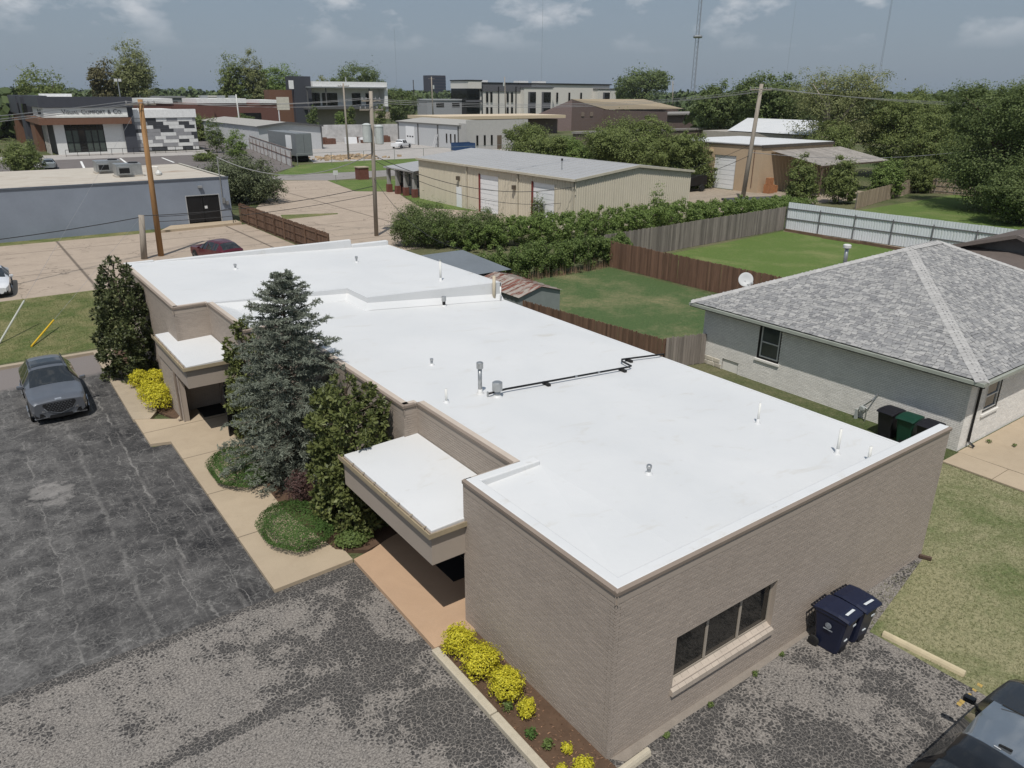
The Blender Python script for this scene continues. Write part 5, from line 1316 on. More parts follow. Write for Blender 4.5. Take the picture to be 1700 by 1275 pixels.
# the grey SUV in the car park; its nose faces the camera side
v, body, info = vehicle("parked_car", "slate grey luxury SUV with a sunroof parked by the kerb", "car", (-6.17, 23.78, 0.004), R(0), SUV, grey_paint, None, ((1.44, 2.22), (3.98, 4.55)), 0.37, (0.87, 3.74), (2.42, 3.2), True, True, [(1.75, 2.55), (2.62, 3.4), (3.46, 3.95)])
# crest grille, split lamps, intakes, badge
cr_ = [(-0.52, 0.87), (0.52, 0.87), (0.56, 0.76), (0.42, 0.55), (0.0, 0.42), (-0.42, 0.55), (-0.56, 0.76)]
def front_panel(poly, y0, mat, nm, th=0.012, slope=0.18, par=None):
    mb = MB(); k = len(poly)
    f = lambda x, z: y0 + (z - 0.45) * slope + abs(x) ** 4 * 0.16
    mb.v += [(x, f(x, z) - th, z) for x, z in poly] + [(x, f(x, z) + 0.10, z) for x, z in poly]
    mb.f += [tuple(range(k)), tuple(range(2 * k - 1, k - 1, -1))] + [(i, i + k, (i + 1) % k + k, (i + 1) % k) for i in range(k)]
    return mb.build(nm, mat, par or v, world=False)
gr = front_panel(cr_, -0.03, grille_m, "grille", 0.022, 0.10)
front_panel([(x * 1.07, 0.615 + (z - 0.615) * 1.13) for x, z in cr_], -0.03, chrome, "grille_frame", 0.006, 0.10, par=gr)
mb = MB()
for i in range(9):
    for j in range(5):
        x = -0.4 + i * 0.1 + (j % 2) * 0.05; z = 0.53 + j * 0.07
        if abs(x) > 0.36 + (z - 0.5) * 0.35: continue
        y = -0.03 + (z - 0.45) * 0.10 + x ** 4 * 0.16 - 0.026
        mb.quad((x - 0.028, y, z), (x, y - 0.004, z - 0.02), (x + 0.028, y, z), (x, y - 0.004, z + 0.02))
o = mb.build("grille_mesh", plain("grille_glint", (0.20, 0.20, 0.21), 0.3, 0.8), gr, world=False); o["kind"] = "stuff"
for s in (-1, 1):
    for z in (0.79, 0.70):
        front_panel([(s * 0.52, z - 0.022), (s * 0.90, z + 0.02), (s * 0.90, z + 0.055), (s * 0.52, z + 0.03)], 0.01, lampglass, "headlight", 0.03, 0.2)
    front_panel([(s * 0.52, 0.36), (s * 0.84, 0.30), (s * 0.86, 0.50), (s * 0.60, 0.48)], -0.02, grille_m, "air_intake", 0.03, 0.05)
    front_panel([(s * 0.50, 0.52), (s * 0.90, 0.545), (s * 0.90, 0.60), (s * 0.54, 0.585)], -0.015, chrome, "bumper_trim", 0.03, 0.1)
    front_panel([(s * 0.44, 0.30), (s * 0.88, 0.255), (s * 0.88, 0.29), (s * 0.50, 0.345)], 0.0, chrome, "bumper_trim", 0.03, 0.05)
front_panel([(-0.42, 0.25), (0.42, 0.25), (0.36, 0.37), (-0.36, 0.37)], -0.005, grille_m, "lower_grille", 0.02, 0.05)
MB().obox((0, 0.06, 0.945), (0.11, 0, 0), (0, 0.035, 0.03), (0, 0, 0.006)).build("badge", chrome, v, world=False)
for s in (-1, 1): MB().bar((s * 0.62, 2.3, 1.63), (s * 0.60, 3.7, 1.63), 0.03, 0.03).build("roof_rail", M['black'], v, world=False)
MB().bar((0.35, 1.40, 1.09), (-0.25, 1.55, 1.17), 0.02, 0.015).build("wiper", M['black'], v, world=False)

SALOON = [q for q in SEDAN if not 1.6 < q[0] < 3.9] ; SALOON = SALOON[:5] + [(2.4, 0.20, 0.62, 0.91, 1.19, 0.91, 0.935, 0.70), (3.3, 0.20, 0.62, 0.92, 1.39, 0.91, 0.935, 0.60), (3.75, 0.20, 0.62, 0.93, 1.42, 0.91, 0.935, 0.58), (4.1, 0.20, 0.62, 0.94, 1.36, 0.91, 0.93, 0.58)] + SALOON[5:]
# the black car at the front right, nose towards the lawn (+x)
sky_glass = plain("sky_reflection_windscreen", (0.30, 0.33, 0.36), 0.05, 0.75, var=0.08, spec=0.6)  # pale metallic colour stands in for the bright sky reflected in the glass
v, body, info = vehicle("parked_car", "black saloon car at the lower right edge by the dry lawn", "car", (7.95, -4.72, 0.004), R(90), SALOON, paint("black_car_paint", (0.008, 0.009, 0.011), 0.22, 0.3), None, ((1.57, 3.28), (4.12, 4.6)), 0.35, (0.95, 3.85), None, True, True, [(2.2, 3.2), (3.3, 4.0)])
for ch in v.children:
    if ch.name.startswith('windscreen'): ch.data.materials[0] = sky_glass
# interior mirror and toll tag behind the windscreen top, wipers at its foot
MB().obox((0.02, 3.08, 1.385), (0.10, 0.02, 0), (0, 0.03, 0.012), (0, 0, 0.02)).build("rear_view_mirror", M['black'], v, world=False, bevel=0.01)
MB().obox((0.1, 3.22, 1.412), (0.055, 0, 0), (0, 0.016, 0.006), (0, 0, 0.003)).build("toll_tag", dplate, v, world=False)
MB().bar((-0.7, 1.52, 1.0), (0.1, 1.66, 1.06), 0.025, 0.02).build("wiper", M['rubber'], v, world=False)
MB().bar((-0.1, 1.50, 1.0), (0.6, 1.64, 1.06), 0.025, 0.02).build("wiper", M['rubber'], v, world=False)

# white saloon at the left edge of the concrete lot
v, body, info = vehicle("parked_car", "white saloon car with black grille at the left edge of the tan lot", "car", (-7.05, 46.75, 0.004), R(-4), SEDAN, paint("white_car_paint", (0.62, 0.63, 0.65), 0.25, 0.0), None, ((1.57, 2.75), (3.85, 4.6)), 0.35, (0.95, 3.85), None, True, True, [(2.0, 2.8), (2.9, 3.75)])
for s in (-1, 1):
    front_panel([(s * 0.03, 0.46), (s * 0.26, 0.44), (s * 0.30, 0.62), (s * 0.06, 0.64)], 0.0, grille_m, "grille", 0.03, 0.2, v)
    front_panel([(s * 0.42, 0.58), (s * 0.80, 0.60), (s * 0.82, 0.68), (s * 0.44, 0.66)], 0.03, lampglass, "headlight", 0.03, 0.2, v)
    front_panel([(s * 0.50, 0.28), (s * 0.80, 0.26), (s * 0.80, 0.44), (s * 0.60, 0.40)], 0.0, grille_m, "air_intake", 0.03, 0.05, v)
front_panel([(-0.42, 0.24), (0.42, 0.24), (0.36, 0.34), (-0.36, 0.34)], 0.0, grille_m, "lower_grille", 0.03, 0.05, v)
# red SUV behind the far roof, rear towards the camera
vehicle("parked_car", "dark red SUV behind the far edge of the white roof", "car", (6.75, 52.9, 0.004), R(194), SUV, paint("dark_red_paint", (0.10, 0.008, 0.018), 0.3, 0.4), None, ((1.44, 2.22), (3.98, 4.55)), 0.37, (0.87, 3.74), None, True, True, [(1.75, 2.55), (2.62, 3.4), (3.46, 3.95)])
# white pickup in the gravel yard
vehicle("pickup_truck", "white pickup truck on the gravel yard", "truck", (80.2, 154.3, 0.004), R(120), PICKUP, paint("white_truck_paint", (0.70, 0.71, 0.72), 0.3, 0.0), None, ((1.50, 2.15), (3.82, 3.9)), 0.42, (1.0, 4.6), None, True, True, [(1.95, 2.7), (2.78, 3.6)])
vehicle("parked_car", "silver grey car parked in front of the patterned shop", "car", (6.3, 141.0, 0.004), R(172), SUV, paint("silver_paint", (0.30, 0.33, 0.34), 0.3, 0.4), None, ((1.44, 2.22), (3.98, 4.55)), 0.37, (0.87, 3.74), None, True, False, [(1.75, 3.95)])
vehicle("parked_car", "white car half hidden by the round bush at the far car park", "car", (2.6, 139.5, 0.004), R(172), SUV, paint("white_car_paint", (0.62, 0.63, 0.65)), None, ((1.44, 2.22), (3.98, 4.55)), 0.37, (0.87, 3.74), None, True, False, [(1.75, 3.95)])

# ------------------------------------------------------------------ fences
board_fence("wooden_fence", "weathered brown picket fence close behind the white roof", (15.85, 25.2), (17.15, 14.75), 1.42, M['wood_brown'], M['wood_brown'], 0.13, 'wooden fences', 1, 31)
board_fence("wooden_fence", "short grey-brown fence return meeting the white house", (17.2, 14.7), (19.25, 14.1), 1.5, M['wood_grey'], M['wood_brown'], 0.13, 'wooden fences', 1, 32)
board_fence("wooden_fence", "red-brown board fence between the two back yards", (30.2, 32.4), (30.6, 14.0), 1.9, M['wood_red'], M['wood_brown'], 0.14, 'wooden fences', 1, 33)
board_fence("wooden_fence", "grey weathered board fence behind the bright lawn", (30.6, 33.4), (54.9, 35.0), 2.15, M['wood_grey'], M['wood_grey'], 0.15, 'wooden fences', 1, 34)
board_fence("wooden_fence", "brown board fence between the tan lot and the forecourt", (14.45, 67.6), (14.75, 47.0), 1.85, M['wood_brown'], M['wood_brown'], 0.15, 'wooden fences', -1, 35)
board_fence("wooden_fence", "pale board fence at the far side of the bright lawn beyond the white fence", (95.6, 43.5), (97.5, 32.0), 1.9, M['wood_tan'], M['wood_grey'], 0.2, 'wooden fences', -1, 36)
board_fence("wooden_fence", "pale overgrown board fence left of the far bright lawn", (73.5, 38.8), (95.2, 43.4), 1.8, M['wood_tan'], M['wood_grey'], 0.2, 'wooden fences', 1, 37)

white_sheet = plain("white_metal_sheet", (0.66, 0.70, 0.73), 0.45, 0.1, var=0.06, scale=0.8)
steel_dark = plain("fence_steel", (0.16, 0.16, 0.165), 0.6, 0.3)
def ribbed_panel(mb, a, b, z0, z1, ribs, depth, nrm):
    """an upright sheet from a to b with trapezoid ribs"""
    a, b, nrm = Vector(a), Vector(b), Vector(nrm); d = b - a; pts = []
    for i in range(ribs):
        for f, o_ in ((0.0, 0), (0.55, 0), (0.68, 1), (0.87, 1)): pts.append(a + d * ((i + f) / ribs) + nrm * depth * o_)
    pts.append(b)
    k = len(mb.v)
    for p in pts: mb.v.append((p.x, p.y, z0)); mb.v.append((p.x, p.y, z1))
    for i in range(len(pts) - 1): mb.f.append((k + 2 * i, k + 2 * i + 2, k + 2 * i + 3, k + 2 * i + 1))
    return mb
def sheet_fence(name, label, a, b, h, mat, post_mat, panel=0.92, post_every=3.6, rails=(0.35, 0.72), side=1, group=None, ribs=4, post_out=0.08, top=None):
    a, b = Vector((a[0], a[1], 0)), Vector((b[0], b[1], 0)); d = b - a; L = d.length; u = d.normalized(); nrm = Vector((-u.y, u.x, 0)) * side
    t = thing(name, label, "fence", tuple(a), 0, group); n = max(1, round(L / panel))
    rng = random.Random(len(label))
    for i in range(n):
        mb = MB(); dz = rng.uniform(-0.015, 0.015)
        ribbed_panel(mb, a + u * (i * L / n), a + u * ((i + 1) * L / n - 0.008), 0.05 + dz, h + dz, ribs, 0.03, -nrm)
        mb.build("sheet", mat, t)
    k = max(1, round(L / post_every))
    for i in range(k + 1):
        p = a + u * (i * L / k) + nrm * post_out
        MB().obox((p.x, p.y, h * 0.42 + 0.02), u * 0.035, nrm * 0.035, Vector((0, 0, h * 0.42))).build("post", post_mat, t)
    for f in rails:
        p, q = a + nrm * 0.03, b + nrm * 0.03
        MB().bar((p.x, p.y, h * f), (q.x, q.y, h * f), 0.05, 0.09).build("rail", post_mat, t)
    return t
sheet_fence("metal_fence", "white ribbed metal sheet fence at the back of the bright lawn", (55.05, 34.9), (56.4, 12.0), 2.55, white_sheet, steel_dark, 0.92, 3.3, (0.42, 0.78), -1)
old_sheet = plain("old_corrugated_sheet", (0.52, 0.51, 0.50), 0.6, 0.2, var=0.3, scale=0.8, fine=0.1)
rust = plain("rusty_steel", (0.13, 0.065, 0.045), 0.85, 0.1, var=0.3)
sheet_fence("metal_fence", "long corrugated fence with rusty posts beside the alley", (39.8, 121.0), (66.5, 276), 2.9, old_sheet, rust, 3.2, 4.6, (0.5, 0.97), 1, None, 8, 0.12)
sheet_fence("metal_fence", "weathered corrugated wall behind the scrap in the gravel yard", (62, 183), (96, 178), 4.2, old_sheet, steel_dark, 2.2, 6.0, (0.5,), 1, None, 6)
# low edging of old boards in front of the white fence
mb = MB()
ed = thing("timber_edging", "old timber edging heaped along the white metal fence", "timber edging", (54.2, 30, 0))
for i, (y0, y1, xo) in enumerate(((34.4, 30.2, 0.0), (30.3, 26.8, -0.25), (26.9, 22.5, -0.1), (22.4, 17, 0.2))):
    MB().obox((54.2 + xo, (y0 + y1) / 2, 0.13), (0.06, 0, 0), (0.05 * (-1) ** i, (y0 - y1) / 2, 0), (0, 0, 0.12)).build("timber", plain("old_timber", (0.16, 0.10, 0.07), 0.92, var=0.35), ed)
structure("dirt_strip", MB().prism([(54.1, 34.5), (55.0, 34.7), (56.2, 14), (54.6, 14)], 0, 0.02), M['dirt'], "bare strip of dirt at the foot of the white metal fence")

# ------------------------------------------------------------------ sheds behind the roof
sh = thing("garden_shed", "grey metal shed with a rust-streaked roof behind the white roof", "shed", (17.4, 26.4, 0))
grey_sheet = plain("grey_shed_sheet", (0.25, 0.275, 0.27), 0.6, 0.2, var=0.1)
def rust_roof():
    mt, b = base_mat("rusty_roof_sheet", 0.75, 0.1, 0.3); n, l = nodes_of(mt)
    f = noise(n, l, pos(n, l, (0.6, 2.2, 1)), 1.5, 6, 0.7, 0.5)
    c = mix(n, l, ramp(n, l, f, [(0.47, 0.0), (0.56, 1.0)]), (0.33, 0.30, 0.265), (0.19, 0.075, 0.055))
    l.new(c, b.inputs['Base Color']); return mt
RR = rust_roof()
x0, x1, y0, y1, ez, rz2 = 15.75, 18.6, 24.05, 28.6, 1.62, 1.98
mb = MB(); mb.quad((x0, y0, 0), (x1, y0, 0), (x1, y0, ez), ((x0 + x1) / 2, y0, rz2), (x0, y0, ez)); mb.build("gable_wall", grey_sheet, sh)
mb = MB(); ribbed_panel(mb, (x0, y1, 0), (x0, y0, 0), 0.0, ez, 12, 0.02, (-1, 0, 0)); mb.build("side_wall", grey_sheet, sh)
mb = MB(); ribbed_panel(mb, (x1, y0, 0), (x1, y1, 0), 0.0, ez, 12, 0.02, (1, 0, 0)); mb.build("side_wall", grey_sheet, sh)
xm = (x0 + x1) / 2
for s, xe in ((-1, x0 - 0.12), (1, x1 + 0.12)):
    for i in range(8):
        ya, yb = y0 - 0.12 + i * (y1 - y0 + 0.24) / 8, y0 - 0.12 + (i + 1) * (y1 - y0 + 0.24) / 8 - 0.03
        MB().quad((xe, ya, ez - 0.02), (xe, yb, ez - 0.02), (xm, yb, rz2 + 0.04), (xm, ya, rz2 + 0.04)).build("roof_sheet", RR, sh)
        MB().bar((xe, yb + 0.015, ez + 0.0), (xm, yb + 0.015, rz2 + 0.06), 0.035, 0.035).build("seam", RR, sh)
sh2 = thing("garden_shed", "larger shed with a dark blue-grey roof behind the rusty shed", "shed", (15.5, 29.5, 0))
roof_bg = plain("bluegrey_roofing", (0.135, 0.155, 0.175), 0.8, 0.0, var=0.1, scale=0.8)
MB().box(12.6, 18.0, 28.9, 33.0, 0, 2.05).build("wall", plain("shed_board", (0.20, 0.19, 0.175), 0.9, var=0.2, stretch=(5, 5, 0.5)), sh2)
mb = MB(); mb.quad((12.4, 28.4, 2.0), (18.4, 28.4, 2.0), (16.6, 31.0, 2.95), (13.4, 31.0, 2.95)); mb.quad((18.4, 28.4, 2.0), (18.4, 33.4, 2.0), (16.6, 31.0, 2.95)); mb.quad((18.4, 33.4, 2.0), (12.4, 33.4, 2.0), (13.4, 31.0, 2.95), (16.6, 31.0, 2.95)); mb.quad((12.4, 33.4, 2.0), (12.4, 28.4, 2.0), (13.4, 31.0, 2.95))
mb.build("roof", roof_bg, sh2)

# ------------------------------------------------------------------ hedges and shrubs of the back yards
def hedge(name, label, pts, h, w, n, mat, size, seed, base_mat_=None):
    rng = np.random.default_rng(seed)
    t = thing(name, label, "hedge", (pts[0][0], pts[0][1], 0))
    P0 = np.array(pts, float); seg = np.linalg.norm(np.diff(P0[:, :2], axis=0), axis=1); cum = np.concatenate([[0], np.cumsum(seg)])
    # clumps along the run
    nc = int(cum[-1] * 34); s = rng.uniform(0, cum[-1], nc)
    hx = np.array([p[2] for p in pts]) * h
    cx, cy, ch = np.interp(s, cum, P0[:, 0]), np.interp(s, cum, P0[:, 1]), np.interp(s, cum, hx)
    dx, dy = np.gradient(cx), np.gradient(cy)
    C = np.stack([cx + rng.normal(size=nc) * w * 0.36, cy + rng.normal(size=nc) * w * 0.36, ch * (rng.uniform(0.04, 1.0, nc) ** 0.6)], axis=1)
    C[:, 2] += 0.22 * np.sin(s * 1.3 + seed) + 0.15 * np.sin(s * 3.1)
    r = rng.uniform(0.16, 0.42, nc)
    idx = rng.integers(0, nc, n); d = unit(rng.normal(size=(n, 3))) * rng.uniform(0.3, 1.05, (n, 1))
    L = C[idx] + d * r[idx][:, None]; L[:, 2] = np.maximum(L[:, 2], 0.03)
    N = unit(d + np.array([0, 0, 0.4]) + rng.normal(size=(n, 3)) * 0.5)
    mb = MB()
    for i in range(0, nc, 16): mb.tube([(C[i, 0], C[i, 1], 0), tuple(C[i])], [0.025, 0.01], 4, False)
    mb.build("stems", M['trunk'], t)["kind"] = "stuff"
    quads_object("foliage", leaf_quads(rng, L, N, size, 1.5), mat, t)
    return t
hedge("vine_hedge", "vine-covered hedge along the back of the fenced lawn", [(17.4, 33.6, 0.9), (21, 33.0, 0.95), (26, 32.7, 1.05), (30.6, 32.9, 1.0), (32.4, 33.3, 0.9)], 2.0, 1.1, 60000, F['vine'], 0.13, 51)
# dry stems below the vines
mb = MB(); rr = random.Random(8)
for i in range(420):
    x = rr.uniform(18.5, 30.2); y = 32.25 + rr.uniform(-0.35, 0.2)
    mb.quad((x, y, 0), (x + 0.02, y, 0), (x + rr.uniform(-0.12, 0.14), y + rr.uniform(-0.1, 0.1), rr.uniform(0.3, 1.0)))
tag(mb.build("dry_stems", plain("dry_stem", (0.30, 0.20, 0.13), 0.95, var=0.3, island=0.4)), "dry brown stems at the foot of the vine hedge", "stems", None, "stuff")
hedge("vine_hedge", "long overgrown vine hedge in front of the cream metal building", [(24.5, 44.5, 0.95), (30, 42.6, 1.0), (38, 41.6, 1.05), (46, 40.6, 1.1), (53, 39.3, 1.05), (60, 40.2, 0.8), (66, 42.5, 0.7)], 2.05, 3.2, 130000, F['vine2'], 0.15, 52)
def bushy(label, x, y, h, rx, ry, n, mat, seed, size=0.2, group='shrubs and young trees of the back yards', name='bush', clumps=50, cr=0.28):
    return make_tree(name, label, 'bush', (x, y, 0), [(0, 0, h * 0.55, rx, ry, h * 0.5), (rx * 0.35, -ry * 0.3, h * 0.35, rx * 0.7, ry * 0.7, h * 0.36), (-rx * 0.4, ry * 0.2, h * 0.42, rx * 0.6, ry * 0.7, h * 0.4)], n, size, mat, seed, clumps, cr, 0.3, 0.07, None, group, 1.7, 0, 6)
bushy("dark leafy bush at the foot of the grey utility pole", 23.2, 47.2, 3.4, 2.8, 2.6, 33800, F['tree_dark'], 61, 0.12, clumps=200, cr=0.26)
bushy("dark leafy bush right of the one by the grey pole", 26.6, 44.6, 2.9, 2.7, 2.2, 28600, F['tree_dark'], 62, 0.12, clumps=170, cr=0.26)
bushy("slim dark young tree before the right roller door", 37.0, 49.8, 3.0, 0.6, 0.6, 2340, F['tree_dark'], 63, 0.13)
bushy("light green sapling rising from the hedge at the cream building", 44.2, 41.2, 4.3, 0.8, 0.8, 1950, F['vine2'], 64, 0.16)
bushy("silvery olive-green bush beside the blue wall", 19.0, 82.0, 5.0, 4.4, 4.6, 28600, F['olive'], 65, 0.21, clumps=120)
bushy("green bush growing by the tan block garage", 71.3, 44.6, 5.4, 1.7, 1.7, 9100, F['tree'], 66, 0.21)
bushy("second green bush by the tan block garage", 76.0, 42.6, 5.2, 2.0, 1.9, 10400, F['tree'], 67, 0.21)
bushy("green bush against the pale overgrown fence", 85.5, 42.3, 4.6, 2.2, 1.8, 10400, F['vine2'], 68, 0.22)
bushy("green bush at the right end of the pale fence", 94.0, 43.0, 4.6, 2.4, 2.0, 10400, F['tree'], 69, 0.22)
bushy("round bush at the left edge of the far car park", 1.6, 128.5, 5.0, 2.7, 2.7, 11700, F['tree'], 70, 0.26)
bushy("small tree at the corner of the patterned shop", 38.5, 160, 6.8, 1.8, 1.8, 5200, F['tree_dark'], 71, 0.24)
bushy("light green young tree beside the alley", 36.5, 140, 5.2, 2.0, 2.0, 5200, F['vine2'], 72, 0.24)
bushy("low shrub at the kerb of the far car park", 31.0, 140.5, 1.6, 2.2, 1.6, 3250, F['tree'], 73, 0.22)

# ------------------------------------------------------------------ trees
def tree(label, x, y, h, w, mat, seed, n=9000, size=0.4, name='tree', tm=None, clumps=90, squash=0.42, base=0.28, group='trees', shell=0.45, aspect=1.6):
    rng = random.Random(seed); bl = [(0, 0, h * (base + squash * 0.85), w * 0.42, w * 0.42, h * squash)]
    for i in range(6):
        a = rng.uniform(0, 6.28); r = w * rng.uniform(0.18, 0.33)
        bl.append((r * math.cos(a), r * math.sin(a), h * rng.uniform(base + 0.14, 0.80), w * rng.uniform(0.20, 0.32), w * rng.uniform(0.20, 0.32), h * rng.uniform(0.14, 0.22)))
    return make_tree(name, label, 'tree', (x, y, 0), bl, n, size, mat, seed, clumps, 0.30, shell, max(0.12, w * 0.028), tm, group, aspect, 0, 9)
tree("broad green tree behind the cream metal building", 66.5, 68.5, 10.2, 11.5, F['tree'], 81, 56550, 0.22, clumps=170, base=0.12)
tree("spreading green tree with foliage to the ground right of the cream building", 72.5, 64.0, 8.2, 9.0, F['tree'], 82, 45240, 0.22, clumps=150, base=0.05)
tree("green tree left of the pair behind the cream building", 60.0, 80.0, 8.6, 9.5, F['tree'], 83, 41470, 0.22, clumps=140, base=0.08)
tree("bright green small tree between the pair behind the cream building", 64.5, 77.5, 7.6, 7.0, F['vine2'], 84, 26390, 0.22, clumps=100, base=0.05)
tree("dark round tree above the purple-brown building's right end", 136, 110, 14.4, 15, F['tree_dark'], 85, 15600, 0.47, clumps=120)
tree("dark green tree left of the tall sycamore", 133, 97, 15.5, 12, F['tree_dark'], 86, 15600, 0.47, clumps=120)
tree("dark green tree just right of the leaning utility pole", 141, 98, 15.0, 13, F['tree_dark'], 87, 15600, 0.47, clumps=120)
tree("tall sparse sycamore with pale bare limbs", 103.5, 62.5, 16.4, 15.0, F['tree_light'], 88, 26390, 0.26, tm=M['trunk_pale'], clumps=190, squash=0.40, base=0.22, shell=0.2)
tree("leafy tree low beside the pale sycamore", 98.0, 58.5, 9.0, 9.0, F['tree'], 89, 30160, 0.22, clumps=120, base=0.04)
tree("full green tree right of the sycamore", 112, 55.0, 13.6, 13.0, F['tree'], 90, 37700, 0.26, clumps=150, base=0.1)
tree("tall green tree in the right background row", 121, 52.0, 14.8, 13.0, F['tree_dark'], 91, 37700, 0.28, clumps=150, base=0.12)
tree("green tree filling the gap behind the far bright lawn", 107, 46.0, 10.5, 12.0, F['tree'], 92, 37700, 0.25, clumps=150, base=0.02)
tree("big dark tree at the right edge above the white fence", 85.0, 29.0, 14.0, 15.5, F['tree_dark'], 93, 86710, 0.22, clumps=230, base=0.06)
tree("leafy tree leaning over the far end of the white fence", 77.8, 24.0, 8.0, 8.0, F['tree_dark'], 94, 41470, 0.18, clumps=140, base=0.04)
tree("green tree in the far right corner behind the big dark one", 104, 34, 14.0, 13, F['tree'], 95, 37700, 0.28, clumps=140)
tree("round green tree behind the dark cornice of the shop", 17.4, 240, 17.6, 15.5, F['tree'], 96, 11700, 0.55, clumps=100)
tree("brownish sparse tree behind the shop", 36.2, 260, 20.8, 9, F['tree_dry'], 97, 7150, 0.55, clumps=80)
tree("tall rounded tree behind the shop's right end", 44.3, 260, 22.8, 13.5, F['tree_light'], 98, 14300, 0.55, clumps=110, squash=0.48)
tree("spiky green tree above the brick shops, left of two", 80.0, 280, 21.5, 9.5, F['tree'], 99, 9100, 0.58, clumps=80, squash=0.48)
tree("greyer tree above the brick shops, right of two", 87.5, 281, 22.6, 10, F['tree_light'], 100, 9100, 0.58, clumps=80, squash=0.48)
tree("green tree left of the dark stair tower", 105, 300, 21.4, 20, F['vine2'], 101, 11700, 0.62, clumps=100)
tree("small tree peeking over the office's white roof", 122, 300, 17.5, 9, F['tree_light'], 102, 4550, 0.62, clumps=50)
tree("wide dark tree behind the white-roofed office", 142, 310, 22.6, 24, F['tree_dark'], 103, 15600, 0.66, clumps=120)
tree("dark tree at the right end of the office", 139, 268, 15.0, 15, F['tree_dark'], 104, 11700, 0.55, clumps=90, base=0.06)
tree("dark tree on the horizon right of the long apartment block", 300, 300, 24, 30, F['tree_dark'], 105, 9000, 1.0, clumps=100)
tree("low green trees beside the brick shops", 47.5, 205, 7.5, 8.5, F['tree'], 106, 6500, 0.39, clumps=70, base=0.05)
tree("small trees in front of the brick shops", 62.0, 214, 6.5, 8.0, F['tree_dark'], 107, 5200, 0.39, clumps=60, base=0.05)
tree("slim young tree before the white-roofed office, left", 76.0, 200, 8.8, 3.8, F['tree_dark'], 108, 3250, 0.39, clumps=40, base=0.05)
tree("slim young tree before the white-roofed office, middle", 85.5, 203, 8.0, 3.4, F['vine2'], 109, 3250, 0.39, clumps=40, base=0.05)
tree("slim young tree before the white-roofed office, right", 101.5, 232, 9.0, 4.0, F['tree'], 110, 3250, 0.39, clumps=40, base=0.05)
tree("slim young tree under the office balcony", 112.5, 232, 9.0, 4.5, F['tree'], 111, 3250, 0.39, clumps=40, base=0.05)
# wooded horizon: one mass of distant crowns
rng = np.random.default_rng(5); Q = []
for i in range(1500):
    az = rng.uniform(-0.08, 1.32); dist = rng.uniform(330 if (az < 0.2 or az > 0.83) else 520, 1700) if i > 260 else rng.uniform(230, 330)
    if i <= 260 and not (az < 0.1 or az > 0.86): continue
    x, y = CAM.x + math.sin(az) * dist, CAM.y + math.cos(az) * dist
    h = rng.uniform(7, 13.5) * (1 + dist / 5200); w = rng.uniform(6, 13)
    m_ = 90
    d = unit(rng.normal(size=(m_, 3))); C = np.array([x, y, h * 0.52]) + d * np.array([w, w, h * 0.48]) * rng.uniform(0.75, 1.0, (m_, 1))
    Q.append(leaf_quads(rng, C, d + rng.normal(size=(m_, 3)) * 0.4, 2.6 * (0.6 + w / 14), 1.3))
F['far'] = foliage("far_wood_leaf", (0.030, 0.050, 0.018), (0.105, 0.140, 0.050), 0.1)
tag(quads_object("distant_woods", np.concatenate(Q), F['far']), "wooded horizon of distant tree crowns", "woods", None, "stuff")

# ------------------------------------------------------------------ buildings of the background
def bpart(parent, name, mat, *boxes, **kw):
    mb = MB()
    for b in boxes: mb.box(*b)
    return mb.build(name, mat, parent, **kw)
# --- blue block building
bb = thing("block_building", "blue-grey painted block building with a stained flat roof", "building", (13.7, 68, 0))
blue = plain("blue_grey_paint", (0.215, 0.245, 0.295), 0.8, var=0.10, scale=0.35, fine=0.05)
blue_dk = plain("blue_coping", (0.09, 0.105, 0.13), 0.7)
def stained_roof():
    mt, b = base_mat("stained_flat_roof", 0.9, 0, 0.2); n, l = nodes_of(mt); p = pos(n, l)
    f = noise(n, l, pos(n, l, (0.5, 1.5, 1)), 0.35, 6, 0.7, 0.8)
    c = mix(n, l, noise(n, l, p, 0.8, 5), (0.38, 0.34, 0.285), (0.50, 0.465, 0.41))
    c = mix(n, l, ramp(n, l, f, [(0.54, 0.0), (0.70, 0.8)]), c, (0.25, 0.165, 0.11)); l.new(c, b.inputs['Base Color']); return mt
SR = stained_roof()
w = bpart(bb, "wall", blue, (-32, 9.7, 68, 68.25, 0, 4.22), (12.7, 13.75, 68, 68.25, 0, 4.22), (9.7, 12.7, 68, 68.25, 2.75, 4.22))
bpart(bb, "wall", blue, (13.5, 13.75, 68.25, 86, 0, 4.2)); bpart(bb, "wall", blue, (-32, 13.5, 85.75, 86, 0, 4.0))
bpart(bb, "roof", SR, (-32, 13.74, 68.05, 86, 4.0, 4.2))
bpart(bb, "coping", blue_dk, (-32, 13.80, 67.93, 68.15, 4.20, 4.34)); bpart(bb, "coping", plain("pale_coping", (0.46, 0.44, 0.38), 0.7), (13.62, 13.82, 68.15, 86.05, 4.20, 4.28))
d_ = bpart(bb, "door", M['black'], (9.72, 11.18, 68.06, 68.12, 0.3, 2.72)); bpart(bb, "door", M['black'], (11.22, 12.68, 68.06, 68.12, 0.3, 2.72))
bpart(d_, "notice", plain("white_paper", (0.6, 0.6, 0.6), 0.8), (11.3, 11.55, 68.04, 68.055, 1.5, 1.75))
bpart(bb, "door_frame", plain("pale_frame", (0.34, 0.35, 0.36), 0.6), (9.65, 9.73, 67.97, 68.1, 0.2, 2.8), (9.73, 12.68, 67.97, 68.1, 2.72, 2.8), (12.68, 12.76, 67.97, 68.1, 0.2, 2.8))
bpart(bb, "wall_light", plain("lamp_housing", (0.25, 0.26, 0.27), 0.5), (10.9, 11.25, 67.75, 68, 3.45, 3.65))
MB().tube([(13.0, 67.93, 2.0), (13.0, 67.93, 6.2)], 0.05, 6).build("service_mast", M['galv'], bb)
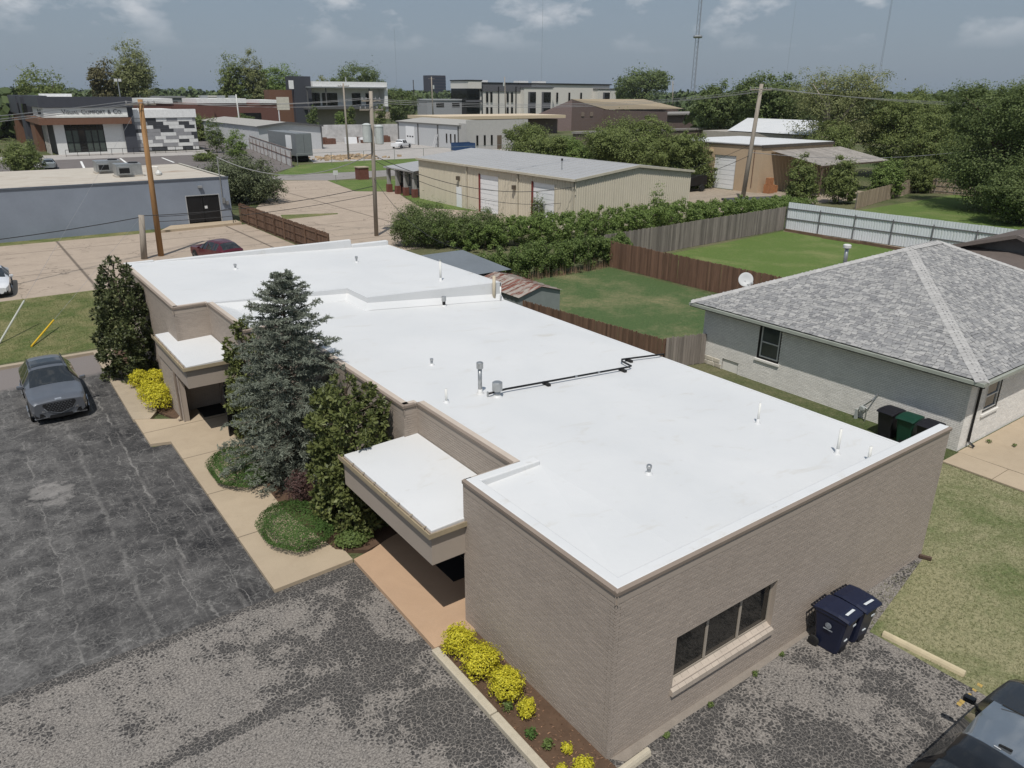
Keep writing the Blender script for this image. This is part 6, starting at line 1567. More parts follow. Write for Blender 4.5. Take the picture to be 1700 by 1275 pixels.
bpart(bb, "meter_box", M['galv'], (12.95, 13.2, 67.78, 67.99, 1.9, 2.4)); bpart(bb, "meter_box", M['galv'], (13.28, 13.5, 67.8, 67.99, 1.75, 2.1))
structure("door_pad", MB().prism([(6.6, 65.6), (14.0, 66.2), (14.0, 67.95), (8.0, 67.95)], 0, 0.22), M['walk'], "raised concrete pad before the dark double door")
MB().tube([(13.3, 66.4, 0.2), (13.3, 66.4, 1.2), (13.6, 67.9, 1.25)], 0.035, 6).build("handrail", M['black'], bb)
for lab, x, y, L_ in (("grey rooftop air conditioner farther back on the stained roof", 4.2, 78.6, 2.0), ("grey rooftop air conditioner nearer the front of the stained roof", 5.2, 73.9, 2.0)):
    a = thing("air_conditioner", lab, "air conditioner", (x, y, 4.2), 0, 'rooftop air conditioners')
    bpart(a, "casing", M['galv'], (x, x + 2.3, y, y + 1.5, 4.32, 5.4), bevel=0.03); bpart(a, "curb", SR, (x - 0.1, x + 2.4, y - 0.1, y + 1.6, 4.2, 4.34))
    bpart(a, "hood", M['galv'], (x + 0.1, x + 1.2, y - 0.5, y, 4.5, 5.2)); bpart(a, "grille", M['black'], (x + 0.2, x + 1.1, y - 0.52, y - 0.5, 4.58, 5.05))
    MB().lathe((x + 1.7, y + 0.75, 5.4), [(0.45, 0), (0.45, 0.08), (0.4, 0.1)], 14).build("fan", M['black'], a)
# --- cream ribbed metal building
cb = thing("metal_building", "cream ribbed metal building with a low grey gable roof", "building", (37.6, 45.0, 0))
cream = plain("cream_sheet", (0.55, 0.50, 0.40), 0.55, 0.0, var=0.05, scale=0.6)
cream_t = plain("cream_trim", (0.48, 0.44, 0.355), 0.55)
X0, X1, Y0, Y1, E_, RG = 37.6, 52.8, 45.0, 73.6, 4.72, 5.55
roofg = plain("grey_roof_sheet", (0.38, 0.38, 0.38), 0.5, 0.2, var=0.06, scale=0.5, stretch=(3, 0.4, 1))
doors = [(57.1, 60.6, 3.9), (48.0, 51.4, 3.95)]
segs = [(Y1, 60.6), (57.1, 51.4), (48.0, Y0)]
for a, b in segs:
    n_ = max(1, round((a - b) / 1.2))
    for i in range(n_):
        mb = MB(); ribbed_panel(mb, (X0, a - i * (a - b) / n_, 0), (X0, a - (i + 1) * (a - b) / n_ + 0.01, 0), 0.0, E_ - 0.05, 4, 0.04, (-1, 0, 0)); mb.build("wall_sheet", cream, cb)
for y0_, y1_, zt in doors:
    mb = MB(); ribbed_panel(mb, (X0, y1_, 0), (X0, y0_, 0), zt, E_ - 0.05, 10, 0.04, (-1, 0, 0)); mb.build("wall_sheet", cream, cb)
    dr = bpart(cb, "roller_door", plain("white_door", (0.76, 0.77, 0.78), 0.5, var=0.04), (X0 + 0.12, X0 + 0.16, y0_ + 0.02, y1_ - 0.02, 0.02, zt))
    for k in range(8):
        z = 0.04 + k * zt / 8; bpart(dr, "door_panel", MATS["white_door"], (X0 + 0.085, X0 + 0.12, y0_ + 0.04, y1_ - 0.04, z, z + zt / 8 - 0.045))
    bpart(cb, "door_jamb", plain("red_jamb", (0.17, 0.035, 0.03), 0.6), (X0 - 0.05, X0 + 0.1, y1_ - 0.03, y1_ + 0.13, 0.0, zt + 0.05))
    bpart(cb, "door_jamb", cream_t, (X0 - 0.045, X0 + 0.1, y0_ - 0.1, y0_ + 0.02, 0.0, zt + 0.05))
n_ = 13
for i in range(n_):
    xa, xb = X0 + i * (X1 - X0) / n_, X0 + (i + 1) * (X1 - X0) / n_ - 0.01
    zz = E_ + (RG - E_) * (1 - abs((xa + xb) / 2 - (X0 + X1) / 2) / ((X1 - X0) / 2)) - 0.1
    mb = MB(); ribbed_panel(mb, (xa, Y0, 0), (xb, Y0, 0), 0.0, zz, 4, 0.04, (0, -1, 0)); mb.build("wall_sheet", cream, cb)
bpart(cb, "wall", cream, (X1 - 0.1, X1, Y0, Y1, 0, E_ - 0.1)); bpart(cb, "wall", cream, (X0 + 0.1, X1 - 0.1, Y1 - 0.1, Y1, 0, E_ - 0.1))
xm = (X0 + X1) / 2
for s, xe in ((-1, X0 - 0.18), (1, X1 + 0.18)):
    n_ = 24
    for i in range(n_):
        ya, yb = Y0 - 0.18 + i * (Y1 - Y0 + 0.36) / n_, Y0 - 0.18 + (i + 1) * (Y1 - Y0 + 0.36) / n_ - 0.012
        mb = MB(); mb.quad((xe, ya, E_ - 0.01), (xe, yb, E_ - 0.01), (xm, yb, RG), (xm, ya, RG)); mb.quad((xe, ya, E_ - 0.01), (xm, ya, RG), (xm, ya + 0.03, RG + 0.05), (xe, ya + 0.03, E_ + 0.04)); mb.quad((xe, ya + 0.03, E_ + 0.04), (xm, ya + 0.03, RG + 0.05), (xm, ya + 0.08, RG), (xe, ya + 0.08, E_ - 0.01))
        mb.build("roof_sheet", roofg, cb)
MB().bar((X0 - 0.24, Y0 - 0.1, E_ - 0.1), (X0 - 0.24, Y1 + 0.1, E_ - 0.1), 0.16, 0.2).build("gutter", cream_t, cb)
for a, b in (((X0 - 0.2, Y0 - 0.22, E_ - 0.06), (xm, Y0 - 0.22, RG - 0.04)), ((X1 + 0.2, Y0 - 0.22, E_ - 0.06), (xm, Y0 - 0.22, RG - 0.04))): MB().bar(a, b, 0.08, 0.22).build("gable_trim", cream_t, cb)
for y in (63.0, 53.7, 45.25): MB().box(X0 - 0.16, X0 - 0.05, y - 0.06, y + 0.06, 0, E_ - 0.15).build("downspout", cream_t, cb)
bpart(cb, "door", MATS["white_door"], (X0 - 0.07, X0 - 0.03, 64.1, 65.15, 0.02, 2.2))
for y in (64.6, 54.2):
    l_ = bpart(cb, "wall_light", plain("bronze_lamp", (0.10, 0.08, 0.06), 0.5), (X0 - 0.35, X0 - 0.04, y - 0.18, y + 0.18, 2.95, 3.35))
MB().tube([(40.2, 50.2, 5.0), (40.2, 50.2, 5.9)], 0.05, 6).build("roof_vent", M['galv'], cb)
MB().lathe((40.2, 50.2, 5.85), [(0.1, 0), (0.1, 0.2)], 8).build("vent_cap", M['black'], cb)
# office front with brick plinth at its far end
ob_ = thing("office_annex", "grey annex with brick column bases at the end of the cream building", "building", (38.5, 77, 0))
agrey = plain("annex_grey", (0.30, 0.295, 0.28), 0.7); abrick = plain("annex_brick", (0.15, 0.06, 0.045), 0.85, var=0.2, scale=4)
bpart(ob_, "wall", agrey, (38.6, 46, 73.75, 80.5, 0, 3.1)); mb = MB(); mb.quad((37.0, 73.7, 3.15), (37.0, 81.6, 3.15), (43.5, 81.6, 3.75), (43.5, 73.7, 3.75)); mb.quad((37.0, 81.6, 3.15), (37.0, 73.7, 3.15), (37.0, 73.7, 3.0), (37.0, 81.6, 3.0)); mb.quad((43.5, 73.7, 3.75), (43.5, 81.6, 3.75), (47, 81.6, 3.3), (47, 73.7, 3.3)); mb.build("roof", roofg, ob_)
for y in (74.6, 76.8, 78.9, 81.2):
    bpart(ob_, "column", agrey, (37.3, 37.7, y - 0.2, y + 0.2, 1.0, 3.05)); bpart(ob_, "column_base", abrick, (37.2, 37.8, y - 0.3, y + 0.3, 0, 1.0))
for y in (75.1, 77.2):
    wd = bpart(ob_, "window", plain("white_sash", (0.55, 0.55, 0.53)), (38.5, 38.6, y, y + 1.2, 0.9, 2.6)); bpart(wd, "pane", M['glass'], (38.46, 38.5, y + 0.1, y + 1.1, 1.0, 2.5))
bpart(ob_, "door", M['glassdark'], (38.5, 38.6, 79.2, 80.3, 0.05, 2.6))
mbx = thing("brick_pillar", "small square red brick pillar on the grass by the street", "pillar", (41.2, 97.0, 0))
bpart(mbx, "shaft", abrick, (40.5, 42.0, 96.3, 97.7, 0, 1.65)); bpart(mbx, "cap", M['kerb'], (40.4, 42.1, 96.2, 97.8, 1.65, 1.78))
sg = thing("street_sign", "small white sign on a post at the grass corner", "sign", (36.7, 96.0, 0))
MB().tube([(36.7, 96, 0), (36.7, 96, 1.2)], 0.05, 6).build("post", M['galv'], sg); bpart(sg, "plate", dplate, (36.35, 37.05, 95.93, 95.97, 0.9, 1.55))
# --- tan block garage with carport, white-roofed house behind
tg = thing("block_garage", "tan block garage with two white roller doors and a flat roof", "building", (76.3, 54.2, 0))
tan = plain("tan_block_paint", (0.46, 0.35, 0.24), 0.8, var=0.06, scale=0.6)
GD = [(58.0, 61.6), (63.2, 66.8)]
bpart(tg, "wall", tan, (76.3, 76.6, 54.2, 58.0, 0, 5.75), (76.3, 76.6, 61.6, 63.2, 0, 5.75), (76.3, 76.6, 66.8, 70, 0, 5.75), (76.3, 76.6, 58.0, 61.6, 4.35, 5.75), (76.3, 76.6, 63.2, 66.8, 4.35, 5.75))
bpart(tg, "wall", tan, (76.6, 92, 54.2, 54.5, 0, 5.6)); bpart(tg, "wall", tan, (91.7, 92, 54.5, 70, 0, 5.4)); bpart(tg, "wall", tan, (76.6, 91.7, 69.7, 70, 0, 5.4))
for a, b in GD:
    dr = bpart(tg, "roller_door", MATS["white_door"], (76.50, 76.56, a, b, 0.02, 4.35))
    for k in range(7): bpart(dr, "door_panel", MATS["white_door"], (76.45, 76.5, a + 0.02, b - 0.02, 0.05 + k * 0.61, 0.05 + k * 0.61 + 0.56))
bpart(tg, "roof", M['roofwhite'], (76.3, 92, 54.2, 70, 5.75, 5.95)); bpart(tg, "coping", plain("dark_coping", (0.08, 0.07, 0.06), 0.7), (76.2, 92.1, 54.05, 54.2, 5.55, 5.9), (76.15, 76.3, 54.05, 70, 5.7, 5.85))
bpart(tg, "wall_light", plain("warm_lamp", (0.6, 0.5, 0.3), 0.5), (76.1, 76.3, 61.9, 62.5, 4.7, 5.0))
MB().tube([(76.25, 55.2, 0.6), (76.25, 55.2, 5.3)], 0.05, 6).build("conduit", plain("brown_conduit", (0.15, 0.09, 0.06), 0.7), tg)
mb = MB(); ribbed = 22
for i in range(ribbed):
    xa, xb = 78.2 + i * 15.5 / ribbed, 78.2 + (i + 1) * 15.5 / ribbed - 0.03
    o = MB(); o.quad((xa, 54.1, 5.2), (xb, 54.1, 5.2), (xb + 1.0, 47.2, 3.75), (xa + 1.0, 47.2, 3.75)); o.build("carport_sheet", plain("old_roof_sheet", (0.30, 0.275, 0.25), 0.7, 0.1, var=0.25, scale=1.5, island=0.15), tg)
for x in (79.4, 86, 93.5): MB().box(x, x + 0.15, 47.3, 47.45, 0, 3.7).build("carport_post", plain("post_wood", (0.14, 0.10, 0.07), 0.9), tg)
MB().bar((79, 47.3, 3.68), (94.6, 47.3, 3.68), 0.12, 0.2).build("carport_beam", plain("post_wood", (0.14, 0.10, 0.07), 0.9), tg)
jb = thing("crate_stack", "orange wooden crates at the corner of the tan garage", "crates", (77.5, 53.0, 0))
for i, (x, y, z, s) in enumerate(((77.0, 52.9, 0.0, 1.1), (78.3, 53.2, 0.0, 0.9), (77.1, 53.0, 1.12, 0.8))): bpart(jb, "crate", plain("orange_crate", (0.33, 0.15, 0.07), 0.85, var=0.25), (x, x + s, y, y + s * 0.8, z, z + s))
wh = thing("white_roofed_house", "building with a bright white sloping roof behind the tan garage", "building", (108, 74, 0))
bpart(wh, "wall", plain("pale_wall", (0.35, 0.32, 0.28), 0.8), (104.5, 119, 67.5, 88, 0, 5.8)); mb = MB(); mb.quad((103.6, 65.5, 5.95), (105.0, 83, 5.95), (122, 92, 7.6), (120.5, 74, 7.6)); mb.quad((103.6, 65.5, 5.95), (120.5, 74, 7.6), (120.5, 74, 7.3), (103.6, 65.5, 5.6)); mb.build("roof", M['roofwhite'], wh)
tk = thing("parked_truck", "white and black work truck beside the cream building's far corner", "truck", (69.0, 60.5, 0))
bpart(tk, "cab", paint("white_truck_paint", (0.70, 0.71, 0.72)), (67.2, 69.0, 59.5, 61.6, 0.7, 2.5), bevel=0.15); bpart(tk, "bed", M['black'], (69.05, 72.6, 59.4, 61.7, 0.8, 2.0)); bpart(tk, "windscreen", cglass, (67.12, 67.2, 59.7, 61.4, 1.6, 2.3))
for x in (67.9, 71.6):
    for y in (59.35, 61.75): MB().lathe((x, y - 0.12, 0.45), [(0.45, 0), (0.45, 0.24)], 14, (0, 1, 0)).build("wheel", M['rubber'], tk)
dk = thing("flatbed_trailer", "low dark flatbed trailer behind the vine hedge", "trailer", (66, 46.5, 0))
MB().obox((66.5, 47.0, 0.7), (3.6, -1.2, 0), (0.35, 1.1, 0), (0, 0, 0.12)).build("deck", plain("trailer_deck", (0.06, 0.06, 0.065), 0.7), dk)
for s in (-1, 1): MB().lathe((66.5 + s * 0.5, 45.9, 0.35), [(0.35, 0), (0.35, 0.25)], 12, (0.3, 1, 0)).build("wheel", M['rubber'], dk)
# --- yard behind the street
gb = thing("metal_building", "pale grey gabled metal building behind the corrugated fence", "building", (52, 156, 0))
pgrey = plain("pale_grey_sheet", (0.52, 0.53, 0.54), 0.6, 0.1, var=0.05)
mb = MB(); mb.quad((47.6, 160, 0), (61.6, 160, 0), (61.6, 160, 5.0), (54.0, 160, 5.75), (47.6, 160, 5.05)); mb.build("gable_wall", pgrey, gb)
mb = MB(); ribbed_panel(mb, (47.6, 205, 0), (47.6, 160, 0), 0, 5.0, 40, 0.06, (-1, 0, 0)); mb.build("side_wall", pgrey, gb); bpart(gb, "side_wall", pgrey, (61.5, 61.6, 160.1, 205, 0, 5.0))
rg2 = plain("tan_grey_roof", (0.36, 0.345, 0.315), 0.6, 0.1, var=0.08)
for s, xe in ((-1, 47.2), (1, 62.0)):
    for i in range(8):
        ya, yb = 159.6 + i * 45.6 / 8, 159.6 + (i + 1) * 45.6 / 8 - 0.05
        MB().quad((xe, ya, 5.0), (xe, yb, 5.0), (54, yb, 5.8), (54, ya, 5.8)).build("roof_sheet", rg2, gb)
    MB().bar((xe, 159.5, 4.9), (54, 159.5, 5.7), 0.15, 0.35).build("gable_trim", plain("dark_trim", (0.10, 0.10, 0.10), 0.6), gb)
bpart(gb, "door", MATS["white_door"], (57.2, 59.0, 159.9, 159.96, 0.1, 2.9)); MB().box(61.5, 61.7, 159.8, 160.0, 0, 5.0).build("downspout", MATS["dark_trim"], gb)
tr = thing("box_trailer", "grey box trailer with a white side panel in the yard", "trailer", (44, 131, 0))
tgrey = plain("trailer_grey", (0.20, 0.215, 0.225), 0.6, 0.2, var=0.08)
bpart(tr, "box", tgrey, (43.4, 46.4, 128, 142, 1.15, 5.0)); bpart(tr, "rear_door", tgrey, (43.5, 44.87, 127.92, 128, 1.25, 4.85)); bpart(tr, "rear_door", tgrey, (44.93, 46.3, 127.92, 128, 1.25, 4.85)); bpart(tr, "side_panel", MATS["white_door"], (43.3, 43.39, 130, 132.6, 2.3, 4.6))
for y in (130, 131.4): MB().lathe((43.6, y, 0.5), [(0.5, 0), (0.5, 2.6)], 12, (1, 0, 0)).build("wheel", M['rubber'], tr)
gg = thing("warehouse", "long grey warehouse with white roller door and a block front", "building", (86.5, 139, 0))
bpart(gg, "wall", pgrey, (86.5, 86.8, 142, 171, 0, 4.9)); blk = plain("grey_block", (0.40, 0.395, 0.375), 0.85, var=0.06, scale=1.5, fine=0.1, bmp=0.8)
bpart(gg, "block_wall", blk, (86.4, 103.2, 138.7, 139, 0, 6.3), (86.4, 86.7, 139, 142, 0, 5.6)); bpart(gg, "roof", rg2, (86.2, 103, 141, 171.5, 4.95, 5.15))
mb = MB(); mb.quad((86.1, 141, 5.2), (86.1, 171.6, 5.2), (94, 171.6, 6.0), (94, 141, 6.0)); mb.build("roof_sheet", rg2, gg)
dr = bpart(gg, "roller_door", MATS["white_door"], (86.38, 86.44, 162.3, 166.6, 0.1, 4.2))
for k in range(3): bpart(dr, "door_window", M['glassdark'], (86.34, 86.38, 162.8 + k * 1.25, 163.5 + k * 1.25, 1.7, 2.0))
for y in (170.5, 160.5, 151.2, 142.3): MB().box(86.3, 86.5, y - 0.12, y + 0.12, 0, 4.95).build("downspout", MATS["dark_trim"], gg)
for y in (147.4, 145.6, 143.8): bpart(gg, "window", M['glassdark'], (86.42, 86.5, y - 0.25, y + 0.25, 1.2, 3.2))
for x in (89.1, 91.1, 93.0): bpart(gg, "window", M['glassdark'], (x - 0.25, x + 0.25, 138.62, 138.7, 0.9, 3.1))
bpart(gg, "door", plain("brown_door", (0.11, 0.085, 0.06), 0.6), (94.5, 95.7, 138.62, 138.7, 0, 3.0)); bpart(gg, "vent", plain("tan_vent", (0.25, 0.22, 0.18), 0.7), (99.5, 100.3, 138.62, 138.7, 1.6, 2.6))
MB().tube([(102.3, 137.6, 0.2), (102.3, 137.6, 1.6)], 0.06, 6).build("dish_post", M['galv'], gg)
dd = thing("dumpster", "blue open dumpster by the grey warehouse", "dumpster", (84.2, 137.5, 0))
db = plain("dumpster_blue", (0.025, 0.06, 0.14), 0.6, var=0.15)
bpart(dd, "front", db, (82.2, 87.0, 136.3, 136.4, 0.2, 1.6)); bpart(dd, "back", db, (82.2, 87.0, 138.5, 138.6, 0.2, 1.8)); bpart(dd, "side", db, (82.2, 82.3, 136.4, 138.5, 0.2, 1.7)); bpart(dd, "side", db, (86.9, 87.0, 136.4, 138.5, 0.2, 1.7)); bpart(dd, "floor", M['black'], (82.3, 86.9, 136.4, 138.5, 0.2, 0.5))
ld_ = thing("step_ladder", "white ladder frame leaning on the grey warehouse wall", "ladder", (85.5, 151.6, 0))
for s in (0, 0.8): MB().bar((85.2, 151 + s, 0), (86.3, 151 + s, 2.9), 0.08, 0.08).build("rail", dplate, ld_)
for k in range(5): MB().bar((85.3 + k * 0.22, 151, 0.4 + k * 0.55), (85.3 + k * 0.22, 151.8, 0.4 + k * 0.55), 0.08, 0.08).build("rung", dplate, ld_)
# scrap along the corrugated wall, rubble heap
rr = random.Random(3)
for j, (xa, xb, lab) in enumerate(((66, 71, "rusty scrap heap at the left end of the corrugated wall"), (73, 79.5, "rusty scrap heap at the middle of the corrugated wall"), (81, 86, "rusty scrap heap nearest the grey warehouse"))):
    sp_ = thing("scrap_heap", lab, "scrap heap", ((xa + xb) / 2, 176.5, 0), 0, "scrap along the corrugated wall")
    for i in range(6):
        x = rr.uniform(xa, xb); y = 177 + rr.uniform(-3.0, 0.5); s_ = rr.uniform(0.6, 1.6)
        MB().obox((x, y, 0.5 * s_), (s_, rr.uniform(-0.3, 0.3), 0), (0, 0.5, 0), (0, 0.1, 0.5 * s_)).build("scrap_piece", rust if i % 4 else MATS["white_door"], sp_)
mb = MB()
for i in range(240):
    x, y = 55.5 + rr.gauss(0, 3.2), 134.0 + rr.gauss(0, 2.2); s = rr.uniform(0.1, 0.4)
    mb.obox((x, y, s * 0.5), (s, rr.uniform(-.2, .2), rr.uniform(-.1, .1)), (rr.uniform(-.1, .1), s * 0.7, 0), (0, 0, s * 0.5))
tag(mb.build("rubble", plain("tan_rubble", (0.42, 0.32, 0.21), 0.9, var=0.3, island=0.3)), "tan stone rubble spread on the grass beyond the street", "rubble", None, "stuff")
cf = thing("chain_link_fence", "chain link fence with thin posts along the grass verge", "fence", (40.5, 121.5, 0))
for i in range(9):
    x = 41.0 + i * 6.3; y = 121.6 + i * 0.25; MB().tube([(x, y, 0), (x, y, 2.1)], 0.05, 5).build("post", M['galv'], cf)
MB().tube([(41, 121.6, 2.05), (91.4, 123.6, 2.05)], 0.03, 4).build("top_rail", M['galv'], cf)
# --- the patterned shop
vc = thing("shop_building", "modern shop with dark cornice, lettered white band and patterned panels", "shop", (11, 170, 0))
dark = plain("charcoal_cladding", (0.055, 0.058, 0.07), 0.6, var=0.08); wht = plain("white_stucco", (0.64, 0.64, 0.62), 0.7, var=0.04); brn = plain("brown_cladding", (0.16, 0.085, 0.055), 0.6, var=0.08)
bpart(vc, "wall", wht, (10.9, 12.7, 170, 170.4, 0, 5.6), (19.6, 23.3, 170, 170.4, 0, 5.6), (12.7, 19.6, 170, 170.4, 0, 0.35))
bpart(vc, "wall", plain("dark_side", (0.07, 0.065, 0.065), 0.7), (10.9, 11.2, 170.4, 225, 0, 5.6))
sf = bpart(vc, "shopfront", M['glassdark'], (12.7, 19.6, 170.1, 170.2, 0.35, 5.6))
for i in range(7): bpart(sf, "mullion", M['black'], (12.7 + i * 1.14, 12.8 + i * 1.14, 170.0, 170.1, 0.35, 5.6))
for z in (2.2, 4.6): bpart(sf, "transom", M['black'], (12.7, 19.6, 170.02, 170.1, z, z + 0.1))
for i in (0, 1, 3, 4, 5): bpart(sf, "pane", plain("greenish_glass", (0.07, 0.085, 0.075), 0.15, var=0.2), (12.85 + i * 1.14, 13.78 + i * 1.14, 170.06, 170.1, 0.5, 4.5))
bpart(vc, "soffit", brn, (8.6, 24.8, 168.6, 171, 5.65, 6.85)); bpart(vc, "soffit", brn, (8.6, 10.8, 171, 226, 5.65, 6.85))
sbw = bpart(vc, "sign_band", wht, (9.6, 24.4, 169.2, 171, 6.95, 8.75)); bpart(vc, "ledge", plain("white_ledge", (0.66, 0.66, 0.63), 0.6), (11.6, 24.3, 168.7, 169.2, 6.95, 7.3)); bpart(vc, "sign_band", wht, (9.6, 10.5, 171, 188, 6.95, 8.75))
bpart(vc, "cornice", dark, (9.0, 25.6, 168.8, 171.5, 8.8, 10.75)); bpart(vc, "cornice", dark, (9.0, 11.0, 171.5, 200, 8.8, 10.9)); bpart(vc, "roof", M['roofwhite'], (11.0, 25.4, 171.5, 225, 8.6, 9.0)); bpart(vc, "parapet", plain("white_parapet", (0.74, 0.74, 0.73), 0.7), (12.5, 19, 200, 200.4, 9, 11.2))
bpart(vc, "pilaster", dark, (23.3, 25.5, 169.6, 171, 0, 8.8)); bpart(vc, "pilaster", brn, (8.8, 10.0, 182, 190, 0, 5.65)); bpart(vc, "pilaster", dark, (8.4, 9.4, 196, 202, 0, 10.6)); bpart(vc, "pilaster", brn, (8.2, 9.6, 216, 226, 0, 5.65)); bpart(vc, "tower", dark, (8.2, 11, 204, 226, 6.9, 10.8))
for y in (192, 203): bpart(vc, "window", M['glassdark'], (8.3, 8.99, y, y + 3, 7.0, 9.2))
for i in range(4): MB().tube([(9.9, 171.5 + i * 2.2, 0), (9.9, 171.5 + i * 2.2, 5.65)], 0.1, 6).build("slim_column", plain("pale_column", (0.5, 0.48, 0.44), 0.6), vc)
def lettering(txt, loc, size, mat, parent, rot=(R(90), 0, 0)):
    cu = bpy.data.curves.new("lettering", 'FONT'); cu.body = txt; cu.size = size; cu.extrude = 0.03; cu.materials.append(mat)
    o = bpy.data.objects.new("lettering", cu); col.objects.link(o); o.parent = parent
    o.location = (0, 0, 0)
    dg = bpy.context.evaluated_depsgraph_get(); me = bpy.data.meshes.new_from_object(o.evaluated_get(dg)); bpy.data.objects.remove(o)
    if not me.materials: me.materials.append(mat)
    o = bpy.data.objects.new("lettering", me); col.objects.link(o); o.parent = parent
    o.location = Vector(loc) - Vector(OFF[parent.name]); o.rotation_euler = rot; return o
ltr = plain("letter_grey", (0.05, 0.05, 0.055), 0.6)
lettering("V", (12.7, 169.15, 7.62), 1.15, ltr, sbw); lettering("ISUAL", (13.42, 169.15, 7.62), 0.86, ltr, sbw); lettering("C", (16.05, 169.15, 7.62), 1.15, ltr, sbw); lettering("OMFORT", (16.85, 169.15, 7.62), 0.86, ltr, sbw)
lettering("&", (20.75, 169.15, 7.62), 1.0, ltr, sbw); lettering("C", (21.75, 169.15, 7.62), 1.15, ltr, sbw); lettering("O.", (22.55, 169.15, 7.62), 0.86, ltr, sbw)
mb = MB()
for i, hgt in enumerate((1.0, 0.55, 0.8, 0.5, 1.0)): MB().box(9.52, 9.58, 173 + i * 1.1, 173.5 + i * 1.1, 7.4, 7.4 + hgt).build("sign_letter", ltr, vc)
# patterned panels, each its own
pw = bpart(vc, "panel_wall", plain("panel_grey", (0.27, 0.27, 0.28), 0.6), (25.5, 37.7, 170.3, 170.6, 0.2, 6.7)); bpart(vc, "parapet", plain("white_parapet", (0.6, 0.6, 0.6)), (25.5, 37.9, 170.0, 170.8, 6.7, 8.35)); bpart(vc, "wall", wht, (25.5, 37.7, 170.8, 200, 0, 8.0))
pm = [plain("panel_white", (0.62, 0.62, 0.61), 0.6), plain("panel_grey", (0.27, 0.27, 0.28), 0.6), plain("panel_dark", (0.05, 0.052, 0.058), 0.6)]
rr = random.Random(12)
rows = 9
for r_ in range(rows):
    x = 25.55 - (r_ * 0.83) % 1.9; last = -1; z = 0.25 + r_ * 6.4 / rows
    while x < 37.65:
        L_ = rr.choice((2.1, 2.6, 3.1)); a, b = max(25.55, x), min(37.65, x + L_ - 0.04)
        ch = rr.choice([q_ for q_ in (0, 0, 1, 2) if q_ != last]); last = ch
        if b - a > 0.1: bpart(pw, "panel", pm[ch], (a, b, 170.2 + 0.03 * (ch == 2), 170.3, z, z + 6.4 / rows - 0.035))
        x += L_
rl = thing("railing", "thin dark railing along the pavement of the shop", "railing", (12, 166, 0))
for i in range(14): MB().tube([(11.5 + i * 2.0, 164.5, 0), (11.5 + i * 2.0, 164.5, 1.2)], 0.04, 4).build("post", M['black'], rl)
MB().tube([(11.5, 164.5, 1.2), (37.5, 164.5, 1.2)], 0.04, 4).build("rail", M['black'], rl); MB().tube([(11.5, 164.5, 0.15), (37.5, 164.5, 0.15)], 0.03, 4).build("rail", M['black'], rl)
# --- brick shops beyond
bs = thing("brick_shops", "long low red-brown brick shops with white parapet", "building", (43, 232, 0))
bk = plain("far_brick", (0.14, 0.068, 0.055), 0.85, var=0.12); wp = MATS["white_parapet"]
bpart(bs, "wall", bk, (40, 78, 230, 245, 0, 8.7)); bpart(bs, "wall", bk, (47, 58, 228, 230, 0, 8.0)); bpart(bs, "opening", M['glassdark'], (66, 72, 229.8, 230, 2.5, 6.0)); bpart(bs, "parapet", wp, (40, 47.5, 229.7, 246, 8.7, 10.0)); bpart(bs, "parapet", wp, (54, 68, 229.7, 246, 8.7, 10.0)); bpart(bs, "parapet", wp, (72, 78.2, 229.7, 246, 8.7, 9.6))
for x in (56.5, 61.5, 64.8): bpart(bs, "roof_unit", M['galv'], (x, x + 1.8, 234, 236, 10.0, 10.8))
bs2 = thing("brick_shops", "brick shop wing left of the patterned shop", "building", (-8, 240, 0)); bpart(bs2, "wall", bk, (-30, 9.5, 244, 260, 0, 7.6)); bpart(bs2, "parapet", wp, (-30, 9.6, 243.6, 260, 7.6, 8.6)); bpart(bs2, "opening", M['glassdark'], (2, 9, 243.8, 244, 0, 4.2))
for i, (x, y, w_, h_, c, lab) in enumerate(((44, 330, 13, 9.6, (0.10, 0.10, 0.10), "low dark-roofed building on the skyline above the brick shops"), (62, 340, 16, 10.6, (0.20, 0.205, 0.21), "low grey building on the skyline above the brick shops"), (88, 345, 14, 10.8, (0.46, 0.45, 0.43), "pale building on the skyline left of the spiky tree"), (190, 335, 34, 9.6, (0.30, 0.31, 0.33), "long grey-roofed building left of the apartment block"), (168, 338, 10, 10.6, (0.44, 0.37, 0.29), "tan and brown building beside the dark end tree"))):
    q_ = thing("far_building", lab, "building", (x, y, 0)); bpart(q_, "wall", plain("farwall%d" % i, c, 0.8), (x, x + w_, y, y + 10, 0, h_ - 1.2)); bpart(q_, "roof", plain("farroof%d" % i, tuple(min(0.6, k * 1.25) for k in c), 0.8), (x - 0.4, x + w_ + 0.4, y - 0.4, y + 10.4, h_ - 1.2, h_ - 0.6))
    for k in range(3): bpart(q_, "window", M['glassdark'], (x + w_ * (0.15 + k * 0.27), x + w_ * (0.28 + k * 0.27), y - 0.1, y, h_ * 0.55, h_ * 0.75))
# --- white-roofed office
of = thing("office_building", "two-storey office with a white roof band and dark stair tower", "office", (94, 250, 0))
bpart(of, "stair_tower", dark, (90.2, 96.2, 249, 256, 0, 16.7)); bpart(of, "tower_wing", brn, (82.5, 90.2, 251, 256, 0, 12.5)); bpart(of, "tower_edge", wp, (88.6, 90.2, 248.8, 249, 12.8, 15.4))
bpart(of, "roof_band", wp, (96.2, 123.5, 247.5, 262, 13.4, 15.2)); bpart(of, "roof_edge", M['galv'], (93.6, 123.0, 246.5, 247.5, 13.2, 13.6)); bpart(of, "end_wall", wp, (122.4, 123.6, 247.5, 262, 5.6, 13.4))
bpart(of, "wall", wht, (96.2, 122.4, 252, 262, 7.3, 13.4)); bpart(of, "balcony", MATS["dark_trim"], (93.0, 123.5, 247, 262, 6.5, 7.3)); bpart(of, "lower_wall", plain("beige_lower", (0.30, 0.275, 0.225), 0.8), (93.5, 119, 252, 262, 0, 6.5))
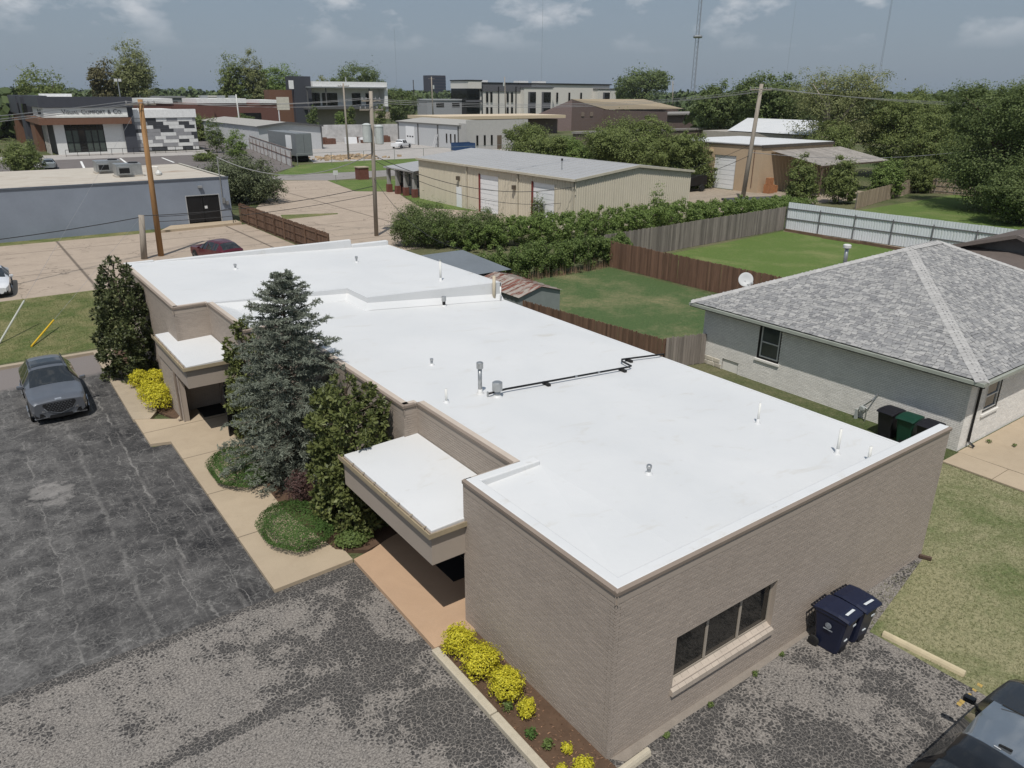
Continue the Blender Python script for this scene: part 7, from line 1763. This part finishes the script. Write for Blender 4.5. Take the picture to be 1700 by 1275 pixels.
for x0_, x1_ in ((97.5, 100.2), (101, 106.5), (112.0, 115.2), (117.2, 119.6)): wd = bpart(of, "window", M['glassdark'], (x0_, x1_, 251.8, 252, 7.6, 11.6)); bpart(wd, "mullion", M['black'], ((x0_ + x1_) / 2 - 0.1, (x0_ + x1_) / 2 + 0.1, 251.7, 251.8, 7.6, 11.6))
for x in (94.0, 100.5, 116.4): MB().tube([(x, 247.2, 0 if x < 95 else 7.3), (x, 247.2, 13.3)], 0.22, 6).build("post", MATS["dark_trim"], of)
MB().tube([(111.5, 255, 15.2), (111.5, 255, 16.9)], 0.25, 8).build("vent", M['galv'], of)
# --- long apartment block
ap = thing("apartment_block", "long grey and cream two-storey apartment block on the skyline", "building", (215, 330, 0))
crm = plain("cream_block", (0.60, 0.58, 0.54), 0.75, var=0.04); gry = plain("dark_grey_block", (0.105, 0.105, 0.115), 0.7)
bpart(ap, "wall", crm, (218, 306, 330, 350, 0, 16.4)); bpart(ap, "dark_band", gry, (218, 250, 329.6, 330, 12.7, 16.8)); bpart(ap, "roof_edge", M['black'], (216, 307, 329.4, 351, 16.4, 17.0)); bpart(ap, "end_bay", crm, (209.8, 217.8, 328.5, 345, 14.0, 17.5)); bpart(ap, "roof_edge", M['black'], (209.4, 218.2, 328.3, 345, 17.5, 18.0)); bpart(ap, "end_glazing", M['glassdark'], (210, 217.6, 330.5, 345, 0, 14.0)); bpart(ap, "balcony", gry, (209.4, 217.8, 328.4, 330.4, 7.6, 8.6))
bpart(ap, "bay", crm, (243, 262, 326.5, 330, 0, 14.6)); bpart(ap, "bay_edge", gry, (242.6, 262.6, 326.2, 330, 14.6, 15.1)); bpart(ap, "bay", crm, (294, 308, 326.5, 330, 0, 14.2)); bpart(ap, "bay_edge", gry, (293.6, 308.4, 326.2, 330, 14.2, 14.7))
for x0_, x1_, y_ in ((245.5, 250.5, 326.4), (254.5, 260.5, 326.4), (298, 303, 326.4)):
    bpart(ap, "bay_panel", gry, (x0_, x1_, y_ - 0.1, y_, 0, 12.6)); wd = bpart(ap, "window", M['glassdark'], (x0_ + 1.2, x1_, y_ - 0.25, y_ - 0.1, 7.6, 12.4)); bpart(ap, "window", M['glassdark'], (x0_ + 1.2, x1_, y_ - 0.25, y_ - 0.1, 0.6, 4.6))
for x in (221.2, 223.8, 234.0, 236.8, 267.0, 275.5, 284.0):
    bpart(ap, "window", M['glassdark'], (x, x + 1.3, 329.5, 329.62, 7.6, 12.4)); bpart(ap, "window", M['glassdark'], (x, x + 1.3, 329.5, 329.62, 1.8, 5.4))
for x in (218.3, 228.5, 239.5): MB().box(x, x + 0.35, 329.0, 329.4, 0, 15.0).build("downspout", M['black'], ap)
for x, w_ in ((221, 5), (246, 6), (258, 6)): bpart(ap, "roof_unit", wp, (x, x + w_, 335, 340, 17.0, 18.0))
# --- purple-brown hall with a cream roof
ph = thing("gabled_hall", "purple-brown gabled hall with a long cream roof", "building", (168, 196, 0))
pu1 = plain("mauve_siding", (0.235, 0.175, 0.165), 0.75); pu2 = plain("mauve_dark_siding", (0.135, 0.10, 0.09), 0.75); crf = plain("cream_roof", (0.56, 0.46, 0.33), 0.6, var=0.04)
mb = MB(); mb.quad((154, 200, 0), (168.3, 200, 0), (168.3, 200, 10.0), (154, 200, 5.6)); mb.build("gable_wall", pu1, ph)
mb = MB(); mb.quad((168.3, 200, 0), (183, 200, 0), (183, 200, 6.8), (168.3, 200, 10.0)); mb.build("gable_wall", pu2, ph); bpart(ph, "wall", pu2, (182.9, 183, 170, 200, 0, 6.6))
mb = MB(); mb.quad((168.3, 200.4, 10.15), (184.5, 200.4, 6.75), (224, 200, 6.75), (203, 200.4, 10.15)); mb.build("roof", crf, ph)
mb = MB(); mb.quad((168.3, 200.4, 10.15), (203, 200.4, 10.15), (203, 212, 6.5), (172, 212, 6.5)); mb.build("roof", crf, ph); bpart(ph, "wall", pu2, (183, 222, 201, 203, 0, 6.6))
for x in (172.5, 176.5): bpart(ph, "window", plain("brown_window", (0.2, 0.16, 0.13), 0.5), (x, x + 1.4, 199.8, 199.98, 4.6, 6.0))
an = thing("hall_annex", "low brown annex with a cream flat roof left of the gabled hall", "building", (140, 185, 0)); bpart(an, "wall", pu2, (112, 154, 190, 200, 0, 4.3)); bpart(an, "roof", crf, (108, 154, 186, 205, 4.7, 5.6))
an2 = thing("hall_annex", "long low brown annex right of the gabled hall", "building", (200, 160, 0)); bpart(an2, "wall", pu2, (188, 250, 176, 195, 0, 5.4)); bpart(an2, "roof", plain("grey_flat_roof", (0.24, 0.225, 0.21), 0.8), (187, 251, 175, 196, 5.4, 5.9))
an3 = thing("long_wall", "long dark brown boundary wall behind the tan garage", "wall", (118, 110, 0)); bpart(an3, "wall", pu2, (95, 150, 112, 113, 0, 4.4)); bpart(an3, "coping", plain("grey_flat_roof", (0.24, 0.225, 0.21)), (94.8, 150.2, 111.8, 113.2, 4.4, 4.8))
# --- dark office tower on the horizon
tw = thing("office_tower", "dark brown office tower on the horizon", "tower", (534, 900, 0)); bpart(tw, "tower_body", plain("tower_dark", (0.045, 0.042, 0.055), 0.4), (523, 545, 900, 920, 0, 33.0))
for k in range(8): bpart(tw, "window_band", plain("tower_glass", (0.035, 0.04, 0.06), 0.25), (522.9, 545.1, 899.8, 900, 4 + k * 3.5, 6 + k * 3.5))
# parked trucks far away
for i, (x, y, c, rz, lab) in enumerate(((247, 426, (0.62, 0.62, 0.62), 95, "white truck in the far row left of the apartment block"), (262, 436, (0.62, 0.62, 0.62), 100, "second white truck in the far row by the apartment block"), (276, 446, (0.2, 0.2, 0.21), 90, "grey truck in the far row by the apartment block"), (290, 446, (0.62, 0.62, 0.62), 95, "white truck nearest the apartment block in the far row"), (214, 420, (0.03, 0.03, 0.03), 90, "black truck at the left end of the far row"))):
    vehicle("pickup_truck", lab, "truck", (x, y, 0.0), R(rz), PICKUP, paint("far_paint%d" % i, c, 0.4, 0.0), 'trucks parked far behind', ((1.50, 2.15), (3.82, 3.9)), 0.42, (1.0, 4.6), None, True, False, [(1.95, 2.7), (2.78, 3.6)])
# ------------------------------------------------------------------ utility poles and wires
def pole(label, base, top, r0, r1, mat, arms=(), group='utility poles', xf=()):
    t = thing("utility_pole", label, "utility pole", base, 0, group)
    B, T = Vector(base), Vector(top); MB().tube([B, B.lerp(T, 0.5), T], [r0, (r0 + r1) / 2, r1], 10).build("shaft", mat, t, smooth=True)
    for z, half, d in arms:
        c = B.lerp(T, (z - B.z) / (T.z - B.z)); d = Vector((d[0], d[1], 0)).normalized()
        a = MB().bar(c - d * half, c + d * half, 0.10, 0.12).build("crossarm", M['pole_old'], t)
        for s in (-0.92, -0.5, 0.5, 0.92): MB().lathe(c + d * half * s + Vector((0, 0, 0.06)), [(0.03, 0), (0.05, 0.05), (0.04, 0.16), (0.015, 0.2)], 7).build("insulator", plain("porcelain", (0.30, 0.30, 0.31), 0.3), a)
    for z, dx, dy in xf:
        c = B.lerp(T, (z - B.z) / (T.z - B.z)) + Vector((dx, dy, 0)); o = MB().lathe(c, [(0.30, -0.05), (0.36, 0.0), (0.36, 1.3), (0.38, 1.33), (0.38, 1.4), (0.15, 1.5)], 14).build("transformer", M['xfmr'], t, smooth=False)
        MB().lathe(c + Vector((0.1, 0, 1.1)), [(0.03, 0), (0.05, 0.1), (0.02, 0.25)], 6).build("bushing", plain("porcelain", (0.30, 0.30, 0.31)), o)
    return t
P1 = pole("tall new brown utility pole rising behind the white roof", (4.25, 54.9, 0), (4.55, 54.9, 11.3), 0.22, 0.17, M['pole_new'], ((10.95, 1.15, (1, 0.35)),), xf=())
MB().lathe((4.95, 54.6, 6.05), [(0.05, 0.35), (0.1, 0.3), (0.25, 0.12), (0.25, 0.0), (0.15, -0.06)], 12).build("lamp", plain("lamp_white", (0.55, 0.55, 0.53), 0.4), P1); MB().tube([(4.45, 54.9, 6.6), (4.95, 54.6, 6.6), (4.95, 54.6, 6.35)], 0.03, 5).build("lamp_arm", M['galv'], P1)
pole("short grey stub pole beside the tall brown pole", (2.95, 54.4, 0), (3.25, 54.4, 3.25), 0.23, 0.20, M['pole_old'])
pole("grey utility pole with two transformers behind the far roof corner", (21.85, 53.5, 0), (22.1, 53.5, 11.95), 0.19, 0.15, M['pole_old'], ((11.2, 0.8, (1, -0.2)), (10.5, 1.0, (1, -0.2))), xf=((7.95, -0.58, -0.2), (7.8, 0.52, -0.25)))
pole("leaning grey utility pole before the tan garage", (68.0, 50.0, 0), (69.1, 50.0, 13.0), 0.27, 0.21, M['pole_old'], ((12.4, 1.3, (1, -0.6)),), xf=())
pole("utility pole behind the scrap yard in front of the office", (54.2, 130, 0), (54.15, 130, 13.4), 0.2, 0.15, M['pole_old'], ((12.9, 1.1, (1, 0)),))
pole("dark slim pole left of the apartment block", (163.5, 300, 0), (163.2, 300, 17), 0.25, 0.2, M['black'])
pole("pale pole with transformer left of the apartment block", (172.6, 300, 0), (172.3, 300, 18.4), 0.28, 0.22, M['pole_old'], ((17.6, 1.6, (1, 0)),), xf=((13.5, 0.7, -0.3),))
pole("pole rising before the apartment block", (212.3, 300, 0), (211.6, 300, 19), 0.28, 0.2, M['pole_old'], (), xf=((15.0, -0.8, -0.3),))
pole("pole with crossarm right of the apartment block", (308, 300, 0), (307.2, 300, 19), 0.3, 0.22, M['pole_old'], ((18.2, 2.6, (1, 0)),), xf=((14.0, 0.9, -0.4),))
pole("slim pole farthest right of the apartment block", (327, 300, 0), (325, 300, 18.6), 0.28, 0.22, M['pole_old'])
pole("white light pole before the brick shops", (56.2, 200, 0), (56.1, 200, 11.2), 0.2, 0.16, plain("white_pole", (0.5, 0.5, 0.48), 0.5))
lp = thing("parking_light", "tall car park light behind the shop's right end", "light pole", (34.3, 230, 0)); MB().tube([(34.3, 230, 0), (34.4, 230, 14.5)], 0.14, 6).build("mast", M['galv'], lp)
for s in (-1, 1): bpart(lp, "lamp_head", dplate, (34.4 + s * 0.5 - 0.35, 34.4 + s * 0.5 + 0.35, 229.6, 230.2, 14.2, 14.9))
sgn = thing("sign_board", "blank pale sign board on a post before the brick shops", "sign", (67.5, 200, 0)); bpart(sgn, "panel", plain("sign_cream", (0.50, 0.48, 0.40), 0.7), (66.5, 69.8, 199.8, 200.2, 7.4, 10.6)); MB().tube([(66.8, 200, 0), (66.8, 200, 7.4)], 0.15, 6).build("post", dplate, sgn)
# guy wires with their guards on the lawn
for lab, a, b, mt_, f, c in (("yellow plastic guard on the guy wire over the lawn", (-6.2, 34.9, 0.05), (3.2, 54.4, 3.1), plain("guard_yellow", (0.62, 0.40, 0.02), 0.5), 0.145, 0), ("pale guard on the guy wire at the left edge of the lawn", (-7.45, 36.4, 0.05), (4.5, 54.9, 11.0), plain("guard_pale", (0.42, 0.43, 0.38), 0.6), 0.13, 1)):
    t = thing("guy_wire", lab, "guy wire", a); A_, B_ = Vector(a), Vector(b)
    MB().tube([A_, A_.lerp(B_, f)], 0.045, 8).build("guard", mt_, t); MB().tube([A_, B_], 0.008, 4).build("cable", M['wire_pale'], t)
arm1, arm2, arm3 = Vector((4.5, 54.9, 11.15)), Vector((22.1, 53.5, 11.4)), Vector((69.0, 50, 12.6))
for i, (dx, dy, dz) in enumerate(((-1.0, -0.35, 0), (0.4, 0.15, 0), (1.0, 0.35, 0))):
    nm = ("left", "middle", "right")[i]
    wire("power_line", "power line from the brown pole out of the left of the picture, %s strand" % nm, arm1 + Vector((dx, dy, dz)), (-36 + dx, 30 + dy * 3, 9.6 - 0.3 * i), 0.7, 0.022, M['wire_pale'])
    wire("power_line", "power line between the brown and the grey pole, %s strand" % nm, arm1 + Vector((dx, dy, dz)), arm2 + Vector((dx * 0.8, -dy, -0.4 * (i == 2))), 0.35, 0.016, M['wire_pale'])
    wire("power_line", "power line between the grey and the leaning pole, %s strand" % nm, arm2 + Vector((dx * 0.8, -dy, -0.2 * i)), arm3 + Vector((dx, -dy, -0.3)), 0.9, 0.018, M['wire_pale'])
    wire("power_line", "power line from the leaning pole to the right trees, %s strand" % nm, arm3 + Vector((dx, -dy, 0)), (112 + dx, 24, 11.5 - i * 0.4), 0.9, 0.018, M['wire_pale'])
wire("service_cable", "white service cable from the blue wall to the grey pole", (13.0, 67.9, 6.1), (21.9, 53.5, 7.0), 1.7, 0.035, M['wire_pale'])
wire("service_cable", "black cable across the tan lot from the stub pole to the left", (3.2, 54.4, 3.1), (-30, 50, 4.0), 1.0, 0.03)
wire("service_cable", "black cable from the stub pole towards the grey pole", (3.2, 54.4, 3.2), (21.9, 53.5, 4.3), 0.45, 0.028)
wire("service_cable", "second black cable from the brown pole towards the grey pole", (4.3, 54.9, 2.6), (21.9, 53.5, 3.6), 0.35, 0.022)
wire("service_cable", "heavy black cable sweeping from the grey pole past the cream building", (21.9, 53.5, 6.9), (37.5, 45.0, 4.1), 1.5, 0.028)
wire("service_cable", "thin black cable from the grey pole down to the forecourt side", (21.9, 53.5, 6.5), (37.6, 47.0, 2.4), 1.3, 0.022)
wire("service_cable", "black cable along the cream building to the leaning pole", (37.5, 45.0, 3.3), (68.2, 50, 5.2), 1.0, 0.028)
wire("service_cable", "upper black cable along the cream building to the leaning pole", (37.5, 45.0, 3.8), (68.2, 50, 6.4), 0.9, 0.022)
wire("service_cable", "white cable from the leaning pole over the yard to the right", (68.3, 50, 5.6), (100, 38, 5.6), 0.9, 0.03, M['wire_pale'])
wire("service_cable", "lower black cable from the brown pole across the tan lot", (4.3, 54.9, 3.0), (14.4, 62.0, 2.6), 0.3, 0.022)
wire("service_cable", "drop cable from the grey pole across the near bushes", (21.9, 53.5, 5.0), (16.5, 31.0, 3.0), 1.1, 0.018)
# ------------------------------------------------------------------ radio masts
def mast(label, x, y, h, w, mat, legs=3, step=4.0, plats=()):
    t = thing("radio_mast", label, "mast", (x, y, 0), 0, 'radio masts'); L_ = [(x + w * math.cos(k * 2.094), y + w * math.sin(k * 2.094)) for k in range(legs)]
    mb = MB()
    for lx, ly in L_: mb.tube([(lx, ly, 0), (x + (lx - x) * 0.6, y + (ly - y) * 0.6, h)], max(0.06, w * 0.09), 4)
    k, z = 0, 0.0
    while z < h - step and step > 0:
        a = L_[k % legs]; b = L_[(k + 1) % legs]; f0, f1 = 1 - 0.4 * z / h, 1 - 0.4 * (z + step) / h
        for q_ in range(legs):
            a, b = L_[q_], L_[(q_ + 1) % legs]; mb.tube([(x + (a[0] - x) * f0, y + (a[1] - y) * f0, z), (x + (b[0] - x) * f1, y + (b[1] - y) * f1, z + step)], max(0.03, w * 0.04), 3, False)
        z += step; k += 1
    mb.build("lattice", mat, t)
    for z in plats: MB().lathe((x, y, z), [(w * 1.6, 0), (w * 1.9, 0.8), (w * 1.6, 1.6)], 8).build("antenna_ring", M['galv'], t)
    return t
steel = plain("mast_steel", (0.20, 0.21, 0.22), 0.6, 0.3)
mast("lattice radio mast right of centre reaching out of the picture", 399, 350, 95, 1.6, steel, 3, 3.2, (45.5,))
mast("slim radio mast above the right-hand trees", 533, 300, 95, 0.7, steel, 3, 3.0)
mast("faint thin mast above the apartment block", 900, 1150, 190, 0.55, steel, 3, 0)
mast("faint thin mast between the two big masts", 1500, 1060, 250, 0.7, steel, 3, 0)
mast("faint thin mast left of the apartment block", 770, 1460, 130, 0.6, steel, 3, 0)

# ------------------------------------------------------------------ light summer haze over the town
hz = MB().box(-260, 2100, -120, 2100, -1.0, 262).build("haze", bpy.data.materials.new("summer_haze"))
hm = hz.data.materials[0]; hm.use_nodes = True; hn, hl = nodes_of(hm)
hn.remove(hn["Principled BSDF"]); pv = hn.new("ShaderNodeVolumePrincipled")
pv.inputs['Color'].default_value = (0.80, 0.87, 0.95, 1); pv.inputs['Density'].default_value = 0.00008; pv.inputs['Anisotropy'].default_value = 0.2
hl.new(pv.outputs[0], hn["Material Output"].inputs['Volume'])
tag(hz, "thin pale haze in the air over the whole town", "haze", None, "stuff")
